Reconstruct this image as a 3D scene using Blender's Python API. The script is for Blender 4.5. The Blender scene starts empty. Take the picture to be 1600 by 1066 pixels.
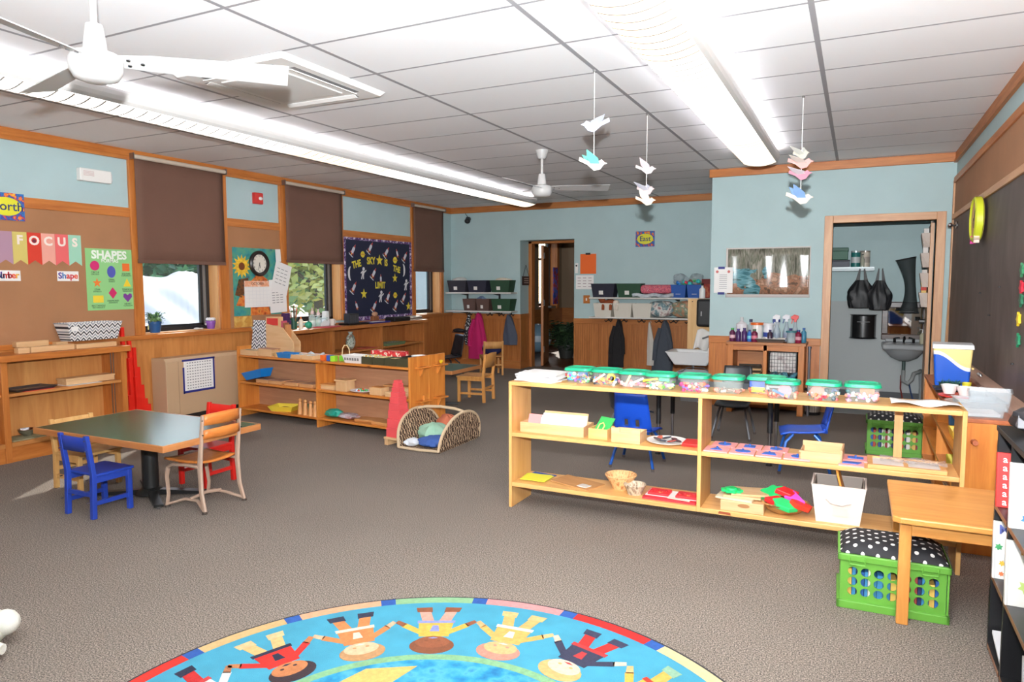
import bpy, math, random
from mathutils import Vector, Matrix
R = math.radians
PI = math.pi
sc = bpy.context.scene
col = sc.collection
rnd = random.Random(11)

# ------------------------------------------------------------------ camera
cam_data = bpy.data.cameras.new('camera')
cam_data.sensor_fit = 'HORIZONTAL'
cam_data.sensor_width = 36.0
cam_data.lens = 1098.0 * 36.0 / 1600.0
cam_data.clip_start = 0.02
cam_data.clip_end = 300
cam = bpy.data.objects.new('camera', cam_data)
col.objects.link(cam)
_yaw, _pit, _rol = R(26.15), R(-4.68), R(-0.15)
_fw = Vector((-math.sin(_yaw) * math.cos(_pit), math.cos(_yaw) * math.cos(_pit), math.sin(_pit)))
_r = Vector((math.cos(_yaw), math.sin(_yaw), 0))
_u = _r.cross(_fw)
_r2 = _r * math.cos(_rol) + _u * math.sin(_rol)
_u2 = -_r * math.sin(_rol) + _u * math.cos(_rol)
_m = Matrix((_r2, _u2, -_fw)).transposed().to_4x4()
_m.translation = (0, 0, 1.43)
cam.matrix_world = _m
sc.camera = cam

# ------------------------------------------------------------------ light and exposure
sc.view_settings.view_transform = 'Standard'
sc.view_settings.look = 'None'
sc.view_settings.exposure = 0.53
sc.view_settings.gamma = 1.0
sc.view_settings.use_curve_mapping = False
SKY = 0.35
SUN = 3.6
FLASH = 1480.0
TUBE = 1.6
UP = 22.0
world = bpy.data.worlds.new('sky')
sc.world = world
world.use_nodes = True
_wn = world.node_tree.nodes
_sky = _wn.new('ShaderNodeTexSky')
_sky.sky_type = 'NISHITA'
_sky.sun_disc = False
_sky.sun_elevation = R(34)
_sky.sun_rotation = R(-34)
_wn['Background'].inputs['Strength'].default_value = SKY
world.node_tree.links.new(_sky.outputs[0], _wn['Background'].inputs['Color'])


def lamp(name, kind, loc, energy, direction=None, color=(1, 1, 1)):
    d = bpy.data.lights.new(name, kind)
    d.energy = energy
    d.color = color
    o = bpy.data.objects.new(name, d)
    col.objects.link(o)
    o.location = loc
    if direction is not None:
        o.rotation_euler = Vector(direction).to_track_quat('-Z', 'Y').to_euler()
    return o


sun = lamp('sun', 'SUN', (-20, 20, 20), SUN, (1.3, -1.95, -1.6), (1.0, 0.95, 0.86))
sun.data.angle = R(0.8)
# the photographer's flash, held just above the lens
flash = lamp('camera_flash', 'SPOT', (0.0, -0.02, 1.70), FLASH, (-0.40, 0.9, 0.70), (0.965, 0.985, 1.0))
flash.data.spot_size = R(160)
flash.data.spot_blend = 1.0
flash.data.shadow_soft_size = 0.035


# ------------------------------------------------------------------ materials
def lin(c):
    c = c / 255.0
    return c / 12.92 if c <= 0.04045 else ((c + 0.055) / 1.055) ** 2.4


def rgb(c):
    return (lin(c[0]), lin(c[1]), lin(c[2]), 1.0)


MATS = {}


def new_mat(key):
    m = bpy.data.materials.new(key)
    m.use_nodes = True
    MATS[key] = m
    nt = m.node_tree
    return m, nt, nt.nodes['Principled BSDF']


def plain(c, rough=0.55, metal=0.0, bump=0.0, bscale=200.0, key=None, var=0.0, vscale=6.0, coat=0.0):
    key = key or 'plain_%d_%d_%d_%d_%d_%d_%d' % (c[0], c[1], c[2], rough * 100, metal * 100, bump * 1000, var * 100)
    if key in MATS:
        return MATS[key]
    m, nt, p = new_mat(key)
    p.inputs['Base Color'].default_value = rgb(c)
    p.inputs['Roughness'].default_value = rough
    p.inputs['Metallic'].default_value = metal
    if coat:
        p.inputs['Coat Weight'].default_value = coat
    if var or bump:
        tc = nt.nodes.new('ShaderNodeTexCoord')
    if var:
        n = nt.nodes.new('ShaderNodeTexNoise')
        n.inputs['Scale'].default_value = vscale
        n.inputs['Detail'].default_value = 4
        nt.links.new(tc.outputs['Object'], n.inputs['Vector'])
        r = nt.nodes.new('ShaderNodeValToRGB')
        r.color_ramp.elements[0].position = 0.3
        r.color_ramp.elements[1].position = 0.7
        r.color_ramp.elements[0].color = rgb([max(0, v * (1 - var)) for v in c])
        r.color_ramp.elements[1].color = rgb([min(255, v * (1 + var)) for v in c])
        nt.links.new(n.outputs['Fac'], r.inputs['Fac'])
        nt.links.new(r.outputs['Color'], p.inputs['Base Color'])
    if bump:
        n = nt.nodes.new('ShaderNodeTexNoise')
        n.inputs['Scale'].default_value = bscale
        n.inputs['Detail'].default_value = 3
        nt.links.new(tc.outputs['Object'], n.inputs['Vector'])
        b = nt.nodes.new('ShaderNodeBump')
        b.inputs['Strength'].default_value = bump
        b.inputs['Distance'].default_value = 0.01
        nt.links.new(n.outputs['Fac'], b.inputs['Height'])
        nt.links.new(b.outputs['Normal'], p.inputs['Normal'])
    return m


def wood(light, dark, axis='X', rough=0.42, scale=9.0, knots=0.0, key=None):
    key = key or 'wood_%d%d%d_%d%d%d_%s_%d' % (*light, *dark, axis, knots * 100)
    if key in MATS:
        return MATS[key]
    m, nt, p = new_mat(key)
    L = nt.links
    tc = nt.nodes.new('ShaderNodeTexCoord')
    mp = nt.nodes.new('ShaderNodeMapping')
    s = [scale, scale, scale]
    s['XYZ'.index(axis)] = scale * 0.09
    mp.inputs['Scale'].default_value = s
    L.new(tc.outputs['Object'], mp.inputs['Vector'])
    n = nt.nodes.new('ShaderNodeTexNoise')
    n.inputs['Scale'].default_value = 2.4
    n.inputs['Detail'].default_value = 7
    n.inputs['Roughness'].default_value = 0.62
    n.inputs['Distortion'].default_value = 0.7
    L.new(mp.outputs['Vector'], n.inputs['Vector'])
    r = nt.nodes.new('ShaderNodeValToRGB')
    r.color_ramp.elements[0].position = 0.28
    r.color_ramp.elements[1].position = 0.66
    r.color_ramp.elements[0].color = rgb(dark)
    r.color_ramp.elements[1].color = rgb(light)
    L.new(n.outputs['Fac'], r.inputs['Fac'])
    out = r.outputs['Color']
    if knots:
        mk = nt.nodes.new('ShaderNodeMapping')
        s2 = [7.0, 7.0, 7.0]
        s2['XYZ'.index(axis)] = 3.6
        mk.inputs['Scale'].default_value = s2
        L.new(tc.outputs['Object'], mk.inputs['Vector'])
        v = nt.nodes.new('ShaderNodeTexVoronoi')
        v.inputs['Scale'].default_value = 1.0
        L.new(mk.outputs['Vector'], v.inputs['Vector'])
        kr = nt.nodes.new('ShaderNodeValToRGB')
        kr.color_ramp.elements[0].position = 0.03
        kr.color_ramp.elements[1].position = 0.13
        kr.color_ramp.elements[0].color = (knots, knots, knots, 1)
        kr.color_ramp.elements[1].color = (0, 0, 0, 1)
        L.new(v.outputs['Distance'], kr.inputs['Fac'])
        mx = nt.nodes.new('ShaderNodeMix')
        mx.data_type = 'RGBA'
        mx.inputs['B'].default_value = rgb([dark[0] * 0.55, dark[1] * 0.4, dark[2] * 0.35])
        L.new(kr.outputs['Color'], mx.inputs['Factor'])
        L.new(out, mx.inputs['A'])
        out = mx.outputs['Result']
    L.new(out, p.inputs['Base Color'])
    p.inputs['Roughness'].default_value = rough
    b = nt.nodes.new('ShaderNodeBump')
    b.inputs['Strength'].default_value = 0.06
    b.inputs['Distance'].default_value = 0.004
    L.new(n.outputs['Fac'], b.inputs['Height'])
    L.new(b.outputs['Normal'], p.inputs['Normal'])
    return m


def oak(axis):
    return wood((204, 128, 60), (170, 94, 36), axis)


def panel_oak(axis):
    return wood((205, 140, 76), (178, 112, 54), axis, rough=0.5)


def dark_oak(axis):
    return wood((190, 122, 64), (156, 92, 44), axis)


def pine(axis):
    return wood((226, 178, 112), (204, 146, 82), axis, rough=0.38)


def opine(axis):
    return wood((218, 142, 64), (188, 104, 38), axis, rough=0.36, knots=0.9)


def maple(axis='X'):
    return wood((222, 184, 138), (206, 160, 112), axis, rough=0.45)


def emit(c, strength, key):
    if key in MATS:
        return MATS[key]
    m, nt, p = new_mat(key)
    p.inputs['Base Color'].default_value = rgb(c)
    p.inputs['Emission Color'].default_value = rgb(c)
    p.inputs['Emission Strength'].default_value = strength
    return m


def clear(c=(235, 240, 240), solid=0.2, rough=0.15, key='clear_plastic'):
    if key in MATS:
        return MATS[key]
    m, nt, p = new_mat(key)
    p.inputs['Base Color'].default_value = rgb(c)
    p.inputs['Roughness'].default_value = rough
    t = nt.nodes.new('ShaderNodeBsdfTransparent')
    t.inputs['Color'].default_value = (0.97, 0.98, 0.98, 1)
    mx = nt.nodes.new('ShaderNodeMixShader')
    mx.inputs['Fac'].default_value = solid
    nt.links.new(t.outputs[0], mx.inputs[1])
    nt.links.new(p.outputs[0], mx.inputs[2])
    nt.links.new(mx.outputs[0], nt.nodes['Material Output'].inputs['Surface'])
    return m


def pattern(key, build, rough=0.6):
    """material whose colour is built by build(nodetree, object-coords socket) -> colour socket"""
    if key in MATS:
        return MATS[key]
    m, nt, p = new_mat(key)
    tc = nt.nodes.new('ShaderNodeTexCoord')
    nt.links.new(build(nt, tc.outputs['Object']), p.inputs['Base Color'])
    p.inputs['Roughness'].default_value = rough
    return m


def nmath(nt, op, a, b=None):
    n = nt.nodes.new('ShaderNodeMath')
    n.operation = op
    for i, v in enumerate((a, b)):
        if v is None:
            continue
        if isinstance(v, (int, float)):
            n.inputs[i].default_value = v
        else:
            nt.links.new(v, n.inputs[i])
    return n.outputs[0]


def nmix(nt, fac, c0, c1):
    n = nt.nodes.new('ShaderNodeMix')
    n.data_type = 'RGBA'
    nt.links.new(fac, n.inputs['Factor'])
    for k, v in (('A', c0), ('B', c1)):
        if isinstance(v, (tuple, list)):
            n.inputs[k].default_value = rgb(v)
        else:
            nt.links.new(v, n.inputs[k])
    return n.outputs['Result']


def chevron_build(axis_u, axis_v, su, sv, cols):
    def f(nt, co):
        sp = nt.nodes.new('ShaderNodeSeparateXYZ')
        nt.links.new(co, sp.inputs[0])
        u = sp.outputs[axis_u]
        v = sp.outputs[axis_v]
        tri = nmath(nt, 'PINGPONG', nmath(nt, 'MULTIPLY', u, su), 0.5)
        w = nmath(nt, 'FRACT', nmath(nt, 'ADD', nmath(nt, 'MULTIPLY', v, sv), tri))
        r = nt.nodes.new('ShaderNodeValToRGB')
        r.color_ramp.interpolation = 'CONSTANT'
        el = r.color_ramp.elements
        el[0].color = rgb(cols[0])
        el[1].position = 1.0 / len(cols)
        el[1].color = rgb(cols[1])
        for i in range(2, len(cols)):
            e = el.new(i / len(cols))
            e.color = rgb(cols[i])
        nt.links.new(w, r.inputs['Fac'])
        return r.outputs['Color']
    return f


def mottled(key, cols, scale, rough=0.7, detail=3, rot=0.0, stretch=(1, 1, 1), constant=False, bump=0.0, dist=0.0):
    if key in MATS:
        return MATS[key]
    m, nt, p = new_mat(key)
    tc = nt.nodes.new('ShaderNodeTexCoord')
    mp = nt.nodes.new('ShaderNodeMapping')
    mp.inputs['Scale'].default_value = stretch
    mp.inputs['Rotation'].default_value = (0, 0, rot)
    nt.links.new(tc.outputs['Object'], mp.inputs['Vector'])
    n = nt.nodes.new('ShaderNodeTexNoise')
    n.inputs['Scale'].default_value = scale
    n.inputs['Detail'].default_value = detail
    n.inputs['Distortion'].default_value = dist
    nt.links.new(mp.outputs['Vector'], n.inputs['Vector'])
    r = nt.nodes.new('ShaderNodeValToRGB')
    if constant:
        r.color_ramp.interpolation = 'CONSTANT'
    el = r.color_ramp.elements
    k = len(cols)
    lo, hi = 0.3, 0.7
    el[0].position = lo
    el[0].color = rgb(cols[0])
    el[1].position = hi
    el[1].color = rgb(cols[-1])
    for i in range(1, k - 1):
        e = el.new(lo + (hi - lo) * i / (k - 1))
        e.color = rgb(cols[i])
    nt.links.new(n.outputs['Fac'], r.inputs['Fac'])
    nt.links.new(r.outputs['Color'], p.inputs['Base Color'])
    p.inputs['Roughness'].default_value = rough
    if bump:
        b = nt.nodes.new('ShaderNodeBump')
        b.inputs['Strength'].default_value = bump
        b.inputs['Distance'].default_value = 0.01
        nt.links.new(n.outputs['Fac'], b.inputs['Height'])
        nt.links.new(b.outputs['Normal'], p.inputs['Normal'])
    return m


WHITE = plain((236, 234, 230), 0.5)
PAPER = plain((240, 238, 236), 0.8)
BLACK = plain((28, 28, 30), 0.45)
CHROME = plain((200, 200, 205), 0.2, 1.0)
STEEL = plain((150, 150, 152), 0.35, 1.0)
BLUE_PAINT = plain((174, 198, 200), 0.6, bump=0.05, bscale=120, var=0.012, vscale=3)
TACK = plain((168, 120, 84), 0.85, bump=0.08, bscale=300, var=0.03, vscale=3)
DKMETAL = plain((52, 52, 54), 0.4, 0.6)


# ------------------------------------------------------------------ mesh helpers
class MB:
    def __init__(s):
        s.v = []
        s.f = []
        s.m = []
        s.mi = 0
        s.M = None

    def add(s, vs, fs):
        o = len(s.v)
        if s.M is not None:
            vs = [tuple(s.M @ Vector(v)) for v in vs]
        s.v.extend(vs)
        for f in fs:
            s.f.append(tuple(i + o for i in f))
            s.m.append(s.mi)
        return s

    def at(s, loc=(0, 0, 0), rz=0.0, rx=0.0, ry=0.0):
        s.M = Matrix.Translation(loc) @ Matrix.Rotation(rz, 4, 'Z') @ Matrix.Rotation(ry, 4, 'Y') @ Matrix.Rotation(rx, 4, 'X')
        return s

    def mat(s, i):
        s.mi = i
        return s

    def box(s, x0, x1, y0, y1, z0, z1):
        return s.add([(x0, y0, z0), (x1, y0, z0), (x1, y1, z0), (x0, y1, z0), (x0, y0, z1), (x1, y0, z1), (x1, y1, z1), (x0, y1, z1)],
                     [(0, 3, 2, 1), (4, 5, 6, 7), (0, 1, 5, 4), (1, 2, 6, 5), (2, 3, 7, 6), (3, 0, 4, 7)])

    def taper(s, bx, by, tx, ty, z0, z1, c=(0, 0)):
        """frustum with half sizes"""
        x, y = c
        return s.add([(x - bx, y - by, z0), (x + bx, y - by, z0), (x + bx, y + by, z0), (x - bx, y + by, z0),
                      (x - tx, y - ty, z1), (x + tx, y - ty, z1), (x + tx, y + ty, z1), (x - tx, y + ty, z1)],
                     [(0, 3, 2, 1), (4, 5, 6, 7), (0, 1, 5, 4), (1, 2, 6, 5), (2, 3, 7, 6), (3, 0, 4, 7)])

    def tub(s, bx, by, tx, ty, z0, z1, t=0.004, c=(0, 0), rim=0.0):
        """open-topped box with walls of thickness t"""
        x, y = c
        def ring(hx, hy, z):
            return [(x - hx, y - hy, z), (x + hx, y - hy, z), (x + hx, y + hy, z), (x - hx, y + hy, z)]
        vs = ring(bx, by, z0) + ring(tx, ty, z1 - rim * 0.5) + ring(tx + rim, ty + rim, z1 - rim * 0.5) + ring(tx + rim, ty + rim, z1) + ring(tx - t, ty - t, z1) + ring(bx - t, by - t, z0 + t)
        fs = [(3, 2, 1, 0), (20, 21, 22, 23)]
        for k in range(5):
            for i in range(4):
                a, b = k * 4 + i, k * 4 + (i + 1) % 4
                fs.append((a, b, b + 4, a + 4))
        return s.add(vs, fs)

    def cyl(s, p0, p1, r0, r1=None, n=12, caps=True):
        r1 = r0 if r1 is None else r1
        p0, p1 = Vector(p0), Vector(p1)
        d = (p1 - p0).normalized()
        a = Vector((0, 0, 1)) if abs(d.z) < 0.9 else Vector((1, 0, 0))
        u = d.cross(a).normalized()
        w = d.cross(u)
        vs = []
        for p, r in ((p0, r0), (p1, r1)):
            for i in range(n):
                t = 2 * PI * i / n
                vs.append(tuple(p + (u * math.cos(t) + w * math.sin(t)) * r))
        fs = [(i, i + n, (i + 1) % n + n, (i + 1) % n) for i in range(n)]
        if caps:
            fs += [tuple(range(n)), tuple(reversed(range(n, 2 * n)))]
        return s.add(vs, fs)

    def tube(s, pts, r, n=8, closed=False, flat=1.0):
        pts = [Vector(p) for p in pts]
        k = len(pts)
        vs = []
        prev = None
        for i, p in enumerate(pts):
            if closed:
                d = (pts[(i + 1) % k] - pts[i - 1])
            else:
                d = pts[min(i + 1, k - 1)] - pts[max(i - 1, 0)]
            d.normalize()
            if prev is None:
                a = Vector((0, 0, 1)) if abs(d.z) < 0.9 else Vector((1, 0, 0))
                u = d.cross(a).normalized()
            else:
                u = (prev - d * prev.dot(d)).normalized()
            prev = u
            w = d.cross(u)
            rr = r[i] if isinstance(r, (list, tuple)) else r
            for j in range(n):
                t = 2 * PI * j / n
                vs.append(tuple(p + (u * math.cos(t) * rr + w * math.sin(t) * rr * flat)))
        fs = []
        for i in range(k if closed else k - 1):
            for j in range(n):
                a, b = i * n + j, i * n + (j + 1) % n
                c, d2 = ((i + 1) % k) * n + (j + 1) % n, ((i + 1) % k) * n + j
                fs.append((a, b, c, d2))
        if not closed:
            fs += [tuple(reversed(range(n))), tuple(range((k - 1) * n, k * n))]
        return s.add(vs, fs)

    def lathe(s, prof, n=20, c=(0, 0, 0), sx=1.0, sy=1.0, caps=True):
        vs = []
        fs = []
        for r, z in prof:
            for i in range(n):
                t = 2 * PI * i / n
                vs.append((c[0] + r * sx * math.cos(t), c[1] + r * sy * math.sin(t), c[2] + z))
        for k in range(len(prof) - 1):
            for i in range(n):
                a, b = k * n + i, k * n + (i + 1) % n
                fs.append((a, b, b + n, a + n))
        if caps and prof[0][0] > 1e-6:
            fs.append(tuple(reversed(range(n))))
        if caps and prof[-1][0] > 1e-6:
            fs.append(tuple(range((len(prof) - 1) * n, len(prof) * n)))
        return s.add(vs, fs)

    def poly(s, pts, z0, z1):
        n = len(pts)
        area = sum(pts[i][0] * pts[(i + 1) % n][1] - pts[(i + 1) % n][0] * pts[i][1] for i in range(n))
        if area < 0:
            pts = list(reversed(pts))
        vs = [(x, y, z0) for x, y in pts] + [(x, y, z1) for x, y in pts]
        fs = [tuple(reversed(range(n))), tuple(range(n, 2 * n))]
        fs += [(i, (i + 1) % n, (i + 1) % n + n, i + n) for i in range(n)]
        return s.add(vs, fs)

    def prism(s, pts, axis, a0, a1):
        """polygon in the plane across axis: X -> (y,z), Y -> (x,z)"""
        n = len(pts)
        if axis == 'X':
            mk = lambda a, p: (a, p[0], p[1])
        else:
            mk = lambda a, p: (p[0], a, p[1])
        vs = [mk(a0, p) for p in pts] + [mk(a1, p) for p in pts]
        fs = [tuple(reversed(range(n))), tuple(range(n, 2 * n))]
        fs += [(i, (i + 1) % n, (i + 1) % n + n, i + n) for i in range(n)]
        return s.add(vs, fs)

    def ell(s, c, rx, ry, rz, n=12, m=8):
        prof = []
        vs = []
        fs = []
        for k in range(m + 1):
            a = -PI / 2 + PI * k / m
            r = max(math.cos(a), 1e-4)
            for i in range(n):
                t = 2 * PI * i / n
                vs.append((c[0] + rx * r * math.cos(t), c[1] + ry * r * math.sin(t), c[2] + rz * math.sin(a)))
        for k in range(m):
            for i in range(n):
                a, b = k * n + i, k * n + (i + 1) % n
                fs.append((a, b, b + n, a + n))
        return s.add(vs, fs)

    def surf(s, nu, nv, fn, thick=None):
        vs = [tuple(fn(i / nu, j / nv)) for j in range(nv + 1) for i in range(nu + 1)]
        fs = []
        for j in range(nv):
            for i in range(nu):
                a = j * (nu + 1) + i
                fs.append((a, a + 1, a + nu + 2, a + nu + 1))
        return s.add(vs, fs)

    def mesh(s, name, mats, smooth=False):
        me = bpy.data.meshes.new(name)
        me.from_pydata([tuple(v) for v in s.v], [], s.f)
        if not isinstance(mats, (list, tuple)):
            mats = [mats]
        for m in mats:
            me.materials.append(m)
        if len(mats) > 1:
            me.polygons.foreach_set('material_index', s.m)
        if smooth:
            me.polygons.foreach_set('use_smooth', [True] * len(me.polygons))
            me.set_sharp_from_angle(angle=R(42))
        me.update()
        return me

    def build(s, name, mats, parent=None, smooth=False, bevel=0.0, solid=0.0, kind=None, label=None):
        o = bpy.data.objects.new(name, s.mesh(name, mats, smooth))
        col.objects.link(o)
        if parent is not None:
            o.parent = parent
        if solid:
            m = o.modifiers.new('thickness', 'SOLIDIFY')
            m.thickness = solid
            m.offset = 0
        if bevel:
            m = o.modifiers.new('edges', 'BEVEL')
            m.width = bevel
            m.segments = 2
            m.limit_method = 'ANGLE'
            m.angle_limit = R(50)
        if kind:
            o['kind'] = kind
        if label:
            o['label'] = label
        return o


def tag(o, label, cat, group=None):
    o['label'] = label
    o['category'] = cat
    if group:
        o['group'] = group
    return o


def thing(name, label, cat, loc=(0, 0, 0), rz=0.0, group=None, rot=None):
    o = bpy.data.objects.new(name, None)
    o.empty_display_size = 0.1
    col.objects.link(o)
    o.location = loc
    o.rotation_euler = rot if rot else (0, 0, rz)
    return tag(o, label, cat, group)


def solo(name, mb, mats, label, cat, loc=(0, 0, 0), rz=0.0, group=None, rot=None, **k):
    o = mb.build(name, mats, **k)
    o.location = loc
    o.rotation_euler = rot if rot else (0, 0, rz)
    return tag(o, label, cat, group)


def struct(name, mb, mats, parent=None, **k):
    o = mb.build(name, mats, parent, **k)
    if parent is None:
        o['kind'] = 'structure'
    return o


def copy_thing(root, loc, rz=None, label=None):
    r = root.copy()
    col.objects.link(r)
    r.location = loc
    if rz is not None:
        r.rotation_euler = (0, 0, rz)
    if label:
        r['label'] = label
    for ch in list(root.children):
        c = ch.copy()
        col.objects.link(c)
        c.parent = r
        for g in list(ch.children):
            d = g.copy()
            col.objects.link(d)
            d.parent = c
    return r


ON_LEFT = (PI / 2, 0, PI / 2)     # things hung on the left wall: local x along +y, local y up, local z into the room
ON_BACK = (PI / 2, 0, 0)
ON_RIGHT = (PI / 2, 0, -PI / 2)


def text(parent, s, size, x, y, z, mat, name='lettering', align='CENTER', bold=0.0, rot=0.0, sx=1.0, depth=0.0006):
    cu = bpy.data.curves.new(name, 'FONT')
    cu.body = s
    cu.size = size
    cu.align_x = align
    cu.align_y = 'CENTER'
    cu.extrude = depth
    cu.offset = bold
    cu.resolution_u = 3
    tmp = bpy.data.objects.new(name, cu)
    me = bpy.data.meshes.new_from_object(tmp)
    bpy.data.objects.remove(tmp)
    bpy.data.curves.remove(cu)
    me.materials.clear()
    me.materials.append(mat)
    o = bpy.data.objects.new(name, me)
    col.objects.link(o)
    o.parent = parent
    o.location = (x, y, z)
    o.rotation_euler = (0, 0, rot)
    o.scale = (sx, 1, 1)
    return o


def rect(mb, x0, x1, y0, y1, z0=0.0, z1=0.001):
    return mb.box(x0, x1, y0, y1, z0, z1)


def circ(cx, cy, r, n=20, ry=None):
    ry = r if ry is None else ry
    return [(cx + r * math.cos(2 * PI * i / n), cy + ry * math.sin(2 * PI * i / n)) for i in range(n)]


def starpts(cx, cy, r, k=0.42, rot=PI / 2, n=5):
    return [(cx + (r if i % 2 == 0 else r * k) * math.cos(rot + PI * i / n), cy + (r if i % 2 == 0 else r * k) * math.sin(rot + PI * i / n)) for i in range(2 * n)]


def rrect(hx, hy, r, n=4, c=(0, 0)):
    out = []
    for qx, qy, a0 in ((1, 1, 0), (-1, 1, 90), (-1, -1, 180), (1, -1, 270)):
        for i in range(n + 1):
            a = R(a0 + 90 * i / n)
            out.append((c[0] + qx * (hx - r) + r * math.cos(a), c[1] + qy * (hy - r) + r * math.sin(a)))
    return out


XL, XR, YB, YS, XS, YF, H = -6.38, 0.855, 10.6, 8.42, -1.55, -2.4, 2.73
# ================================================================== SETTING
def carpet_mat():
    m, nt, p = new_mat('carpet')
    L = nt.links
    tc = nt.nodes.new('ShaderNodeTexCoord')
    n = nt.nodes.new('ShaderNodeTexNoise')
    n.inputs['Scale'].default_value = 170
    n.inputs['Detail'].default_value = 4
    n.inputs['Roughness'].default_value = 0.75
    L.new(tc.outputs['Object'], n.inputs['Vector'])
    r = nt.nodes.new('ShaderNodeValToRGB')
    r.color_ramp.elements[0].position = 0.40
    r.color_ramp.elements[0].color = rgb((66, 63, 57))
    r.color_ramp.elements[1].position = 0.60
    r.color_ramp.elements[1].color = rgb((180, 165, 153))
    e = r.color_ramp.elements.new(0.5)
    e.color = rgb((122, 112, 102))
    L.new(n.outputs['Fac'], r.inputs['Fac'])
    n2 = nt.nodes.new('ShaderNodeTexNoise')
    n2.inputs['Scale'].default_value = 1.3
    n2.inputs['Detail'].default_value = 3
    L.new(tc.outputs['Object'], n2.inputs['Vector'])
    mx = nt.nodes.new('ShaderNodeMix')
    mx.data_type = 'RGBA'
    mx.blend_type = 'MULTIPLY'
    mx.inputs['Factor'].default_value = 0.25
    L.new(r.outputs['Color'], mx.inputs['A'])
    L.new(n2.outputs['Fac'], mx.inputs['B'])
    L.new(mx.outputs['Result'], p.inputs['Base Color'])
    p.inputs['Roughness'].default_value = 0.95
    b = nt.nodes.new('ShaderNodeBump')
    b.inputs['Strength'].default_value = 0.3
    b.inputs['Distance'].default_value = 0.004
    L.new(n.outputs['Fac'], b.inputs['Height'])
    L.new(b.outputs['Normal'], p.inputs['Normal'])
    return m


CARPET = carpet_mat()
mb = MB().box(XL - 0.02, XR + 0.02, YF - 0.02, YS + 0.03, -0.08, 0)
mb.box(XL - 0.02, XS + 0.02, YS + 0.03, 11.05, -0.08, 0)
struct('floor', mb, CARPET)
struct('floor_hall', MB().box(-6.6, -2.6, 11.05, 16.0, -0.08, 0.0), wood((120, 78, 44), (92, 56, 30), 'X'))
struct('floor_closet', MB().box(-0.75, XR + 0.02, YS + 0.03, 9.9, -0.08, 0.004), plain((150, 152, 152), 0.4, var=0.03))

# ---- ceiling with lay-in tiles
ceil = struct('ceiling', MB().box(XL - 0.1, XR + 0.1, YF - 0.1, 10.75, H + 0.03, H + 0.1), plain((220, 218, 216), 0.9))
TILE = plain((246, 245, 247), 0.92, bump=0.1, bscale=500)
BAR = plain((158, 156, 160), 0.7)
gx = [-0.24 + 1.243 * k for k in range(-5, 2)]
gy = [5.41 + 0.585 * k for k in range(-14, 10)]
gx = [XL] + [g for g in gx if XL + 0.02 < g < XR - 0.02] + [XR]
gy = [YF] + [g for g in gy if YF + 0.05 < g < YB - 0.05] + [YB]
_tiles = {}
for i in range(len(gx) - 1):
    for j in range(len(gy) - 1):
        if gx[i] > XS - 0.1 and gy[j] > YS:
            continue
        w, d = round(gx[i + 1] - gx[i] - 0.022, 4), round(gy[j + 1] - gy[j] - 0.012, 4)
        if (w, d) not in _tiles:
            _tiles[(w, d)] = MB().box(-w / 2, w / 2, -d / 2, d / 2, 0, 0.012).mesh('ceiling_tile', TILE)
        o = bpy.data.objects.new('ceiling_tile', _tiles[(w, d)])
        col.objects.link(o)
        o.parent = ceil
        o.location = ((gx[i] + gx[i + 1]) / 2, (gy[j] + gy[j + 1]) / 2, H)
for g in gx[1:-1]:
    MB().box(g - 0.014, g + 0.014, YF, YB if g < XS else YS, H - 0.0008, H + 0.03).build('grid_bar', BAR, ceil)
for g in gy[1:-1]:
    MB().box(XL, XS if g > YS else XR, g - 0.009, g + 0.009, H - 0.0005, H + 0.03).build('grid_bar', BAR, ceil)

# ---- left wall, three windows
WIN = [(4.66, 5.60), (6.64, 7.66), (9.45, 10.22)]
ZS, ZT = 0.93, 2.60
mb = MB()
ys = [YF - 0.1, 4.66, 5.60, 6.64, 7.66, 9.45, 10.22, 11.05]
for k in range(0, 8, 2):
    mb.box(XL - 0.28, XL, ys[k], ys[k + 1], 0, H + 0.03)
for a, b in WIN:
    mb.box(XL - 0.28, XL, a, b, 0, ZS)
    mb.box(XL - 0.28, XL, a, b, ZT, H + 0.03)
wl = struct('wall_left', mb, BLUE_PAINT)
for a, b in ((YF, 4.56), (5.72, 6.53), (7.70, 9.36)):
    MB().box(XL, XL + 0.012, a, b, 0.93, 2.085).build('tack_panel', TACK, wl)
MB().box(XL, XL + 0.014, YF, 6.0, 0.0, 0.90).build('wainscot_panel', panel_oak('Z'), wl)
MB().box(XL, XL + 0.012, 6.0, 10.6, 0.0, 0.90).build('wainscot_panel', dark_oak('Z'), wl)
for y in (6.55, 7.1, 7.65, 8.2, 8.75, 9.3):
    MB().box(XL + 0.012, XL + 0.016, y - 0.006, y + 0.006, 0.05, 0.88).build('panel_joint', dark_oak('Z'), wl)

tn = [0]


def trim(x0, x1, y0, y1, z0, z1, mat, bevel=0.004):
    tn[0] += 1
    cx, cy, cz = (x0 + x1) / 2, (y0 + y1) / 2, (z0 + z1) / 2
    o = struct('trim_%d' % tn[0], MB().box(x0 - cx, x1 - cx, y0 - cy, y1 - cy, z0 - cz, z1 - cz), mat, bevel=bevel)
    o.location = (cx, cy, cz)
    return o


def crown_y(x, y0, y1, side, mat):          # running along y
    tn[0] += 1
    p = [(0, 0), (0.028, 0), (0.028, 0.03), (0.02, 0.04), (0.02, 0.1), (0, 0.1)]
    mb = MB()
    pts = [(side * a, b) for a, b in p]
    vs = [(q[0], y0, q[1]) for q in pts] + [(q[0], y1, q[1]) for q in pts]
    n = len(pts)
    mb.add(vs, [tuple(range(n)), tuple(range(n, 2 * n))] + [(i, (i + 1) % n, (i + 1) % n + n, i + n) for i in range(n)])
    o = struct('trim_%d' % tn[0], mb, mat)
    o.location = (x, 0, H - 0.1)


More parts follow.
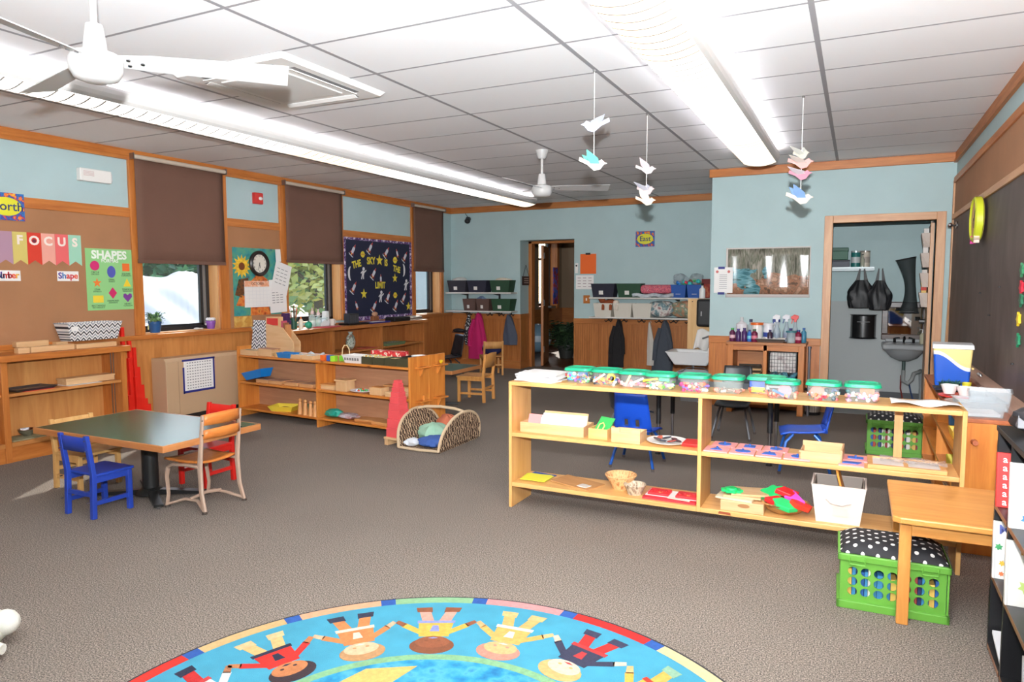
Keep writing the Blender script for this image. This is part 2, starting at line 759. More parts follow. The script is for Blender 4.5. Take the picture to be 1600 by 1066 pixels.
crown_y(XL, YF, YB, 1, oak('Y'))
crown_y(XR, YF, YS, -1, oak('Y'))
trim(XL, XS, YB - 0.025, YB, H - 0.1, H, dark_oak('X'))
trim(XS - 0.03, XR, YS - 0.025, YS, H - 0.09, H, oak('X'))
for a, b in ((YF, 4.56), (5.72, 6.53), (7.70, 9.36)):
    trim(XL, XL + 0.024, a, b, 2.08, 2.17, oak('Y'))
for a, b in ((4.555, 4.66), (5.60, 5.725), (6.53, 6.64), (7.66, 7.705), (9.355, 9.45), (10.22, 10.30)):
    trim(XL, XL + 0.03, a, b, 0.93, H - 0.1, oak('Z'))
trim(XL - 0.02, XL + 0.06, 4.3, 6.0, 0.885, 0.93, oak('Y'))
trim(XL - 0.02, XL + 0.03, YF, 4.3, 0.885, 0.93, oak('Y'))
trim(XL - 0.02, XL + 0.05, 9.2, 10.56, 0.885, 0.93, dark_oak('Y'))

FRAME = plain((46, 47, 50), 0.4, 0.3)
ALU = plain((138, 140, 142), 0.4, 0.5)
GLASS = clear((225, 235, 235), 0.05, 0.02, 'window_glass')


def window(n, y0, y1, z0, z1, x, wm):
    t = bpy.data.objects.new('window_%d' % n, None)
    col.objects.link(t)
    t.location = (x, y0, z0)
    t['kind'] = 'structure'
    W, Hh = y1 - y0, z1 - z0
    xo = -0.20
    for nm, a, b, c, d in (('jamb', 0, 0.012, 0, Hh), ('jamb', W - 0.012, W, 0, Hh)):
        MB().box(-0.14, 0, a, b, c, d).build(nm, wm, t)
    MB().box(-0.14, 0.0, 0, W, 0, 0.012).build('sill_board', wm, t)
    MB().box(-0.14, 0.0, 0, W, Hh - 0.012, Hh).build('head_board', wm, t)
    mb = MB()
    for a, b, c, d in ((0, 0.05, 0, Hh), (W - 0.05, W, 0, Hh), (0, W, 0, 0.05), (0, W, Hh - 0.05, Hh)):
        mb.box(xo, -0.14, a, b, c, d)
    mb.build('frame', FRAME, t)
    mb = MB()
    for a, b, c, d in ((0.05, 0.085, 0.05, Hh - 0.05), (W - 0.12, W - 0.085, 0.05, Hh - 0.05), (0.05, W - 0.085, 0.05, 0.075), (0.05, W - 0.085, Hh - 0.08, Hh - 0.05)):
        mb.box(xo + 0.01, -0.155, a, b, c, d)
    mb.build('sash', FRAME, t)
    MB().box(xo + 0.02, -0.148, W - 0.085, W - 0.05, 0.05, Hh - 0.05).build('track', ALU, t)
    MB().box(xo + 0.022, xo + 0.028, 0.08, W - 0.11, 0.07, Hh - 0.07).build('pane', GLASS, t)
    return t


for k, (a, b) in enumerate(WIN):
    window(k + 1, a, b, ZS, ZT, XL, wood((224, 170, 112), (205, 145, 88), 'Z'))

# ---- back wall with the recessed doorway to the hall
D0, D1, DT = -5.05, -4.09, 2.14
mb = MB()
mb.box(XL, D0, YB, 11.05, 0, H + 0.03)
mb.box(D1, XS + 0.2, YB, 11.05, 0, H + 0.03)
mb.box(D0, D1, YB, 11.05, DT, H + 0.03)
wb = struct('wall_back', mb, BLUE_PAINT)


def beads(parent, x0, x1, y, z0, z1, mat, side=-1):
    mb = MB()
    mb.box(x0, x1, y + side * 0.008, y, z0, z1)
    n = int((x1 - x0) / 0.038)
    w = (x1 - x0) / n
    for i in range(n):
        mb.box(x0 + i * w + 0.0025, x0 + (i + 1) * w - 0.0025, y + side * 0.014, y + side * 0.008, z0, z1)
    mb.build('beadboard', mat, parent, kind='stuff')


beads(wb, XL, D0, YB, 0.12, 0.84, dark_oak('Z'))
beads(wb, D1, XS, YB, 0.12, 0.80, dark_oak('Z'))
trim(XL, D0, YB - 0.03, YB, 0.83, 0.92, dark_oak('X'))
trim(D1, XS, YB - 0.03, YB, 0.79, 0.87, dark_oak('X'))
trim(D0, D0 + 0.02, YB - 0.03, 10.95, 0.83, 0.92, dark_oak('Y'))
trim(D0, D0 + 0.014, YB - 0.014, 10.95, 0.0, 0.83, dark_oak('Z'))
trim(XL, D0 + 0.02, YB - 0.035, YB, 0.0, 0.13, dark_oak('X'))
trim(D0, D0 + 0.022, YB - 0.035, 10.95, 0.0, 0.13, dark_oak('Y'))
trim(D1, XS, YB - 0.035, YB, 0.0, 0.13, dark_oak('X'))
trim(D0, D0 + 0.06, 10.93, 11.06, 0, DT, dark_oak('Z'))
trim(D1 - 0.03, D1, 10.93, 11.06, 0, DT, dark_oak('Z'))
trim(D0, D1, 10.93, 11.06, DT - 0.04, DT, dark_oak('X'))
# ---- open door leaf into the hall
d1 = bpy.data.objects.new('door_1', None)
col.objects.link(d1)
d1['kind'] = 'structure'
d1.location = (D0 + 0.17, 11.07, 0)
d1.rotation_euler = (0, 0, R(107))
MB().box(0.0, 0.86, -0.045, 0, 0.012, DT - 0.06).build('door_leaf', dark_oak('Z'), d1, bevel=0.004)
for z in (0.25, 1.05, 1.85):
    MB().cyl((0.0, -0.055, z), (0.0, -0.055, z + 0.1), 0.012, n=8).build('hinge', STEEL, d1)
MB().cyl((0.78, -0.045, 1.0), (0.78, -0.1, 1.0), 0.025, n=12).build('door_knob', STEEL, d1)

# ---- hall beyond
TAN = plain((150, 128, 104), 0.8)
mb = MB().box(-6.66, -6.38, 11.05, 14.35, 0, 2.73).box(-6.66, -6.38, 15.35, 16.0, 0, 2.73).box(-6.66, -6.38, 14.35, 15.35, 0, 0.9).box(-6.66, -6.38, 14.35, 15.35, 2.5, 2.73)
struct('wall_hall_left', mb, TAN)
mb = MB().box(-6.4, -2.6, 15.7, 15.9, 0, 2.73)
wh = struct('wall_hall_back', mb, TAN)
struct('wall_hall_right', MB().box(-2.75, -2.6, 11.05, 15.7, 0, 2.73), TAN)
struct('ceiling_hall', MB().box(-6.66, -2.6, 11.05, 15.9, 2.73, 2.83), plain((190, 188, 184), 0.9))
trim(-6.38, -6.35, 11.1, 15.7, 0, 0.85, dark_oak('Y'))
trim(-6.38, -2.75, 15.67, 15.7, 0, 0.85, dark_oak('X'))
window(4, 14.35, 15.35, 0.9, 2.5, -6.38, oak('Z'))
trim(-6.52, -6.36, 14.62, 14.70, 1.95, 2.0, FRAME)
trim(-6.38, -6.35, 15.35, 15.47, 0.85, 2.6, oak('Z'))

# ---- sink wall with closet opening
C0, C1, CT = -0.262, 0.70, 2.07
mb = MB()
mb.box(XS, C0, YS, YS + 0.13, 0, H + 0.03)
mb.box(C1, XR + 0.15, YS, YS + 0.13, 0, H + 0.03)
mb.box(C0, C1, YS, YS + 0.13, CT, H + 0.03)
mb.box(XS, XS + 0.13, YS + 0.13, YB, 0, H + 0.03)
ws = struct('wall_sink', mb, BLUE_PAINT)
beads(ws, XS, C0 - 0.09, YS, 0.1, 0.75, oak('Z'))
trim(XS, C0 - 0.085, YS - 0.026, YS, 0.735, 0.815, oak('X'))
trim(XS, C0 - 0.085, YS - 0.03, YS, 0.0, 0.11, oak('X'))
LOAK = lambda a: wood((214, 164, 118), (190, 132, 88), a)
trim(C0 - 0.085, C0, YS - 0.02, YS + 0.13, 0, CT + 0.08, LOAK('Z'))
trim(C1, C1 + 0.085, YS - 0.02, YS + 0.13, 0, CT + 0.08, LOAK('Z'))
trim(C0, C1, YS - 0.02, YS + 0.13, CT, CT + 0.08, LOAK('X'))
# closet interior
CB = 9.72
GREYW = plain((176, 182, 182), 0.6)
mb = MB().box(-0.75, XR, CB, CB + 0.12, 1.2, 2.4)
struct('wall_closet_upper', mb, BLUE_PAINT)
struct('wall_closet_lower', MB().box(-0.75, XR, CB - 0.004, CB + 0.12, 0, 1.2), GREYW)
struct('wall_closet_left', MB().box(-0.75, -0.63, YS + 0.13, CB, 0, 2.4), BLUE_PAINT)
struct('wall_closet_right', MB().box(XR, XR + 0.12, YS + 0.13, CB + 0.1, 0, 2.4), BLUE_PAINT)
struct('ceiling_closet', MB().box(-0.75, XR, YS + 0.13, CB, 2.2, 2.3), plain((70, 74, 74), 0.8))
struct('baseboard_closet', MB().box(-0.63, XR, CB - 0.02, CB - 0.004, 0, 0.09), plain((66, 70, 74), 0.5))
d2 = bpy.data.objects.new('door_2', None)
col.objects.link(d2)
d2['kind'] = 'structure'
d2.location = (C1 - 0.004, YS + 0.135, 0)
d2.rotation_euler = (0, 0, R(87))
MB().box(0.0, 0.9, 0.0, 0.035, 0.015, CT - 0.02).build('door_leaf', LOAK('Z'), d2, bevel=0.003)
MB().cyl((0.82, 0.035, 0.98), (0.82, 0.09, 0.98), 0.025, n=12).build('door_knob', STEEL, d2)

# ---- right wall
wr = struct('wall_right', MB().box(XR, XR + 0.15, YF, YS + 0.13, 0, H + 0.03), BLUE_PAINT)
MB().box(XR - 0.012, XR, YF, 8.37, 2.10, 2.43).build('tack_panel', TACK, wr)
MB().box(XR - 0.012, XR, YF, 8.40, 0.0, 0.72).build('wainscot_panel', oak('Z'), wr)
trim(XR - 0.026, XR, YF, 8.37, 2.42, 2.48, oak('Y'))
trim(XR - 0.028, XR, 8.355, 8.395, 0.72, 2.45, LOAK('Z'))
# ---- wall behind the photographer
struct('wall_front', MB().box(XL - 0.1, XR + 0.1, YF - 0.1, YF, 0, H + 0.03), BLUE_PAINT)

# ---- outdoors
struct('ground', MB().box(-60, -6.66, -20, 60, -0.5, -0.25), mottled('lawn', [(150, 160, 110), (190, 190, 160), (170, 175, 130)], 1.5))
mb = MB()
_r = random.Random(3)
ph = [(_r.uniform(2, 7), _r.uniform(2, 7), _r.uniform(0, 6)) for _ in range(6)]


def tarp(u, v):
    x = -7.6 - 6.5 * u
    y = 3.0 + (0.94 * -x - 3.0) * v
    e = min(1, v * 5, (1 - v) * 12)
    z = -0.25 + 1.86 * math.sin(min(1.0, u * 1.25) * PI / 2) ** 0.8 * (e ** 0.4)
    if u > 0.8:
        z -= (u - 0.8) * 6
    for a, b, c in ph:
        z += 0.02 * math.sin(a * x * 0.7 + b * y + c)
    z += 0.035 * math.sin(9 * y + 2.2 * x)
    return (x, y, z)


mb.surf(60, 60, tarp)
solo('tarpaulin', mb, mottled('tarp_shade_mottle', [(170, 172, 182), (206, 202, 202), (214, 210, 208)], 0.9, 0.6, 4), 'white tarpaulin draped over a mound outside the first window', 'tarpaulin', smooth=True, solid=0.01)  # bluish shadow patches are painted into the mottled tarpaulin colour


def tree(name, label, loc, h, r, cols, seed, n=2600, leaf=0.16, low=0.15, group=None):
    q = random.Random(seed)
    t = thing(name, label, 'tree', loc, group=group)
    mb = MB()
    mb.tube([(0, 0, 0), (0.05, 0.03, h * 0.3), (-0.04, 0.05, h * 0.6), (0.02, 0, h * 0.85)], [0.16, 0.12, 0.08, 0.03])
    for k in range(6):
        a = q.uniform(0, 6.28)
        z = h * q.uniform(0.3, 0.6)
        mb.tube([(0, 0, z), (math.cos(a) * r * 0.4, math.sin(a) * r * 0.4, z + h * 0.16), (math.cos(a) * r * 0.7, math.sin(a) * r * 0.7, z + h * 0.22)], [0.06, 0.04, 0.015], n=6)
    mb.build('trunk', plain((120, 104, 90), 0.9), t)
    mb = MB()
    clumps = [(q.uniform(-1, 1) * r * 0.65, q.uniform(-1, 1) * r * 0.65, h * q.uniform(low + 0.1, 0.9), r * q.uniform(0.3, 0.5)) for _ in range(16)]
    for i in range(n):
        c = q.choice(clumps)
        d = Vector((q.gauss(0, 1), q.gauss(0, 1), q.gauss(0, 0.8))).normalized() * c[3] * q.uniform(0.6, 1.05)
        p = Vector(c[:3]) + d
        s = leaf * q.uniform(0.6, 1.3)
        u = Vector((q.uniform(-1, 1), q.uniform(-1, 1), q.uniform(-0.6, 0.6))).normalized()
        w = u.cross(Vector((q.uniform(-1, 1), q.uniform(-1, 1), q.uniform(-1, 1)))).normalized()
        mb.mi = q.randrange(len(cols))
        mb.add([tuple(p - u * s), tuple(p + w * s * 0.5), tuple(p + u * s), tuple(p - w * s * 0.5)], [(0, 1, 2, 3)])
    mb.build('foliage', [plain(c, 0.6) for c in cols], t, kind='stuff')
    return t


tree('broadleaf_tree', 'bushy dark green tree behind the white tarpaulin', (-17.0, 12.0, -0.25), 4.6, 2.9, [(84, 140, 90), (120, 170, 110), (66, 112, 76)], 5, 5200, 0.2, 0.1)
tree('leafy_tree', 'dark green tree with a pale trunk beyond the tarpaulin', (-18.5, 19.0, -0.25), 5.2, 2.6, [(90, 140, 90), (160, 190, 120), (76, 120, 80)], 6, 4200, 0.2, 0.1)
tree('maple_tree', 'yellow green leafed tree seen through the second window', (-13.0, 14.6, -0.25), 3.6, 1.7, [(240, 228, 130), (214, 214, 120), (246, 236, 160), (160, 190, 130)], 8, 2600, 0.15, 0.28)
tree('spruce_tree', 'blue green trees far behind the yellow tree', (-24.0, 26.6, -0.25), 9.0, 4.6, [(90, 130, 126), (70, 110, 104), (120, 156, 140)], 9, 5200, 0.34, 0.05)
mb = MB().box(-11.2, -9.8, 15.6, 20.0, -0.25, 3.4)
mb.prism([(-11.4, 3.4), (-9.6, 3.4), (-10.5, 4.2)], 'Y', 15.4, 20.2)
solo('garden_shed', mb, plain((214, 214, 210), 0.7), 'pale shed standing outside the narrow far window', 'shed')
# ================================================================== CEILING THINGS
def light_fixture(label, x, y0, y1, zb):
    t = thing('linear_light', label, 'light fixture', (x, 0, zb), group='suspended linear lights')
    LENS = emit((244, 241, 236), TUBE, 'light_lens')
    UPL = emit((250, 250, 255), UP, 'uplight_tube')
    SH = plain((214, 212, 210), 0.45)
    hw = 0.15
    n = 10
    prof = []
    for i in range(n + 1):
        a = -1 + 2 * i / n
        prof.append((a * hw, 0.03 * a * a))
    # lens: a curved diffuser
    WARM = emit((255, 232, 206), TUBE * 0.8, 'light_lens_warm')
    yb_, sec = y1, 0
    while yb_ > y0 + 0.01:
        ya_ = max(y0, yb_ - 1.22)
        mb = MB()
        vs = [(p[0], ya_, p[1]) for p in prof] + [(p[0], yb_, p[1]) for p in prof]
        mb.add(vs, [(i, i + 1, i + n + 2, i + n + 1) for i in range(n)])
        mb.build('lens', WARM if sec in (0, 3) else LENS, t, smooth=True)
        yb_, sec = ya_, sec + 1
    # louvre ribs across the lens
    mb = MB()
    k = int((y1 - y0) / 0.1)
    for j in range(k + 1):
        y = y0 + (y1 - y0) * j / k
        pr = [(p[0], p[1] - 0.004) for p in prof]
        vs = [(p[0], y - 0.006, p[1]) for p in pr] + [(p[0], y + 0.006, p[1]) for p in pr]
        mb.add(vs, [(i, i + 1, i + n + 2, i + n + 1) for i in range(n)])
    mb.build('louvre', plain((170, 166, 160), 0.7), t, kind='stuff')
    mb = MB()
    for s in (-1, 1):
        sp = [(hw, 0.03), (hw + 0.018, 0.05), (hw + 0.027, 0.075), (hw + 0.029, 0.1), (hw + 0.026, 0.118)]
        vs = [(s * a, y0, b) for a, b in sp] + [(s * a, y1, b) for a, b in sp]
        mb.add(vs, [(i, i + 1, i + 6, i + 5) for i in range(4)])
    mb.build('side_reflector', SH, t, solid=0.003)
    for y in (y0, y1):
        pts = [(p[0], p[1]) for p in prof] + [(hw + 0.018, 0.05), (hw + 0.027, 0.075), (hw + 0.029, 0.1), (hw + 0.026, 0.118), (-hw - 0.026, 0.118), (-hw - 0.029, 0.1), (-hw - 0.027, 0.075), (-hw - 0.018, 0.05)]
        MB().prism(pts, 'Y', y - 0.012, y + 0.012).build('end_cap', SH, t)
    MB().box(-0.05, 0.05, y0, y1, 0.035, 0.09).build('spine', SH, t)
    for s in (-1, 1):
        MB().cyl((s * 0.1, y0 + 0.1, 0.104), (s * 0.1, y1 - 0.1, 0.104), 0.013, n=8).build('tube_lamp', UPL, t)
    y = y1 - 0.4
    while y > y0:
        MB().cyl((0, y, 0.09), (0, y, H - zb), 0.003, n=6).build('hanger', STEEL, t)
        y -= 1.8
    return t


light_fixture('long louvred light hanging in the room\'s middle, nearer the chalkboard', -0.91, -0.6, 7.43, 2.58)
light_fixture('long louvred light hanging parallel to the window wall', -4.53, -0.6, 9.72, 2.58)


def ceiling_fan(label, x, y, zm, angs, L=0.74):
    t = thing('ceiling_fan', label, 'ceiling fan', (x, y, H), group='white ceiling fans')
    W = plain((196, 195, 194), 0.4)
    MB().lathe([(0.03, -0.085), (0.042, -0.07), (0.06, -0.015), (0.062, 0)], 20).build('canopy', W, t, smooth=True)
    MB().cyl((0, 0, -0.08), (0, 0, zm - H + 0.1), 0.013).build('down_rod', W, t, smooth=True)
    MB().lathe([(0.045, zm - H + 0.06), (0.042, zm - H + 0.10), (0.032, zm - H + 0.17), (0.014, zm - H + 0.175)], 20).build('rod_collar', W, t, smooth=True)
    MB().lathe([(0.0, zm - H - 0.055), (0.045, zm - H - 0.055), (0.08, zm - H - 0.042), (0.098, zm - H - 0.01), (0.1, zm - H + 0.03), (0.085, zm - H + 0.055), (0.045, zm - H + 0.065), (0.0, zm - H + 0.065)], 28).build('motor_housing', W, t, smooth=True)
    for a in angs:
        ca, sa = math.cos(R(a)), math.sin(R(a))
        mb = MB()
        mb.at((0, 0, zm - H + 0.035), rz=R(a), rx=R(-15))
        n = 6
        pts = [(0.07, -0.04), (0.2, -0.06), (L, -0.085), (L, 0.07), (0.2, 0.055), (0.07, 0.04)]
        mb.poly(pts, -0.002, 0.002)
        b = mb.build('blade', W, t)
        mb = MB()
        mb.at((0, 0, zm - H + 0.035), rz=R(a), rx=R(-15))
        for r_, s_ in ((0.12, 0.02), (0.12, -0.02), (0.17, 0.0)):
            mb.lathe([(0.008, -0.006), (0.008, 0.006)], 8, (r_, s_, 0))
        mb.build('blade_screws', STEEL, b)
    return t


ceiling_fan('white ceiling fan close overhead near the window wall', -2.79, 1.88, 2.30, (46, 166, 286))
ceiling_fan('white ceiling fan farther back in the room', -2.82, 6.42, 2.33, (28, 148, 268), 0.66)

t = thing('ceiling_cassette', 'square white air conditioning cassette set in the ceiling', 'air conditioner', (-3.39, 3.55, H))
W = plain((240, 238, 236), 0.4)
MB().taper(0.43, 0.46, 0.46, 0.49, -0.028, 0.006).build('panel', W, t, bevel=0.006)
MB().box(-0.26, 0.26, -0.27, 0.27, -0.036, -0.027).build('intake_grille', plain((228, 226, 224), 0.5), t, bevel=0.004)
for s in (-1, 1):
    MB().box(s * 0.345 - 0.03, s * 0.345 + 0.03, -0.3, 0.3, -0.0285, -0.026).build('slot', plain((140, 139, 140), 0.6), t)
    MB().at((s * 0.335, 0, -0.034), ry=R(s * 18)).box(-0.02, 0.02, -0.3, 0.3, -0.003, 0.003).build('louvre_vane', W, t)
    MB().box(-0.3, 0.3, s * 0.365 - 0.03, s * 0.365 + 0.03, -0.0285, -0.026).build('slot', plain((140, 139, 140), 0.6), t)
    MB().at((0, s * 0.355, -0.034), rx=R(-s * 18)).box(-0.3, 0.3, -0.02, 0.02, -0.003, 0.003).build('louvre_vane', W, t)

t = thing('smoke_detector', 'small round smoke detector on the ceiling beyond the far fan', 'smoke detector', (-3.43, 9.05, H))
MB().lathe([(0.0, -0.045), (0.045, -0.042), (0.06, -0.02), (0.065, 0)], 20).build('housing', W, t, smooth=True)
MB().lathe([(0.052, -0.034), (0.0535, -0.03), (0.056, -0.027)], 20, caps=False).build('vent_ring', plain((80, 80, 80), 0.6), t)


# ---- paper bird mobiles
def bird(t, c, rz, s, bodyc, wingc, spread=35):
    M0 = Matrix.Translation(c) @ Matrix.Rotation(rz, 4, 'Z') @ Matrix.Scale(s, 4)
    body = MB()
    body.M = M0
    pts = [(-0.10, 0.035), (-0.045, 0.01), (0.0, -0.028), (0.04, -0.02), (0.065, 0.012), (0.088, 0.02), (0.066, 0.03), (0.05, 0.045), (0.02, 0.03), (-0.03, 0.03), (-0.095, 0.06)]
    body.prism(pts, 'Y', -0.004, 0.004)
    b = body.build('paper_bird', plain([v * 0.88 for v in bodyc], 0.8), t)
    for q in (-1, 1):
        w = MB()
        w.M = M0 @ Matrix.Translation((0.0, q * 0.004, 0.018)) @ Matrix.Rotation(R(q * spread), 4, 'X')
        w.poly([(0.035, 0), (-0.025, 0), (-0.055, q * 0.05), (-0.065, q * 0.115), (-0.02, q * 0.08), (0.02, q * 0.045)], -0.001, 0.001)
        w.build('wing', plain([v * 0.88 for v in wingc], 0.8), b)


def mobile(label, x, y, birds):
    t = thing('bird_mobile', label, 'mobile', (x, y, H), group='paper bird mobiles on strings')
    zb = min(b[0] for b in birds)
    MB().cyl((0, 0, 0), (0, 0, zb - H + 0.02), 0.0022, n=5).build('string', PAPER, t)
    MB().lathe([(0.008, -0.012), (0.012, 0)], 8).build('hook', plain((90, 88, 86), 0.5), t)
    for z, rz, s, bc, wc, sp in birds:
        bird(t, (0.0, 0.0, z - H), R(rz), s, bc, wc, sp)


mobile('mobile of two white and mint paper birds nearest the camera', -1.49, 4.19, [(2.385, 200, 0.95, (214, 218, 240), (226, 230, 246), 20), (2.15, 30, 0.95, (226, 222, 214), (120, 220, 200), 40)])
mobile('mobile of three pale pink paper birds in front of the blue back wall', -1.50, 5.43, [(2.295, 15, 0.85, (238, 226, 226), (232, 214, 220), 60), (2.135, 340, 0.9, (238, 214, 214), (226, 226, 240), 35), (2.055, 20, 0.85, (240, 222, 200), (244, 234, 220), 70)])
mobile('mobile of four pink and blue paper birds near the closet door', -0.385, 5.41, [(2.315, 320, 0.8, (228, 222, 206), (222, 224, 216), 45), (2.255, 350, 0.95, (238, 176, 170), (236, 224, 214), 25), (2.175, 340, 0.9, (220, 150, 170), (238, 224, 230), 30), (2.01, 15, 1.0, (238, 222, 206), (140, 180, 232), 50)])

# ================================================================== LEFT WALL THINGS
BLIND = plain((112, 80, 66), 0.85, bump=0.05, bscale=400, var=0.03, vscale=2)


def roller_blind(label, y0, y1, zb):
    t = thing('roller_blind', label, 'blind', (XL + 0.03, y0, zb), group='brown roller blinds')
    W = y1 - y0
    top = 2.665 - zb
    mb = MB()
    mb.surf(12, 8, lambda u, v: (0.022 + 0.004 * math.sin(u * 9 + v * 3), W * u, top * v))
    mb.build('fabric', BLIND, t, smooth=True, solid=0.003)
    MB().box(0.012, 0.03, 0, W, -0.006, 0.03).build('bottom_bar', BLIND, t)
    MB().cyl((0.03, -0.02, top), (0.03, W + 0.02, top), 0.022).build('roller', plain((206, 190, 172), 0.6), t, smooth=True)
    for y in (-0.03, W + 0.02):
        MB().box(0.0, 0.06, y, y + 0.01, top - 0.03, top + 0.03).build('bracket', STEEL, t)


roller_blind('brown roller blind over the nearest window, half drawn', 4.60, 5.66, 1.645)
roller_blind('brown roller blind between the clock poster and the starry board', 6.60, 7.66, 1.70)
roller_blind('narrow brown roller blind in the far corner', 9.37, 10.27, 1.63)

t = thing('emergency_light', 'white plastic emergency box high on the blue wall', 'emergency light', (XL, 4.06, 2.37), rot=ON_LEFT)
MB().box(0, 0.30, 0, 0.115, 0, 0.06).build('housing', WHITE, t, bevel=0.008)
MB().box(0.29, 0.315, 0.02, 0.095, 0, 0.05).build('end_lamp', plain((200, 202, 204), 0.3), t, bevel=0.006)
mb = MB()
for k in range(4):
    mb.box(0.03, 0.13, 0.05 + k * 0.012, 0.054 + k * 0.012, 0.06, 0.061)
mb.build('printed_lines', plain((190, 150, 148), 0.7), t)

t = thing('fire_alarm', 'red fire alarm strobe on the blue wall', 'fire alarm', (XL, 6.11, 2.365), rot=ON_LEFT)
MB().box(-0.01, 0.14, 0, 0.13, 0, 0.012).build('back_plate', plain((190, 205, 208), 0.5), t)
MB().box(0.0, 0.13, 0, 0.13, 0.012, 0.06).build('housing', plain((206, 40, 32), 0.4), t, bevel=0.008)
MB().ell((0.085, 0.065, 0.062), 0.03, 0.022, 0.014).build('strobe_lens', plain((236, 232, 228), 0.15), t, smooth=True)

SIGNBLUE = mottled('sign_mosaic', [(40, 92, 170), (36, 120, 190), (70, 60, 150), (220, 80, 50), (240, 190, 60)], 26, 0.5, 2)


def compass_sign(word, label, loc, rot, w, h, size):
    t = thing('direction_sign', label, 'sign', loc, rot=rot)
    MB().box(0, w, 0, h, 0, 0.003).build('card', SIGNBLUE, t)
    MB().poly(circ(w / 2, h / 2, w * 0.42, 28, h * 0.34), 0.003, 0.004).build('oval', plain((226, 222, 50), 0.5), t)
    text(t, word, size, w / 2, h / 2, 0.0046, plain((30, 50, 110), 0.5), bold=0.001)
    mb = MB()
    for (a, b, r) in ((0.12, 0.85, 0.07), (0.5, 0.92, 0.06), (0.85, 0.1, 0.07), (0.15, 0.12, 0.06), (0.9, 0.82, 0.07)):
        mb.poly(starpts(a * w, b * h, r * w, 0.6, 0.3, 6), 0.003, 0.0036)
    mb.build('flowers', plain((236, 120, 40), 0.5), t)


compass_sign('North', 'colourful sign reading North at the left edge of the tackboard', (XL + 0.026, 3.30, 1.965), ON_LEFT, 0.285, 0.225, 0.105)
compass_sign('East', 'small colourful sign reading East on the blue back wall', (-3.085, YB, 1.985), ON_BACK, 0.295, 0.235, 0.105)

t = thing('pennant_banner', 'paper pennant banner spelling FOCUS on the tackboard', 'banner', (XL + 0.013, 3.26, 1.60), rot=ON_LEFT)
cols = [(178, 140, 160), (214, 196, 110), (214, 60, 40), (236, 166, 150), (232, 106, 106), (160, 212, 186)]
for k, ch in enumerate(' FOCUS'):
    x0 = 0.105 + k * 0.1165
    w = 0.115
    p = MB().poly([(x0, 0.0), (x0 + w / 2, 0.04), (x0 + w, 0.0), (x0 + w, 0.275), (x0, 0.275)], 0.001, 0.0025).build('pennant', plain(cols[k], 0.7), t)
    if ch != ' ':
        text(p, ch, 0.105, x0 + w / 2, 0.205, 0.003, plain((246, 232, 222), 0.7), bold=0.004)
MB().poly(circ(0.105 + 2 * 0.1165 + 0.0575, 0.205, 0.016), 0.003, 0.0036).build('letter_dot', plain((120, 40, 60), 0.7), t)

for word, y0, w, lab in (('Number', 3.335, 0.195, 'white word card reading Number below the pennant banner'), ('Shape', 3.835, 0.19, 'white word card reading Shape beside the green poster')):
    t = thing('word_card', lab, 'card', (XL + 0.013, y0, 1.462), rot=ON_LEFT, group='word cards on the tackboard')
    MB().box(0, w, 0, 0.088, 0, 0.002).build('card', PAPER, t)
    cc = [(80, 50, 150), (40, 110, 180), (206, 50, 50), (200, 40, 60), (224, 90, 60), (230, 170, 60)]
    n = len(word)
    for i, ch in enumerate(word):
        text(t, ch, 0.075, w * (0.13 + 0.74 * i / (n - 1)), 0.046, 0.0026, plain(cc[i % 6], 0.6), bold=0.002)

# ---- SHAPES poster
t = thing('shapes_poster', 'light green SHAPES poster with nine coloured figures', 'poster', (XL + 0.013, 4.095, 1.19), rot=(PI / 2, 0, PI / 2))
MB().box(0, 0.465, 0, 0.575, 0, 0.002).build('sheet', plain((146, 206, 134), 0.6), t)
TXT = plain((46, 74, 52), 0.6)
text(t, 'SHAPES', 0.105, 0.232, 0.515, 0.0026, plain((240, 246, 236), 0.6), bold=0.004)
text(t, 'FORMAS', 0.045, 0.235, 0.462, 0.0026, plain((240, 246, 236), 0.6), bold=0.001)
figs = [('circle', 0.085, 0.415, circ(0, 0, 0.045), (206, 40, 110), 'CIRCLE', 'CIRCULO'), ('oval', 0.245, 0.36, circ(0, 0, 0.042, 24, 0.056), (84, 92, 180), 'OVAL', 'OVALO'),
        ('square', 0.395, 0.405, [(-0.037, -0.037), (0.037, -0.037), (0.037, 0.037), (-0.037, 0.037)], (236, 116, 46), 'SQUARE', 'CUADRADO'),
        ('star', 0.1, 0.255, starpts(0, 0, 0.046), (240, 128, 50), 'STAR', 'ESTRELLA'), ('triangle', 0.4, 0.255, [(-0.04, -0.035), (0.04, -0.035), (0, 0.042)], (240, 206, 50), 'TRIANGLE', 'TRIANGULO'),
        ('diamond', 0.25, 0.16, [(0, -0.055), (0.042, 0), (0, 0.055), (-0.042, 0)], (206, 40, 100), 'DIAMOND', 'DIAMANTE'),
        ('rectangle', 0.105, 0.105, [(-0.05, -0.033), (0.05, -0.033), (0.05, 0.033), (-0.05, 0.033)], (240, 210, 60), 'RECTANGLE', 'RECTANGULO'),
        ('heart', 0.4, 0.115, [(0, -0.045), (0.045, 0.005), (0.042, 0.032), (0.022, 0.04), (0, 0.022), (-0.022, 0.04), (-0.042, 0.032), (-0.045, 0.005)], (126, 62, 150), 'HEART', 'CORAZON')]
for nm, x, y, pts, c, a, b in figs:
    MB().poly([(x + p[0], y + p[1]) for p in pts], 0.002, 0.003).build(nm + '_figure', plain(c, 0.6), t)
    dy = 0.075 if nm in ('oval', 'diamond') else 0.062
    text(t, a, 0.024, x, y - dy, 0.0026, TXT)
    text(t, b, 0.018, x, y - dy - 0.018, 0.0026, TXT)

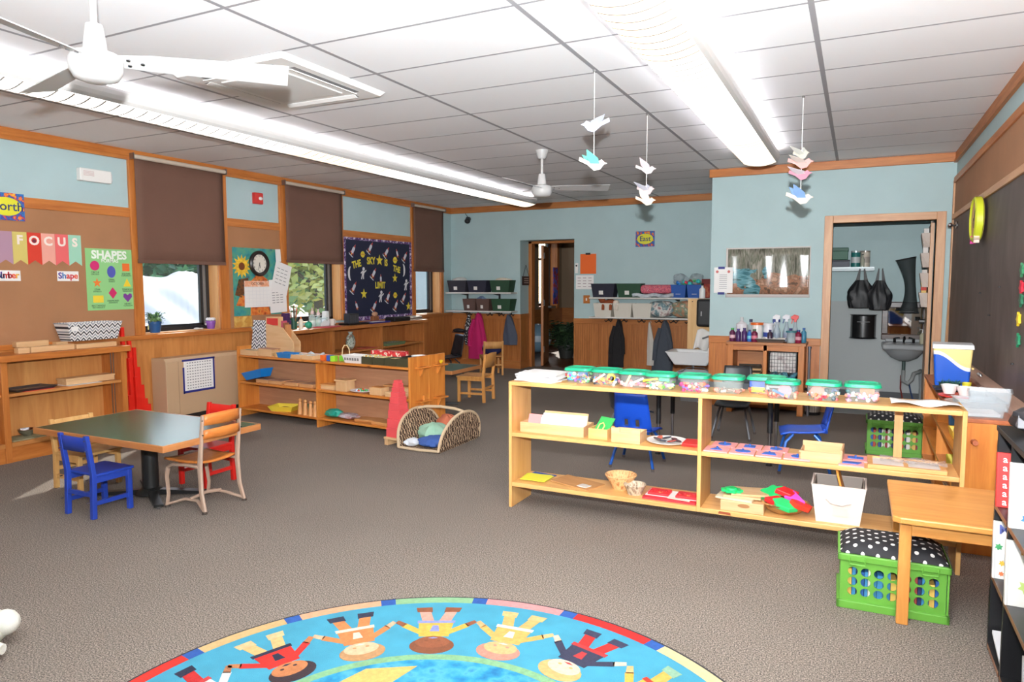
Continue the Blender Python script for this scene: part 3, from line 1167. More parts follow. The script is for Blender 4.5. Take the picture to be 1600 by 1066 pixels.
# ---- teal flower poster, generic
t = thing('flower_poster', 'teal and orange painted flower poster behind the clock', 'poster', (XL + 0.013, 5.79, 1.065), rot=ON_LEFT)
MB().box(0, 0.735, 0, 0.785, 0, 0.002).build('sheet', mottled('teal_paint', [(30, 110, 120), (60, 150, 150), (90, 160, 130), (40, 100, 130)], 7, 0.6, 4), t)
ORG = mottled('orange_paint', [(120, 50, 20), (206, 96, 40), (226, 140, 60), (90, 60, 30)], 14, 0.6, 4)
MB().poly([(0.24, 0.0), (0.56, 0.0), (0.5, 0.2), (0.52, 0.42), (0.38, 0.5), (0.26, 0.4)], 0.002, 0.0026).build('orange_patch', ORG, t)
MB().poly([(0.03, 0.12), (0.22, 0.1), (0.26, 0.22), (0.1, 0.24)], 0.002, 0.0028).build('orange_patch', ORG, t)
MB().poly([(0.02, 0.24), (0.1, 0.22), (0.24, 0.3), (0.22, 0.44), (0.08, 0.42)], 0.002, 0.0024).build('dark_stems', mottled('stems', [(30, 60, 40), (120, 70, 30), (40, 40, 36)], 18), t)
MB().poly(starpts(0.13, 0.57, 0.14, 0.62, 0.2, 14), 0.0026, 0.0034).build('petals', plain((236, 186, 52), 0.6, var=0.12, vscale=30), t)
MB().poly(circ(0.13, 0.57, 0.045), 0.0034, 0.004).build('flower_heart', plain((120, 60, 24), 0.7), t)
MB().box(-0.005, 0.26, -0.13, -0.005, 0, 0.002).build('mat_strip', mottled('yellow_paint', [(214, 170, 80), (196, 140, 60), (230, 196, 110)], 10), t)

t = thing('wall_clock', 'round black framed wall clock over the teal poster', 'clock', (XL + 0.03, 6.165, 1.672), rot=ON_LEFT)
mb = MB().lathe([(0.105, 0.0), (0.15, 0.0), (0.15, 0.02), (0.135, 0.036), (0.115, 0.03), (0.105, 0.012)], 32, caps=False)
mb.build('rim', plain((40, 32, 30), 0.35), t, smooth=True)
MB().poly(circ(0, 0, 0.112, 32), 0.0, 0.012).build('face', plain((228, 222, 210), 0.5), t)
for h in range(12):
    a = PI / 2 - h * PI / 6
    text(t, str(12 if h == 0 else h), 0.03, 0.09 * math.cos(a), 0.09 * math.sin(a), 0.0126, BLACK, 'numeral')
MB().at((0, 0, 0.0135), rz=R(-83)).box(-0.01, 0.055, -0.004, 0.004, 0, 0.001).build('hour_hand', BLACK, t)
MB().at((0, 0, 0.015), rz=R(-108)).box(-0.012, 0.085, -0.0025, 0.0025, 0, 0.001).build('minute_hand', BLACK, t)

t = thing('wall_calendar', 'white October calendar sheet pinned on the teal poster', 'calendar', (XL + 0.018, 5.945, 1.16), rot=ON_LEFT)
MB().box(0, 0.405, 0, 0.31, 0, 0.003).build('sheet', PAPER, t)
MB().box(0.0, 0.405, 0.24, 0.31, 0.003, 0.0036).build('header', mottled('leaf_header', [(240, 206, 180), (236, 160, 120), (246, 226, 206)], 16), t)
text(t, 'OCTOBER', 0.042, 0.2, 0.275, 0.004, plain((110, 50, 40), 0.6))
mb = MB()
for k in range(6):
    mb.box(0.01, 0.395, 0.02 + k * 0.042, 0.0212 + k * 0.042, 0.003, 0.0034)
for k in range(8):
    mb.box(0.01 + k * 0.055, 0.0112 + k * 0.055, 0.02, 0.23, 0.003, 0.0034)
mb.build('ruled_grid', plain((206, 208, 216), 0.7), t)

pp = [('white name list sheet tilted beside the clock', 6.33, 1.36, 0.27, 0.37, R(-16), 5), ('white schedule sheet hanging below the tilted list', 6.32, 1.08, 0.275, 0.40, R(2), 8), ('small white card at the top corner of the teal poster', 6.435, 1.70, 0.085, 0.15, R(3), 0)]
for k, (lab, y, z, w, h, a, nl) in enumerate(pp):
    t = thing('notice_sheet', lab, 'paper', (XL + 0.034 + 0.003 * (2 - k), y, z), rot=(PI / 2, a * 0, PI / 2))
    mb = MB().at((0, 0, 0), rz=a).box(0, w, 0, h, 0, 0.0015)
    mb.build('sheet', PAPER, t)
    if nl:
        mb = MB().at((0, 0, 0), rz=a)
        for i in range(nl):
            for j in range(3):
                mb.box(0.04 + j * 0.065, 0.085 + j * 0.065, h * 0.3 + i * h * 0.6 / nl, h * 0.3 + 0.006 + i * h * 0.6 / nl, 0.0015, 0.002)
        mb.build('written_lines', plain((90, 90, 100), 0.7), t)

# ---- bulletin board THE SKY IS THE LIMIT
t = thing('bulletin_board', 'navy bulletin board reading THE SKY IS THE LIMIT', 'bulletin board', (XL + 0.013, 7.70, 0.905), rot=ON_LEFT)
BW, BH = 1.655, 1.20
MB().box(0, BW, 0, BH, 0, 0.004).build('backing_paper', plain((28, 34, 60), 0.7), t)
BORD = mottled('galaxy_border', [(60, 40, 90), (120, 60, 120), (50, 50, 110), (200, 180, 220), (70, 40, 80)], 30, 0.6, 2)
for a, b, c, d in ((0, BW, BH - 0.06, BH), (0, BW, 0, 0.06), (0, 0.06, 0.06, BH - 0.06), (BW - 0.06, BW, 0.06, BH - 0.06)):
    br = MB().box(a, b, c, d, 0.004, 0.0055).build('border_strip', BORD, t)
    L = max(b - a, d - c)
    for k in range(int(L / 0.17)):
        s = 0.08 + k * 0.17
        x, y = (a + s, (c + d) / 2) if (b - a) > (d - c) else ((a + b) / 2, c + s)
        MB().poly(circ(x, y, 0.022, 10), 0.0055, 0.0065).build('border_dot', plain((216, 206, 224), 0.6), br)
YEL = plain((226, 206, 60), 0.55)
for s, x, y, a, sz in (('THE', 0.29, 0.80, 12, 0.135), ('SKY', 0.62, 0.855, 2, 0.14), ('IS', 0.98, 0.835, 0, 0.135), ('THE', 1.25, 0.745, -10, 0.125), ('LIMIT', 0.83, 0.50, 0, 0.13)):
    text(t, s, sz, x, y, 0.0046, YEL, bold=0.005, rot=R(a), sx=0.8)
for x, y, r in ((0.82, 0.87, 0.085), (1.2, 0.61, 0.07), (0.44, 0.38, 0.075), (1.55, 0.17, 0.07)):
    MB().poly(starpts(x, y, r), 0.004, 0.006).build('paper_star', YEL, t)
for x, y, r in ((0.43, 0.945, 0.045), (1.21, 0.885, 0.05), (1.2, 0.35, 0.045)):
    pl = MB().poly(circ(x, y, r), 0.004, 0.006).build('paper_planet', YEL, t)
    MB().poly(circ(x, y, r * 1.35, 20, r * 0.25), 0.006, 0.007).build('planet_ring', plain((206, 160, 50), 0.6), pl)
for x, y, s in ((0.155, 0.67, 1), (1.415, 0.735, -1)):
    pts = [(x + s * 0.06 * math.cos(R(a)) * -1, y + 0.1 * math.sin(R(a))) for a in range(-90, 91, 20)] + [(x + s * 0.018 * math.cos(R(a)) * -1, y + 0.085 * math.sin(R(a))) for a in range(80, -81, -20)]
    MB().poly(pts, 0.004, 0.006).build('paper_moon', plain((222, 222, 226), 0.6), t)
GREY = plain((206, 210, 220), 0.6)
for i, (x, y, a) in enumerate(((0.22, 1.0, -35), (0.61, 1.05, -35), (1.0, 1.0, -40), (1.48, 0.95, -35), (0.68, 0.68, -35), (0.22, 0.48, -35), (1.02, 0.33, -30), (1.43, 0.31, -35), (0.68, 0.2, -35), (1.22, 0.2, -30), (1.27, 0.99, 20), (0.27, 0.22, 22), (0.845, 0.6, 0))):
    small = i >= 10
    s = 0.75 if small else 1.0
    mb = MB().at((x, y, 0), rz=R(a))
    mb.mat(0).poly([(-0.022 * s, -0.05 * s), (0.022 * s, -0.05 * s), (0.026 * s, 0.02 * s), (0, 0.095 * s), (-0.026 * s, 0.02 * s)], 0.004, 0.006)
    mb.mat(1).poly([(-0.018 * s, 0.045 * s), (0.018 * s, 0.045 * s), (0, 0.097 * s)], 0.006, 0.0065)
    mb.mat(1).poly([(-0.02 * s, -0.05 * s), (-0.045 * s, -0.075 * s), (-0.02 * s, -0.01 * s)], 0.004, 0.0055).poly([(0.02 * s, -0.05 * s), (0.045 * s, -0.075 * s), (0.02 * s, -0.01 * s)], 0.004, 0.0055)
    mb.mat(2).poly([(-0.015 * s, -0.05 * s), (0.015 * s, -0.05 * s), (0, -0.1 * s)], 0.004, 0.005)
    if not small:
        mb.mat(0).poly([(-0.06, -0.085), (0.06, -0.085), (0.04, -0.1), (-0.04, -0.1)], 0.004, 0.0045)
    mb.build('paper_rocket', [GREY, plain((200, 70, 60), 0.6), plain((236, 150, 60), 0.6)], t)
for x, y in ((0.43, 0.68), (1.49, 0.51), (0.84, 0.34)):
    mb = MB().at((x, y, 0), rz=R(-12))
    mb.poly(circ(0, 0.06, 0.026, 12), 0.004, 0.006).poly([(-0.028, 0.03), (0.028, 0.03), (0.022, -0.03), (-0.022, -0.03)], 0.004, 0.006)
    mb.poly([(0.02, 0.03), (0.06, 0.06), (0.065, 0.045), (0.025, 0.005)], 0.004, 0.006).poly([(-0.02, 0.03), (-0.055, -0.01), (-0.045, -0.02), (-0.02, 0.005)], 0.004, 0.006)
    mb.poly([(-0.02, -0.03), (0.0, -0.03), (-0.01, -0.095), (-0.03, -0.09)], 0.004, 0.006).poly([(0.002, -0.03), (0.02, -0.03), (0.035, -0.08), (0.018, -0.085)], 0.004, 0.006)
    mb.build('paper_astronaut', plain((226, 226, 230), 0.6), t)

# ---- heater
t = thing('radiator_cabinet', 'tan metal heater cabinet below the nearest window', 'heater', (XL + 0.034, 4.70, 0.0))
HT = plain((196, 164, 130), 0.45)
mb = MB()
mb.prism([(0, 0.1), (0.215, 0.1), (0.215, 0.655), (0.19, 0.69), (0, 0.69)], 'Y', 0.0, 1.0)
mb.build('casing', HT, t, bevel=0.006)
MB().box(0, 0.18, 0.02, 0.98, 0, 0.1).build('toe_recess', plain((40, 34, 30), 0.8), t)
MB().box(0.215, 0.217, 0.14, 0.143, 0.12, 0.65).build('panel_seam', plain((150, 122, 94), 0.6), t)
t = thing('hundred_chart', 'white number chart edged in blue tape on the heater', 'chart', (XL + 0.034 + 0.216, 4.905, 0.335), rot=ON_LEFT)
MB().box(0, 0.37, 0, 0.32, 0, 0.0015).build('sheet', PAPER, t)
mb = MB()
for i in range(10):
    for j in range(10):
        mb.box(0.036 + i * 0.031, 0.052 + i * 0.031, 0.025 + j * 0.029, 0.034 + j * 0.029, 0.0015, 0.002)
mb.build('printed_numbers', plain((120, 120, 128), 0.7), t, kind='stuff')
TAPE = plain((38, 44, 128), 0.5)
for a, b, c, d in ((-0.02, 0.385, 0.31, 0.33), (0.36, 0.38, 0, 0.33), (-0.01, 0.38, -0.015, 0.008), (-0.015, 0.005, -0.02, 0.25)):
    MB().box(a, b, c, d, 0.0015, 0.0025).build('blue_tape', TAPE, t)
# ================================================================== LEFT SIDE FURNITURE
# ---- built-in bookcase below the tackboard
t = thing('low_bookcase', 'built-in oak bookcase along the window wall, nearest the camera', 'bookcase', (XL + 0.0145, 1.6, 0))
D, L = 0.30, 2.65
MB().box(0, D + 0.03, -0.02, L + 0.02, 0.815, 0.868).build('top', oak('Y'), t, bevel=0.004)
MB().box(0, 0.012, 0, L, 0.11, 0.815).build('back_panel', wood((214, 156, 92), (186, 120, 62), 'Z', scale=5), t)
for y in (0.0, 1.575, L - 0.06):
    MB().box(0.012, D, y, y + 0.05, 0.0, 0.815).build('upright', oak('Z'), t, bevel=0.003)
for y0, y1 in ((0.05, 1.575), (1.625, L - 0.06)):
    MB().box(0.012, D - 0.015, y0, y1, 0.53, 0.555).build('shelf', panel_oak('Y'), t, bevel=0.002)
    MB().box(0.012, D, y0, y1, 0.125, 0.16).build('bottom_shelf', panel_oak('Y'), t, bevel=0.002)
MB().box(0.05, D - 0.01, 0.0, L - 0.01, 0.0, 0.125).build('kick_board', oak('Y'), t)
for y in (L - 0.075, L - 0.10):
    MB().box(0.2, 0.206, y, y + 0.008, 0.16, 0.815).build('shelf_track', STEEL, t)

BLK = maple('Y')
blocks = [('short light wood block at the near end of the bookcase top', -6.185, 3.345, 0.06, 0.09, 0, 0.045), ('long light wood block lying along the bookcase top edge', -6.185, 3.445, 0.06, 0.36, 0, 0.048), ('long light wood block below the zigzag basket', -6.165, 3.815, 0.055, 0.37, 0, 0.04),
          ('wood block lying flat under another behind the long block', -6.275, 3.40, 0.07, 0.30, 0, 0.045), ('wood block stacked on top of another on the bookcase', -6.27, 3.38, 0.06, 0.26, 0.045, 0.045), ('small wood block next to the stacked pair of blocks', -6.275, 3.705, 0.06, 0.10, 0, 0.065)]
for lab, x, y, w, l, z0, h in blocks:
    mb = MB().box(0, w, 0, l, 0, h)
    solo('wooden_block', mb, BLK, lab, 'block', (x, y, 0.868 + z0), bevel=0.003, group='wooden blocks on the bookcase')
solo('wooden_riser', MB().box(0, 0.07, 0, 0.48, 0, 0.065), dark_oak('Y'), 'narrow oak strip under the zigzag basket', 'riser', (-6.31, 3.82, 0.868), bevel=0.003)


CHEV = pattern('chevron_fabric', chevron_build(1, 2, 19.0, 17.0, [(236, 234, 232), (46, 48, 56), (236, 234, 232), (150, 156, 164)]))
t = thing('chevron_basket', 'grey and white zigzag fabric basket on the bookcase', 'basket', (-6.245, 4.02, 0.933))
mb = MB()
mb.tub(0.075, 0.215, 0.10, 0.255, 0, 0.16, 0.005, rim=0.004)
mb.build('basket_body', CHEV, t, bevel=0.012)
MB().box(0.0945, 0.0965, -0.22, -0.16, 0.09, 0.13).build('label_card', PAPER, t)
mb = MB()
mb.surf(8, 8, lambda u, v: (-0.085 + 0.17 * u, -0.235 + 0.47 * v, 0.135 + 0.03 * math.sin(9 * u + 7 * v) * math.sin(5 * v)))
mb.build('plastic_liner', plain((214, 216, 220), 0.35), t, smooth=True)

t = thing('tabletop_scale', 'white rounded device at the near end of the bookcase', 'device', (-6.17, 3.10, 0.868))
MB().box(-0.06, 0.06, -0.07, 0.09, 0, 0.015).build('base', BLACK, t)
MB().taper(0.05, 0.07, 0.035, 0.04, 0.015, 0.09).build('housing', WHITE, t, bevel=0.012)

t = thing('serving_tray', 'black tray with upturned rim on the bookcase shelf', 'tray', (-6.20, 3.45, 0.559), rz=R(4))
MB().tub(0.09, 0.15, 0.115, 0.175, 0, 0.02, 0.004).build('tray_body', plain((70, 70, 74), 0.35), t)
solo('red_sheet', MB().box(-0.1, 0.11, -0.12, 0.13, 0, 0.004), plain((206, 70, 50), 0.7), 'red paper sheet lying below the black tray', 'paper', (-6.19, 3.47, 0.555))
t = thing('long_wooden_box', 'long flat light wood box on the bookcase shelf', 'box', (-6.2, 3.92, 0.559))
MB().box(-0.06, 0.07, -0.2, 0.24, 0, 0.04).build('box_body', maple('Y'), t, bevel=0.002)
MB().box(-0.065, 0.075, -0.205, 0.245, 0.04, 0.055).build('lid', maple('Y'), t, bevel=0.002)
solo('white_sheet', MB().box(-0.1, 0.09, -0.14, 0.16, 0, 0.003), PAPER, 'white paper under the long wooden box', 'paper', (-6.17, 3.85, 0.555))
t = thing('steel_bowl', 'small shiny steel bowl on the bottom shelf', 'bowl', (-6.2, 3.42, 0.1705))
MB().lathe([(0.028, 0), (0.03, 0.004), (0.06, 0.03), (0.072, 0.058), (0.068, 0.058), (0.055, 0.03), (0.02, 0.008)], 20).build('bowl_body', CHROME, t, smooth=True)
solo('folded_mat', MB().box(-0.1, 0.1, -0.13, 0.13, 0, 0.01), mottled('green_mat', [(130, 130, 96), (150, 146, 116)], 20), 'olive work mat on the bottom shelf under a bowl', 'mat', (-6.19, 3.38, 0.16))
solo('paper_pad', MB().box(-0.1, 0.1, -0.12, 0.16, 0, 0.02), PAPER, 'white paper pad lying on the bottom bookcase shelf', 'paper', (-6.18, 3.76, 0.16))
solo('envelope_stack', MB().box(-0.09, 0.1, -0.1, 0.1, 0, 0.03), PAPER, 'white envelopes at the far end of the bottom bookcase shelf', 'paper', (-6.18, 4.06, 0.16))
t = thing('brass_trinket', 'small brass beaded ornament at the frame edge on the bottom shelf', 'ornament', (-6.18, 3.10, 0.16))
MB().ell((0, 0, 0.03), 0.04, 0.05, 0.03).build('bead_heap', plain((190, 150, 70), 0.4, 0.6), t)
MB().ell((0, 0.0, 0.075), 0.02, 0.02, 0.02).build('bead_top', plain((190, 150, 70), 0.4, 0.6), t)

# ---- red rods leaning by the bookcase
RED = plain((226, 36, 22), 0.4)
rods = [(1.02, 4.405), (0.91, 4.47), (0.815, 4.515), (0.72, 4.435), (0.62, 4.545), (0.53, 4.49), (0.44, 4.575), (0.36, 4.41), (0.30, 4.605), (0.24, 4.635)]
names = ['tallest', 'second tallest', 'third tallest', 'fourth tallest', 'fifth tallest', 'sixth tallest', 'seventh tallest', 'eighth tallest', 'ninth tallest', 'shortest']
for k, (h, y) in enumerate(rods):
    lean = 0.05
    row = 0 if k in (0, 1, 2, 4, 6, 8, 9) else 1
    mb = MB().box(-0.016, 0.016, -0.016, 0.016, 0, h)
    solo('red_rod', mb, RED, 'red wooden rod leaning beside the bookcase, %s of the ten' % names[k], 'rod', (XL + 0.066 + 0.035 * row, y, 0.001), rot=(0, R(-2.0), 0), bevel=0.002, group='red rods beside the bookcase')

# ---- potted plants on the window sill
def potted(name, label, loc, r, h, potc, leafc, n, spread, ll, seed, flower=None):
    t = thing(name, label, 'plant', loc)
    MB().lathe([(r * 0.72, 0), (r * 0.95, h * 0.8), (r, h * 0.8), (r, h), (r * 0.88, h), (r * 0.85, h * 0.85), (0.0, h * 0.85)], 20).build('pot', plain(potc, 0.45), t, smooth=True)
    q = random.Random(seed)
    mb = MB()
    for i in range(n):
        a = q.uniform(0, 6.28)
        d = spread * q.uniform(0.15, 1)
        z1 = h + ll * q.uniform(-0.3, 1.0)
        p0 = Vector((0.3 * r * math.cos(a), 0.3 * r * math.sin(a), h * 0.85))
        p2 = Vector((d * math.cos(a), d * math.sin(a), z1))
        p1 = (p0 + p2) / 2 + Vector((0, 0, ll * 0.4))
        side = Vector((-math.sin(a), math.cos(a), 0.2)) * ll * 0.13
        mb.mi = q.randrange(len(leafc))
        mb.add([tuple(p0), tuple(p1 - side), tuple(p2), tuple(p1 + side)], [(0, 1, 2, 3)])
        for e in range(3):
            f = q.uniform(0.4, 1.0)
            c = p0.lerp(p2, f) + Vector((q.uniform(-1, 1), q.uniform(-1, 1), q.uniform(-0.5, 1))) * ll * 0.15
            s = ll * 0.16
            mb.add([tuple(c + Vector((-s, 0, 0))), tuple(c + Vector((0, s * 0.6, s * 0.5))), tuple(c + Vector((s, 0, 0.2 * s))), tuple(c + Vector((0, -s * 0.6, s * 0.2)))], [(0, 1, 2, 3)])
    mb.build('foliage', [plain(c, 0.55) for c in leafc], t, kind='stuff')
    if flower:
        mb = MB()
        for i in range(7):
            a = i * 0.9
            mb.ell((0.6 * r * math.cos(a), 0.6 * r * math.sin(a), h + 0.02), r * 0.42, r * 0.42, 0.018, 8, 5)
        mb.build('blossom', plain(flower, 0.7), t, smooth=True, kind='stuff')
    return t


t = potted('potted_plant', 'trailing green plant in a blue pot on the sill', (-6.41, 4.81, 0.942), 0.064, 0.115, (30, 84, 140), [(96, 140, 90), (130, 168, 110), (70, 110, 76)], 70, 0.13, 0.10, 4)
mb = MB().at((0, 0, 0), rz=R(-35))
mb.prism([(-0.016, 0.03), (0.016, 0.03), (0.016, 0.045), (0.006, 0.045), (0.006, 0.08), (-0.006, 0.08), (-0.006, 0.045), (-0.016, 0.045)], 'Y', -0.066, -0.056)
mb.build('pot_ornament', plain((196, 196, 120), 0.5), t)
t = potted('flower_pot', 'white flower in a small purple pot on the sill', (-6.40, 5.49, 0.942), 0.052, 0.085, (140, 84, 170), [(90, 120, 90)], 12, 0.05, 0.03, 5, (240, 236, 236))
MB().at((0, 0, 0), rz=R(-35)).box(-0.02, 0.02, -0.054, -0.047, 0.04, 0.06).build('pot_label', PAPER, t)
mb = MB().ell((0, 0, 0.012), 0.03, 0.035, 0.012).ell((0.01, 0.05, 0.01), 0.02, 0.025, 0.01)
solo('white_stones', mb, plain((214, 206, 196), 0.7), 'two pale stones on the sill beside the purple pot', 'stones', (-6.38, 5.29, 0.942), smooth=True)

# ---- built-in bookcase far along the window wall
t = thing('window_bookcase', 'long dark oak bookcase built in below the far windows', 'bookcase', (XL + 0.0165, 6.02, 0))
L = 3.18
D = 0.36
MB().box(0, D + 0.03, 0, L + 0.02, 0.835, 0.88).build('top', dark_oak('Y'), t, bevel=0.004)
for y in (0.0, 1.0, 2.03, L - 0.06):
    MB().box(0.0, D, y, y + 0.05, 0, 0.835).build('upright', dark_oak('Z'), t, bevel=0.003)
for y0, y1 in ((0.05, 1.0), (1.05, 2.03), (2.08, L - 0.06)):
    MB().box(0, D - 0.01, y0, y1, 0.515, 0.54).build('shelf', dark_oak('Y'), t)
    MB().box(0, D - 0.01, y0, y1, 0.10, 0.13).build('bottom_shelf', dark_oak('Y'), t)
MB().box(0.03, D - 0.03, 0, L, 0, 0.1).build('kick_board', dark_oak('Y'), t)
ZT2 = 0.88

t = thing('brush_cup', 'dark green cup full of paintbrushes and pencils', 'cup', (-6.2, 6.55, ZT2))
MB().lathe([(0.04, 0), (0.045, 0.14), (0.04, 0.14), (0.036, 0.01)], 16).build('cup_body', plain((30, 80, 60), 0.45), t, smooth=True)
q = random.Random(2)
for k in range(12):
    a = q.uniform(0, 6.28)
    tilt = q.uniform(0.02, 0.075)
    mb = MB().cyl((0.02 * math.cos(a), 0.02 * math.sin(a), 0.02), (tilt * math.cos(a), tilt * math.sin(a), q.uniform(0.22, 0.30)), 0.004, n=6)
    mb.build('paintbrush', plain(q.choice([(170, 110, 60), (200, 150, 100), (60, 50, 50), (120, 70, 50), (190, 60, 60)]), 0.5), t)
t = thing('glue_bottle', 'white glue bottle with a tapered tip', 'bottle', (-6.11, 6.58, ZT2))
MB().lathe([(0.026, 0), (0.028, 0.1), (0.012, 0.125), (0.005, 0.15), (0.0, 0.15)], 14).build('bottle_body', plain((236, 230, 214), 0.5), t, smooth=True)
MB().lathe([(0.013, 0.122), (0.01, 0.14), (0.003, 0.155)], 12).build('cap', plain((230, 120, 40), 0.5), t)
solo('scissor_rack', MB().box(-0.04, 0.04, -0.05, 0.05, 0, 0.11).box(-0.03, 0.03, -0.04, 0.04, 0.11, 0.2), plain((70, 40, 90), 0.5), 'purple handled scissors standing in a small caddy', 'scissors', (-6.2, 6.42, ZT2))
t = thing('yarn_ball', 'shiny teal green ball next to the glue bottle', 'ball', (-6.10, 6.70, ZT2))
MB().ell((0, 0, 0.045), 0.045, 0.045, 0.045, 16, 10).build('ball_body', plain((40, 150, 120), 0.25), t, smooth=True)
MB().lathe([(0.012, 0.085), (0.012, 0.096), (0.0, 0.096)], 10).build('ball_cap', plain((30, 110, 90), 0.4), t)
for k, (lab, y, h, c) in enumerate((('clear pump bottle left of the white dispenser', 6.86, 0.17, (206, 226, 222)), ('clear jar with mint green contents', 6.97, 0.15, (150, 200, 170)))):
    t = thing('clear_bottle', lab, 'bottle', (-6.18, y, ZT2), group='clear bottles by the window')
    MB().lathe([(0.04, 0), (0.045, 0.02), (0.045, h * 0.75), (0.02, h * 0.9), (0.02, h)], 16).build('bottle_body', clear((210, 230, 226), 0.45, 0.1, 'tinted_clear'), t, smooth=True)
    MB().lathe([(0.038, 0.004), (0.04, 0.02), (0.04, h * 0.4), (0.0, h * 0.4)], 14).build('contents', plain(c, 0.5), t, smooth=True)
    MB().lathe([(0.022, h), (0.022, h + 0.03), (0.008, h + 0.05), (0.008, h + 0.08)], 12).build('pump', plain((226, 200, 200), 0.5), t)
t = thing('tape_dispenser', 'white angular tape dispenser on the bookcase top', 'dispenser', (-6.17, 7.05, ZT2), rz=R(90))
MB().prism([(-0.09, 0), (0.08, 0), (0.085, 0.06), (0.07, 0.2), (0.02, 0.2), (0.01, 0.1), (-0.09, 0.05)], 'Y', -0.035, 0.035).build('dispenser_body', plain((226, 234, 234), 0.4), t, bevel=0.006)
MB().cyl((0.03, -0.04, 0.1), (0.03, 0.04, 0.1), 0.025, n=16).build('tape_roll', clear((210, 230, 226), 0.6, 0.2, 'tape_clear'), t)
t = thing('white_mug', 'small white mug at the window edge of the bookcase top', 'mug', (-6.2, 7.26, ZT2))
MB().lathe([(0.03, 0), (0.036, 0.09), (0.032, 0.09), (0.028, 0.01), (0, 0.01)], 16).build('mug_body', plain((226, 216, 206), 0.4), t, smooth=True)
MB().tube([(0, 0.034, 0.075), (0, 0.06, 0.07), (0, 0.065, 0.045), (0, 0.05, 0.025), (0, 0.032, 0.02)], 0.006, 6).build('mug_handle', plain((226, 216, 206), 0.4), t, smooth=True)
solo('pink_folder', MB().at((0, 0, 0), rz=R(12)).box(-0.11, 0.11, -0.16, 0.16, 0, 0.012), plain((196, 70, 80), 0.6), 'pink folder lying below the white tape dispenser', 'folder', (-6.06, 7.00, ZT2))
t = thing('speaker_box', 'black mesh box standing before the navy board', 'box', (-6.24, 7.70, ZT2 + 0.0))
MB().box(-0.05, 0.05, -0.10, 0.10, 0, 0.145).build('box_body', plain((44, 44, 48), 0.6), t, bevel=0.005)
mb = MB()
for k in range(9):
    mb.box(0.05, 0.053, -0.09 + k * 0.0215, -0.08 + k * 0.0215, 0.02, 0.13)
mb.build('mesh_slats', plain((80, 80, 84), 0.5), t, kind='stuff')
solo('black_tray', MB().tub(0.09, 0.2, 0.1, 0.22, 0, 0.022, 0.006), BLACK, 'flat black tray under the navy board', 'tray', (-6.13, 7.62, ZT2))
t = thing('blue_tray', 'blue tray of white papers on the bookcase top', 'tray', (-6.1, 8.06, ZT2))
MB().tub(0.09, 0.2, 0.105, 0.22, 0, 0.02, 0.005).build('tray_body', plain((54, 60, 150), 0.45), t)
MB().at((0, 0, 0.006), rz=R(10)).box(-0.07, 0.07, -0.15, 0.15, 0, 0.012).build('paper_sheets', PAPER, t)
t = thing('brown_figurine', 'small brown wooden toy standing near the blue tray', 'toy', (-6.24, 8.22, ZT2))
MB().box(-0.03, 0.03, -0.07, 0.07, 0, 0.09).build('toy_body', plain((140, 84, 50), 0.6), t, bevel=0.012)
MB().ell((0.0, 0.0, 0.115), 0.035, 0.06, 0.035).build('toy_head', plain((196, 150, 120), 0.6), t, smooth=True)
t = thing('tool_case', 'black zipped case lying on the bookcase top', 'case', (-6.12, 8.62, ZT2))
MB().box(-0.09, 0.09, -0.2, 0.2, 0, 0.06).build('case_body', BLACK, t, bevel=0.012)
MB().tube([(0.09, -0.05, 0.03), (0.12, -0.04, 0.035), (0.12, 0.04, 0.035), (0.09, 0.05, 0.03)], 0.007, 6).build('case_handle', BLACK, t)
for k in range(3):
    solo('picture_book', MB().at((0, 0, 0), rz=R(-4 + 5 * k)).box(-0.1, 0.1, -0.14, 0.14, 0, 0.018), plain([(200, 190, 176), (120, 100, 90), (230, 226, 216)][k], 0.6), ['pale book at the bottom of the far stack', 'brown book in the middle of the far stack', 'white book on top of the far stack'][k], 'book', (-6.13, 9.0, ZT2 + 0.018 * k + 0.0005 * k), bevel=0.002, group='books stacked at the bookcase end')
t = thing('patterned_case', 'plastic bag of green trinkets on the bookcase shelf', 'bag', (-6.15, 7.56, 0.54))
mb = MB()
mb.ell((0, 0, 0.11), 0.05, 0.085, 0.11, 14, 8)
mb.build('bag_body', mottled('bag_trinkets', [(150, 170, 140), (210, 210, 200), (90, 120, 100), (190, 120, 110)], 30), t, smooth=True)
MB().lathe([(0.02, 0.21), (0.035, 0.245)], 10).build('bag_neck', plain((200, 206, 200), 0.4), t)
t = thing('bead_tray', 'green edged tray of beads on the far bookcase shelf', 'tray', (-6.12, 8.42, 0.54))
MB().tub(0.1, 0.22, 0.11, 0.24, 0, 0.04, 0.006).build('tray_body', plain((110, 130, 90), 0.6), t)
MB().box(-0.09, 0.09, -0.21, 0.21, 0.008, 0.034).build('bead_fill', mottled('bead_fill', [(70, 90, 60), (190, 190, 170), (120, 100, 90), (60, 80, 50)], 40), t)
solo('flat_board', MB().box(-0.09, 0.09, -0.15, 0.15, 0, 0.012), panel_oak('Y'), 'thin wooden board on the shelf next to the bead tray', 'board', (-6.08, 8.85, 0.54))
solo('red_sheet', MB().box(-0.09, 0.09, -0.12, 0.12, 0, 0.01), plain((190, 90, 70), 0.6), 'reddish card on the shelf below the tool case', 'paper', (-6.1, 7.85, 0.54))


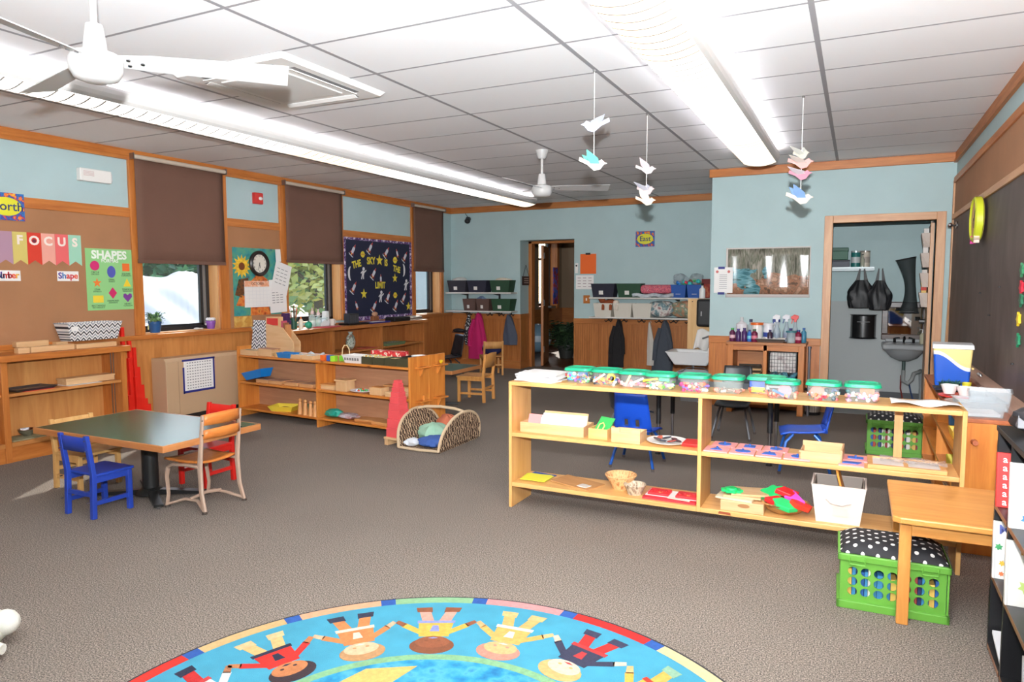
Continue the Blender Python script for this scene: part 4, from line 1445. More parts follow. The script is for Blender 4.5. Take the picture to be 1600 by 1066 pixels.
# ================================================================== GREEN TABLES
def green_table(label, cx, cy, w, d, z, rz=0.0):
    t = thing('green_table', label, 'table', (cx, cy, 0), rz, group='low green tables')
    MB().box(-w / 2 + 0.006, w / 2 - 0.006, -d / 2 + 0.006, d / 2 - 0.006, z - 0.03, z).build('table_top', plain((28, 84, 66), 0.24, var=0.04, vscale=3), t)
    E = wood((196, 132, 80), (160, 96, 50), 'X')
    E2 = wood((196, 132, 80), (160, 96, 50), 'Y')
    for s in (-1, 1):
        MB().box(-w / 2, w / 2, s * (d / 2 - 0.004) - 0.006, s * (d / 2 - 0.004) + 0.006, z - 0.04, z + 0.001).build('edge_band', E, t, bevel=0.003)
        MB().box(s * (w / 2 - 0.004) - 0.006, s * (w / 2 - 0.004) + 0.006, -d / 2 + 0.002, d / 2 - 0.002, z - 0.04, z + 0.001).build('edge_band', E2, t, bevel=0.003)
    MB().cyl((0, 0, 0.035), (0, 0, z - 0.03), 0.052, n=24).build('column', plain((46, 46, 46), 0.4, 0.4), t, smooth=True)
    MB().lathe([(0.1, 0.02), (0.09, 0.035), (0.055, 0.06)], 24).build('column_collar', plain((46, 46, 46), 0.4, 0.4), t, smooth=True)
    for a in (30, 150, 210, 330):
        mb = MB().at((0, 0, 0), rz=R(a))
        mb.prism([(0.03, 0.012), (0.36, 0.012), (0.37, 0.02), (0.36, 0.028), (0.03, 0.05)], 'Y', -0.028, 0.028)
        arm = mb.build('base_arm', plain((46, 46, 46), 0.4, 0.4), t)
        MB().at((0, 0, 0), rz=R(a)).cyl((0.345, 0, 0.0), (0.345, 0, 0.014), 0.018, n=10).build('glide', CHROME, arm)
    return t


green_table('low green topped table with an oak edge, nearest the camera', -4.27, 3.12, 1.275, 0.755, 0.48)
green_table('low green topped table behind the pine shelf end', -4.52, 6.93, 1.1, 0.68, 0.47)


def child_chair(name, label, loc, rz, mat, W=0.28, D=0.27, seat=0.27, top=0.52, rails=((0.415, 0.505),), leg=0.03, seatmat=None, screws=False, group=None, curved=False):
    t = thing(name, label, 'chair', loc, rz, group=group)
    h = leg / 2
    for sx in (-1, 1):
        x = sx * (W / 2 - h)
        mb = MB()
        mb.add([(x - h, -D / 2, 0), (x + h, -D / 2, 0), (x + h, -D / 2 + leg, 0), (x - h, -D / 2 + leg, 0),
                (x - h, -D / 2 + 0.01, seat), (x + h, -D / 2 + 0.01, seat), (x + h, -D / 2 + 0.01 + leg, seat), (x - h, -D / 2 + 0.01 + leg, seat),
                (x - h, -D / 2 - 0.02, top), (x + h, -D / 2 - 0.02, top), (x + h, -D / 2 - 0.02 + leg * 0.8, top), (x - h, -D / 2 - 0.02 + leg * 0.8, top)],
               [(3, 2, 1, 0), (8, 9, 10, 11)] + [(a + b, a + (b + 1) % 4, a + (b + 1) % 4 + 4, a + b + 4) for a in (0, 4) for b in range(4)])
        bl = mb.build('back_leg', mat, t, bevel=0.004)
        if screws:
            for z in (top - 0.03, rails[0][0] + 0.01, seat - 0.02, seat * 0.4):
                MB().cyl((x, -D / 2 - 0.022 + 0.012, z), (x, -D / 2 - 0.022 - 0.002, z), 0.004, n=8).build('screw', CHROME, bl)
        MB().box(x - h, x + h, D / 2 - leg, D / 2, 0, seat - 0.012).build('front_leg', mat, t, bevel=0.004)
        MB().box(x - h * 0.6, x + h * 0.6, -D / 2 + leg, D / 2 - leg, seat * 0.3, seat * 0.3 + 0.025).build('side_stretcher', mat, t)
    MB().box(-W / 2 + leg, W / 2 - leg, -D / 2 + 0.01, -D / 2 + 0.026, seat * 0.5, seat * 0.5 + 0.025).build('back_stretcher', mat, t)
    MB().box(-W / 2 - 0.004, W / 2 + 0.004, -D / 2 + 0.035, D / 2 + 0.012, seat - 0.012, seat + 0.006).build('seat', seatmat or mat, t, bevel=0.005)
    for s in (-1, 1):
        MB().box(s * (W / 2 - h) - h * 0.7, s * (W / 2 - h) + h * 0.7, -D / 2 + leg, D / 2 - leg, seat - 0.05, seat - 0.012).build('apron', mat, t)
    for a, b in rails:
        f = lambda z: -D / 2 + 0.01 - 0.03 * (z - seat) / (top - seat)
        mb = MB()
        n = 8
        k = 0.02 if curved else 0.004
        def rail(u, v):
            z = a + (b - a) * v
            xx = -W / 2 + leg * 0.4 + (W - leg * 0.8) * u
            if curved:
                z += v * 0.02 * (1 - (2 * u - 1) ** 2)
            return (xx, f(z) + 0.012 - k * (1 - (2 * u - 1) ** 2), z)
        mb.surf(n, 2, rail)
        mb.build('back_rail', seatmat or mat, t, solid=0.014, smooth=True)
    return t


child_chair('blue_chair', 'small painted blue wooden chair tucked under the near green table', (-4.268, 2.755, 0), 0.0, plain((32, 62, 160), 0.4), screws=True)
child_chair('tan_chair', 'small natural maple chair between the green table and bookcase', (-4.90, 3.09, 0), R(-90), wood((222, 176, 112), (202, 150, 84), 'Z'), W=0.31, D=0.30, seat=0.255, top=0.487, rails=((0.41, 0.48),))
child_chair('red_chair', 'small painted red chair on the far side of the green table', (-4.19, 3.52, 0), PI, plain((206, 34, 26), 0.4), W=0.28, D=0.27, seat=0.28, top=0.555, rails=((0.44, 0.545),))
child_chair('oak_chair', 'small oak chair with curved back at the far green table', (-4.17, 7.50, 0), R(97), wood((226, 164, 92), (200, 132, 62), 'Z'), W=0.36, D=0.36, seat=0.31, top=0.585, rails=((0.42, 0.575),), leg=0.035, curved=True)

# ---- cast metal school chair with wooden seat and slats
t = thing('school_chair', 'vintage school chair with beige metal frame and wooden slats', 'chair', (-3.785, 3.155, 0), R(90))
FR = plain((172, 146, 128), 0.45)
SW = wood((214, 132, 62), (180, 98, 38), 'X')
W = 0.30
for s in (-1, 1):
    x = s * (W / 2)
    MB().tube([(x * 1.04, -0.175, 0.012), (x, -0.145, 0.12), (x * 0.98, -0.135, 0.29), (x * 0.98, -0.15, 0.42), (x * 0.98, -0.175, 0.62)], [0.016, 0.017, 0.02, 0.017, 0.012], 8, flat=0.7).build('back_post', FR, t, smooth=True)
    MB().tube([(x * 0.98, -0.13, 0.29), (x, -0.02, 0.292), (x, 0.1, 0.285), (x * 1.0, 0.155, 0.26), (x * 1.02, 0.165, 0.2), (x * 1.05, 0.15, 0.09), (x * 1.06, 0.165, 0.012)], [0.018, 0.015, 0.016, 0.017, 0.014, 0.013, 0.014], 8, flat=0.7).build('side_frame', FR, t, smooth=True)
    for y in (-0.175, 0.165):
        MB().lathe([(0.017, 0), (0.015, 0.014)], 10, (x * 1.05, y, 0)).build('foot_glide', plain((60, 50, 44), 0.6), t)
    MB().tube([(x * 1.05, -0.17, 0.02), (x * 0.75, -0.06, 0.055), (x * 0.75, 0.05, 0.055), (x * 1.05, 0.16, 0.02)], 0.012, 8, flat=0.8).build('runner', FR, t, smooth=True)
MB().tube([(-W * 0.4, 0.0, 0.06), (0, 0.0, 0.075), (W * 0.4, 0.0, 0.06)], 0.011, 8).build('cross_brace', FR, t, smooth=True)
mb = MB()
mb.surf(10, 8, lambda u, v: ((u - 0.5) * (0.27 + 0.04 * v), -0.13 + 0.31 * v, 0.305 + 0.012 * (2 * u - 1) ** 2 - 0.008 * math.sin(v * PI)))
mb.build('seat', SW, t, smooth=True, solid=0.014)
for z0, z1 in ((0.555, 0.622), (0.47, 0.525)):
    mb = MB()
    mb.surf(10, 2, lambda u, v: ((u - 0.5) * 0.285, -0.168 - 0.03 * (1 - (2 * u - 1) ** 2) - 0.02 * (z0 + (z1 - z0) * v - 0.5), z0 + (z1 - z0) * v + 0.008 * (1 - (2 * u - 1) ** 2) * v))
    sl = mb.build('back_slat', SW, t, smooth=True, solid=0.01)
    for s in (-1, 1):
        MB().lathe([(0.005, -0.003), (0.005, 0.003)], 8, (s * 0.152, -0.178, (z0 + z1) / 2)).build('screw', DKMETAL, sl)
# ================================================================== PINE DOUBLE SHELF IN THE MIDDLE
AR = R(-5.25)
A0 = Vector((-6.0, 5.47, 0))


def A(x, y, z=0.0):
    return (A0.x + x * math.cos(AR) - y * math.sin(AR), A0.y + x * math.sin(AR) + y * math.cos(AR), z)


PLY = wood((190, 142, 108), (168, 120, 88), 'X', rough=0.6)


def pine_unit(label, off, flip, dep):
    t = thing('pine_shelf', label, 'shelf', A(0, off), AR, group='pine shelves back to back')
    L = 2.405
    y0, y1 = 0.0, dep
    for x in (0, L - 0.022):
        e = MB().box(x, x + 0.022, y0, y1, 0, 0.765).build('end_panel', opine('Z'), t, bevel=0.003)
    MB().box(1.19, 1.212, y0 + 0.005, y1 - 0.015, 0.0, 0.642).build('divider', opine('Z'), t, bevel=0.003)
    for a, b in ((0.022, 1.19), (1.212, L - 0.022)):
        MB().box(a, b, y0 + 0.002, y1 - 0.012, 0.362, 0.385).build('middle_shelf', opine('X'), t, bevel=0.003)
        MB().box(a, b, y0 + 0.002, y1 - 0.012, 0.078, 0.10).build('bottom_shelf', opine('X'), t, bevel=0.003)
    MB().box(0.022, L - 0.022, y0 + 0.002, y1, 0.65, 0.672).build('top_shelf', opine('X'), t, bevel=0.003)
    if flip:
        MB().box(0.022, L - 0.022, y0, y0 + 0.008, 0.08, 0.65).build('back_panel', PLY, t)
    else:
        MB().box(0.022, L - 0.022, y1 - 0.01, y1, 0.08, 0.65).build('back_panel', PLY, t)
    # little bracket shelves with pegs on the end that faces the basket
    for z in (0.655, 0.345):
        b = MB().box(L, L + 0.075, dep * 0.25, dep * 0.82, z, z + 0.016).build('bracket_shelf', opine('Y'), t, bevel=0.003)
        MB().prism([(L, z - 0.075), (L + 0.012, z - 0.075), (L + 0.05, z), (L, z)], 'Y', dep * 0.5, dep * 0.58).build('bracket_arm', opine('Z'), b)
        if z < 0.5 and off == 0.0:
            MB().cyl((L + 0.035, dep * 0.55, z + 0.016), (L + 0.035, dep * 0.55, z + 0.06), 0.013, n=10).build('peg', opine('Z'), b)
    return t


pine_unit('knotty orange pine shelf with three levels, open side facing the camera', 0.0, False, 0.272)
pine_unit('second knotty pine shelf standing back to back behind the first', 0.276, True, 0.25)
solo('yellow_toy', MB().lathe([(0.0, 0), (0.018, 0.02), (0.02, 0.035), (0.0, 0.04)], 12), plain((226, 196, 40), 0.4), 'small yellow toy on the bracket shelf at the pine end', 'toy', A(2.445, 0.41, 0.671), smooth=True)
TP, MD, BT = 0.672, 0.385, 0.10


def on_a(name, mb, mats, label, cat, x, y, z, rz=0.0, **k):
    return solo(name, mb, mats, label, cat, A(x, y, z), AR + R(rz), **k)


def t_a(name, label, cat, x, y, z, rz=0.0, group=None):
    return thing(name, label, cat, A(x, y, z), AR + R(rz), group=group)


# top level
t = t_a('leaning_board', 'zigzag patterned board leaning at the shelf\'s left end', 'board', 0.16, 0.16, TP)
MB().at((0, 0, 0), rx=R(-8)).box(-0.125, 0.125, -0.004, 0.004, 0.0, 0.37).build('panel', pattern('chevron_board', chevron_build(0, 2, 13.0, 13.0, [(232, 230, 228), (52, 52, 60), (232, 230, 228), (110, 110, 120)])), t)
t = t_a('wooden_tray', 'low light wood tray of green papers at the left shelf end', 'tray', 0.165, 0.07, TP)
MB().tub(0.13, 0.05, 0.13, 0.05, 0, 0.055, 0.008).build('tray_body', maple('X'), t)
MB().box(-0.12, 0.12, -0.04, 0.04, 0.01, 0.05).build('paper_fill', plain((110, 130, 120), 0.7), t)
t = t_a('book_rack', 'tall slanted light wood book rack on the pine shelf', 'rack', 0.50, 0.20, TP)
for y in (-0.045, 0.045):
    MB().prism([(-0.2, 0), (0.22, 0), (0.22, 0.15), (0.06, 0.30), (-0.2, 0.335)], 'Y', y - 0.006, y + 0.006).build('side_board', maple('X'), t, bevel=0.002)
MB().box(-0.2, 0.22, -0.04, 0.04, 0, 0.01).build('base_board', maple('X'), t)
for k, (lab, x, h, c, w) in enumerate((('red covered book in a wooden frame in the rack', -0.12, 0.40, (206, 50, 40), 0.1), ('pink spined book upright in the rack', 0.03, 0.36, (190, 80, 100), 0.012), ('brown spined book upright in the rack', 0.06, 0.34, (150, 90, 60), 0.012), ('tan spined book at the rack end', 0.09, 0.32, (190, 130, 80), 0.012))):
    p = A(0.50 + x, 0.20, TP + 0.0105)
    mb = MB().box(-w, w, -0.03, 0.03, 0, h)
    b = solo('picture_book', mb, plain((214, 170, 120), 0.6) if k == 0 else plain(c, 0.6), lab, 'book', p, AR, group='books in the wooden rack')
    if k == 0:
        MB().box(-w + 0.02, w - 0.01, -0.034, -0.03, h - 0.09, h - 0.015).build('red_cover', plain(c, 0.6), b)
t = t_a('low_wooden_box', 'low wooden box with a lid in front of the rack', 'box', 0.41, 0.085, TP)
MB().box(-0.1, 0.1, -0.05, 0.05, 0, 0.075).build('box_body', maple('X'), t, bevel=0.003)
MB().box(-0.1, 0.13, -0.052, 0.052, 0.075, 0.083).build('lid', wood((190, 140, 110), (160, 110, 84), 'X'), t, bevel=0.002)
t = t_a('shallow_basket', 'shallow tan woven basket between the box and blue tray', 'basket', 0.585, 0.06, TP)
MB().lathe([(0.035, 0), (0.055, 0.045), (0.05, 0.045), (0.03, 0.006), (0, 0.006)], 18).build('basket_body', wood((224, 186, 132), (196, 150, 96), 'Z', scale=30), t, smooth=True)
t = t_a('blue_tray', 'blue plastic tray on the pine shelf top', 'tray', 0.72, 0.075, TP)
MB().tub(0.085, 0.055, 0.1, 0.065, 0, 0.052, 0.004, rim=0.004).build('tray_body', plain((34, 120, 190), 0.4), t)
for k, x in enumerate((0.885, 1.05)):
    t = t_a('bead_tray', ['light wood tray of white beads beside the blue tray', 'light wood tray of white beads beside the bright cubes'][k], 'tray', x, 0.09, TP)
    MB().tub(0.078, 0.06, 0.078, 0.06, 0, 0.04, 0.007).build('tray_body', maple('X'), t)
    MB().box(-0.07, 0.07, -0.052, 0.052, 0.007, 0.036).build('bead_fill', mottled('white_beads', [(200, 196, 190), (236, 232, 226), (120, 116, 112)], 60), t)
mb = MB()
mb.surf(10, 6, lambda u, v: (-0.16 + 0.32 * u, -0.05 + 0.1 * v, 0.025 + 0.02 * math.sin(11 * u + 4 * v) + 0.012 * math.sin(17 * v)))
on_a('crumpled_bag', mb, plain((200, 212, 218), 0.3), 'crumpled clear plastic bag on the shelf behind the bead trays', 'bag', 0.92, 0.20, TP, smooth=True, solid=0.004)
for k, (x, y, c, lab) in enumerate(((1.26, 0.06, (236, 110, 40), 'orange'), (1.335, 0.07, (50, 90, 180), 'blue'), (1.405, 0.05, (150, 206, 50), 'lime'), (1.455, 0.12, (120, 190, 60), 'green'), (1.525, 0.13, (170, 214, 70), 'yellow green'))):
    on_a('counting_cube', MB().box(-0.028, 0.028, -0.028, 0.028, 0, 0.056), plain(c, 0.45), '%s plastic cube on the pine shelf top' % lab, 'cube', x, y, TP, 5 * k, bevel=0.005, group='plastic cubes on the pine shelf')
t = t_a('handled_basket', 'tiny tan basket with an arched handle behind the cubes', 'basket', 1.41, 0.21, TP)
MB().lathe([(0.05, 0), (0.06, 0.055), (0.054, 0.055), (0.045, 0.006), (0, 0.006)], 16).build('basket_body', wood((214, 160, 90), (180, 120, 60), 'Z', scale=30), t, smooth=True)
MB().tube([(-0.05, 0, 0.05), (-0.045, 0, 0.11), (-0.02, 0, 0.145), (0.02, 0, 0.145), (0.045, 0, 0.11), (0.05, 0, 0.05)], 0.006, 6).build('handle', plain((224, 196, 150), 0.5), t, smooth=True)
t = t_a('white_basket', 'white slotted plastic basket on the pine shelf', 'basket', 1.67, 0.10, TP)
MB().tub(0.105, 0.065, 0.125, 0.08, 0, 0.075, 0.005, rim=0.006).build('basket_body', plain((232, 230, 228), 0.4), t)
for k in range(6):
    MB().box(-0.1 + k * 0.033, -0.08 + k * 0.033, -0.0765, -0.0715, 0.025, 0.05).build('slot', plain((130, 124, 122), 0.6), t)
OL = plain((66, 64, 44), 0.5)
for k in range(4):
    t = t_a('grammar_box', ['olive compartment box next to the white basket', 'olive compartment box, second from the white basket', 'olive compartment box, third from the white basket', 'olive compartment box nearest the pine end panel'][k], 'box', 1.86 + 0.145 * k, 0.10, TP, group='olive compartment boxes')
    MB().tub(0.068, 0.075, 0.068, 0.075, 0, 0.07, 0.006).build('box_body', OL, t)
    MB().box(-0.003, 0.003, -0.07, 0.07, 0.006, 0.06).build('partition', plain((120, 100, 50), 0.5), t)
    if k < 3:
        MB().box(-0.058, 0.058, -0.06, 0.06, 0.01, 0.082 - 0.01 * k).build('word_cards', mottled('word_cards', [(200, 50, 50), (230, 200, 60), (236, 230, 220), (90, 160, 80), (190, 60, 60)], 40, constant=True), t)
on_a('red_cards', MB().box(-0.2, 0.2, -0.05, 0.05, 0, 0.10), mottled('red_cards', [(190, 40, 50), (220, 60, 60), (236, 220, 200), (180, 40, 60)], 26, constant=True), 'row of red word cards behind the olive boxes', 'cards', 1.85, 0.36, TP)
t = t_a('black_tray', 'black tray holding a white bowl at the far pine end', 'tray', 2.2, 0.38, TP)
MB().tub(0.13, 0.08, 0.14, 0.09, 0, 0.06, 0.005).build('tray_body', BLACK, t)
MB().lathe([(0.04, 0.006), (0.075, 0.07), (0.07, 0.07), (0.03, 0.012), (0, 0.012)], 18).build('white_bowl', WHITE, t, smooth=True)

# middle level
t = t_a('blue_bin', 'blue plastic bin tilted on the pine middle shelf', 'bin', 0.235, 0.085, MD + 0.038, -3)
mb = MB()
mb.M = Matrix.Rotation(R(-12), 4, 'Y')
mb.tub(0.13, 0.06, 0.17, 0.08, 0, 0.085, 0.004, rim=0.006)
mb.build('bin_body', plain((10, 124, 206), 0.35), t)
for k, x in enumerate((0.36, 0.56, 0.80, 1.02)):
    t = t_a('puzzle_tray', ['flat tan wooden puzzle tray below the blue bin', 'flat tan wooden puzzle tray, second from the blue bin', 'flat tan wooden puzzle tray, third from the blue bin', 'flat tan wooden puzzle tray nearest the shelf divider'][k], 'tray', x, 0.12, MD, 0, group='flat wooden puzzle trays')
    MB().box(-0.098, 0.098, -0.09, 0.09, 0, 0.034).build('tray_body', wood((212, 160, 110), (190, 132, 84), 'X'), t, bevel=0.003)
    MB().box(-0.088, 0.088, -0.08, 0.08, 0.034, 0.037).build('inset_board', wood((190, 150, 124), (170, 126, 100), 'X'), t)
t = t_a('small_wooden_box', 'small wooden box tight against the shelf divider', 'box', 1.31, 0.10, MD)
MB().box(-0.09, 0.09, -0.06, 0.06, 0, 0.04).build('box_body', maple('X'), t, bevel=0.003)
MB().box(-0.094, 0.094, -0.064, 0.064, 0.04, 0.052).build('lid', wood((222, 170, 110), (200, 140, 84), 'X'), t, bevel=0.003)
t = t_a('tall_lidded_box', 'tall cream box with an overhanging lid', 'box', 1.51, 0.09, MD)
MB().box(-0.07, 0.07, -0.06, 0.06, 0, 0.095).build('box_body', maple('Z'), t, bevel=0.003)
MB().box(-0.083, 0.083, -0.07, 0.07, 0.095, 0.112).build('lid', maple('X'), t, bevel=0.003)
t = t_a('sorting_plate', 'white plate of coloured beads on the middle shelf', 'plate', 1.72, 0.09, MD)
MB().lathe([(0.07, 0), (0.115, 0.018), (0.112, 0.022), (0.06, 0.008), (0, 0.008)], 20, sx=1.1, sy=0.75).build('plate_body', plain((226, 226, 230), 0.35), t, smooth=True)
q = random.Random(4)
for k in range(12):
    MB().ell((q.uniform(-0.06, 0.07), q.uniform(-0.04, 0.04), 0.02), 0.016, 0.014, 0.012, 8, 5).build('bead', plain(q.choice([(230, 90, 50), (240, 180, 60), (90, 180, 110), (200, 210, 230), (220, 60, 60)]), 0.5), t, smooth=True)
t = t_a('hollow_box', 'light wood box with a recessed lid on the middle shelf', 'box', 1.96, 0.08, MD)
MB().box(-0.075, 0.075, -0.055, 0.055, 0, 0.07).build('box_body', maple('Z'), t, bevel=0.003)
MB().box(-0.06, 0.06, -0.04, 0.04, 0.07, 0.075).build('lid', panel_oak('X'), t)
on_a('long_board', MB().box(-0.17, 0.17, -0.045, 0.045, 0, 0.012), wood((206, 150, 96), (180, 120, 70), 'X'), 'long thin board propped across wooden boxes', 'board', 2.12, 0.19, MD + 0.0705)
on_a('hidden_block', MB().box(-0.05, 0.05, -0.03, 0.03, 0, 0.07), maple('Z'), 'wooden block carrying the end of the long board', 'block', 2.24, 0.19, MD)
t = t_a('flat_box', 'flat pale wooden box at the right of the middle shelf', 'box', 2.19, 0.06, MD)
MB().box(-0.1, 0.1, -0.045, 0.045, 0, 0.03).build('box_body', maple('X'), t, bevel=0.002)
MB().box(-0.102, 0.102, -0.047, 0.047, 0.03, 0.042).build('lid', wood((236, 204, 160), (220, 180, 130), 'X'), t, bevel=0.002)

# bottom level
t = t_a('yellow_tray', 'yellow plastic tray on the pine bottom shelf', 'tray', 0.60, 0.12, BT, 20)
MB().tub(0.11, 0.08, 0.14, 0.105, 0, 0.055, 0.004, rim=0.004).build('tray_body', plain((232, 208, 70), 0.45), t)
MB().ell((0, 0, 0.02), 0.06, 0.04, 0.022).build('brown_fill', plain((150, 84, 40), 0.7), t, smooth=True)
for k, (x, h) in enumerate(((0.90, 0.155), (0.985, 0.15), (1.07, 0.145), (1.145, 0.15))):
    t = t_a('knobbed_peg', 'tapered wooden peg with a round head, %s of four' % ['leftmost', 'second', 'third', 'rightmost'][k], 'peg', x, 0.06 - 0.008 * k, BT, group='tapered wooden pegs')
    MB().lathe([(0.03, 0), (0.018, h * 0.82), (0.012, h * 0.85)], 16).build('cone', wood((222, 164, 104), (200, 132, 76), 'Z'), t, smooth=True)
    MB().ell((0, 0, h * 0.93), 0.019, 0.019, 0.017).build('head', wood((222, 164, 104), (200, 132, 76), 'Z'), t, smooth=True)
on_a('green_card', MB().box(-0.12, 0.12, -0.003, 0.003, 0, 0.1), plain((40, 110, 90), 0.6), 'dark green card standing behind the wooden pegs', 'card', 1.06, 0.12, BT)


def crumple(label, name, c, x, y, z, sx, sy, sz, seed, mat=None):
    q = random.Random(seed)
    ph = [(q.uniform(2, 6), q.uniform(0, 6)) for _ in range(6)]
    mb = MB()
    def f(u, v):
        a, b = 2 * PI * u, PI * v
        r = 1 + 0.14 * math.sin(ph[0][0] * a // 1 + ph[0][1]) + 0.12 * math.sin(3 * a + 4 * b + ph[1][1]) + 0.1 * math.sin(5 * a - 3 * b + ph[2][1])
        return (sx * r * math.cos(a) * math.sin(b), sy * r * math.sin(a) * math.sin(b), max(0.0, sz * (1 - math.cos(b)) * 0.5 * (0.9 + 0.1 * r)))
    mb.surf(24, 12, f)
    return mb


on_a('teal_bag', crumple('', '', 0, 0, 0, 0, 0.09, 0.07, 0.085, 5), plain((40, 160, 140), 0.35), 'crumpled teal plastic bag on the bottom pine shelf', 'bag', 1.33, 0.11, BT, smooth=True)
on_a('clear_pouch', crumple('', '', 0, 0, 0, 0, 0.11, 0.07, 0.06, 6), mottled('pouch', [(140, 120, 130), (190, 180, 186), (160, 110, 110)], 20, 0.3), 'clear pouch of small pieces beside the teal bag', 'bag', 1.52, 0.12, BT, smooth=True)
for k, (x, y, z, rz, w, h, lab) in enumerate(((1.75, 0.16, 0, 6, 0.12, 0.02, 'thin wooden board flat on the bottom pine shelf'), (2.0, 0.10, 0, -4, 0.10, 0.03, 'short wooden puzzle lying near the pink tower'), (2.18, 0.13, 0, 2, 0.085, 0.045, 'wooden box behind the pink tower on the bottom shelf'), (2.16, 0.13, 0.0455, 5, 0.09, 0.012, 'wooden lid lying on the box behind the pink tower'))):
    on_a('puzzle_board', MB().box(-w, w, -0.075, 0.075, 0, h), wood((216, 160, 100), (190, 126, 72), 'X'), lab, 'puzzle', x, y, BT + z, rz, bevel=0.002)

# ---- pink tower on its stand
t = thing('tower_stand', 'small notched wooden stand under the pink tower', 'stand', (-3.635, 5.105, 0), R(-8))
for s in (-1, 1):
    MB().prism([(s * 0.075 - 0.02, 0), (s * 0.075 + 0.02, 0), (s * 0.075 + 0.02, 0.055), (s * 0.075 - 0.02, 0.055)], 'Y', -0.085, 0.085).build('foot', maple('Y'), t, bevel=0.002)
MB().box(-0.095, 0.095, -0.095, 0.095, 0.055, 0.075).build('stand_top', maple('X'), t, bevel=0.003)
z = 0.075
PK = plain((224, 84, 88), 0.45)
names10 = ['largest', 'second largest', 'third largest', 'fourth largest', 'fifth largest', 'sixth largest', 'seventh largest', 'third smallest', 'second smallest', 'smallest']
for k in range(9):
    s = 0.155 - 0.0125 * k
    hgt = [0.085, 0.08, 0.075, 0.06, 0.055, 0.045, 0.04, 0.035, 0.03][k]
    nm = ['largest, at the bottom', 'second from the bottom', 'third from the bottom', 'fourth from the bottom', 'in the middle', 'fourth from the top', 'third from the top', 'second from the top', 'smallest, at the top'][k]
    solo('pink_cube', MB().box(-s / 2, s / 2, -s / 2, s / 2, 0, hgt), PK, 'coral pink tower block, %s' % nm, 'block', (-3.635, 5.105, z), R(-8 + (k % 3) * 1.5), bevel=0.002, group='pink tower blocks')
    z += hgt

# ---- wicker basket with folded cloths
t = thing('wicker_basket', 'half round brown wicker basket on the carpet holding cloths', 'basket', (-3.325, 5.30, 0), R(0))
def weave(nt, co):
    sp = nt.nodes.new('ShaderNodeSeparateXYZ')
    nt.links.new(co, sp.inputs[0])
    row = nmath(nt, 'FLOOR', nmath(nt, 'MULTIPLY', sp.outputs[2], 26.0))
    n = nt.nodes.new('ShaderNodeTexNoise')
    n.inputs['Scale'].default_value = 30
    nt.links.new(co, n.inputs['Vector'])
    ph = nmath(nt, 'ADD', nmath(nt, 'MULTIPLY', sp.outputs[1], 170.0), nmath(nt, 'MULTIPLY', row, 2.3))
    w = nmath(nt, 'SINE', nmath(nt, 'ADD', ph, nmath(nt, 'MULTIPLY', n.outputs['Fac'], 9.0)))
    r = nt.nodes.new('ShaderNodeValToRGB')
    el = r.color_ramp.elements
    el[0].position, el[1].position = 0.3, 0.95
    el[0].color, el[1].color = rgb((66, 46, 36)), rgb((208, 182, 150))
    el.new(0.6).color = rgb((126, 92, 68))
    nt.links.new(nmath(nt, 'MULTIPLY_ADD', w, 0.5), r.inputs['Fac'])
    r.inputs['Fac'].links[0].from_node.inputs[2].default_value = 0.5
    return r.outputs['Color']
WK = pattern('wicker', weave, 0.8)
WK2 = plain((206, 182, 150), 0.8, bump=0.5, bscale=160)
HL = 0.35
for s in (-1, 1):
    def pan(u, v, s=s):
        a = PI * u
        y = HL * -math.cos(a)
        zt = 0.29 * math.sin(a) ** 0.8
        z = zt * v
        yy = y
        x = s * (0.20 + 0.05 * (z / 0.29)) + 0.006 * math.sin(60 * z) * math.sin(26 * yy)
        return (x, yy, 0.015 + z)
    mb = MB()
    mb.surf(40, 14, pan)
    sd = mb.build('side_panel', WK, t, smooth=True, solid=0.016)
    pts = [(s * (0.20 + 0.05 * math.sin(PI * i / 24) ** 0.8), -HL * math.cos(PI * i / 24), 0.015 + 0.29 * math.sin(PI * i / 24) ** 0.8) for i in range(25)]
    MB().tube(pts, 0.013, 8).build('rim_braid', WK2, sd, smooth=True)
MB().box(-0.2, 0.2, -HL + 0.02, HL - 0.02, 0.0, 0.02).build('base', WK, t)
for s in (-1, 1):
    MB().tube([(-0.2, s * HL, 0.02), (0, s * (HL + 0.01), 0.016), (0.2, s * HL, 0.02)], 0.012, 8).build('end_braid', WK2, t, smooth=True)
MB().tube([(-0.25, 0.02, 0.30), (-0.15, 0.02, 0.322), (0, 0.02, 0.33), (0.15, 0.02, 0.322), (0.25, 0.02, 0.30)], 0.013, 8).build('handle', WK2, t, smooth=True)
for k, (lab, x, y, z, sx, sy, sz, c, seed) in enumerate((('blue rolled cloth at the mouth of the wicker basket', 0.07, -0.22, 0.02, 0.11, 0.12, 0.10, (60, 92, 160), 1), ('mint green cloth in the wicker basket', -0.03, -0.04, 0.02, 0.14, 0.14, 0.17, (150, 190, 166), 2), ('white cloth tucked low in the basket mouth', -0.12, -0.26, 0.02, 0.06, 0.07, 0.07, (216, 222, 230), 3), ('orange brown rolled cloth at the top of the basket', -0.0, 0.13, 0.02, 0.11, 0.1, 0.22, (196, 110, 80), 4), ('pale green cloth at the back of the basket', 0.08, 0.22, 0.02, 0.1, 0.1, 0.17, (196, 206, 180), 5))):
    solo('cloth', crumple('', '', 0, 0, 0, 0, sx, sy, sz, seed), plain(c, 0.9, bump=0.2, bscale=80), lab, 'cloth', (-3.325 + x, 5.30 + y, z), smooth=True, group='cloths in the wicker basket')
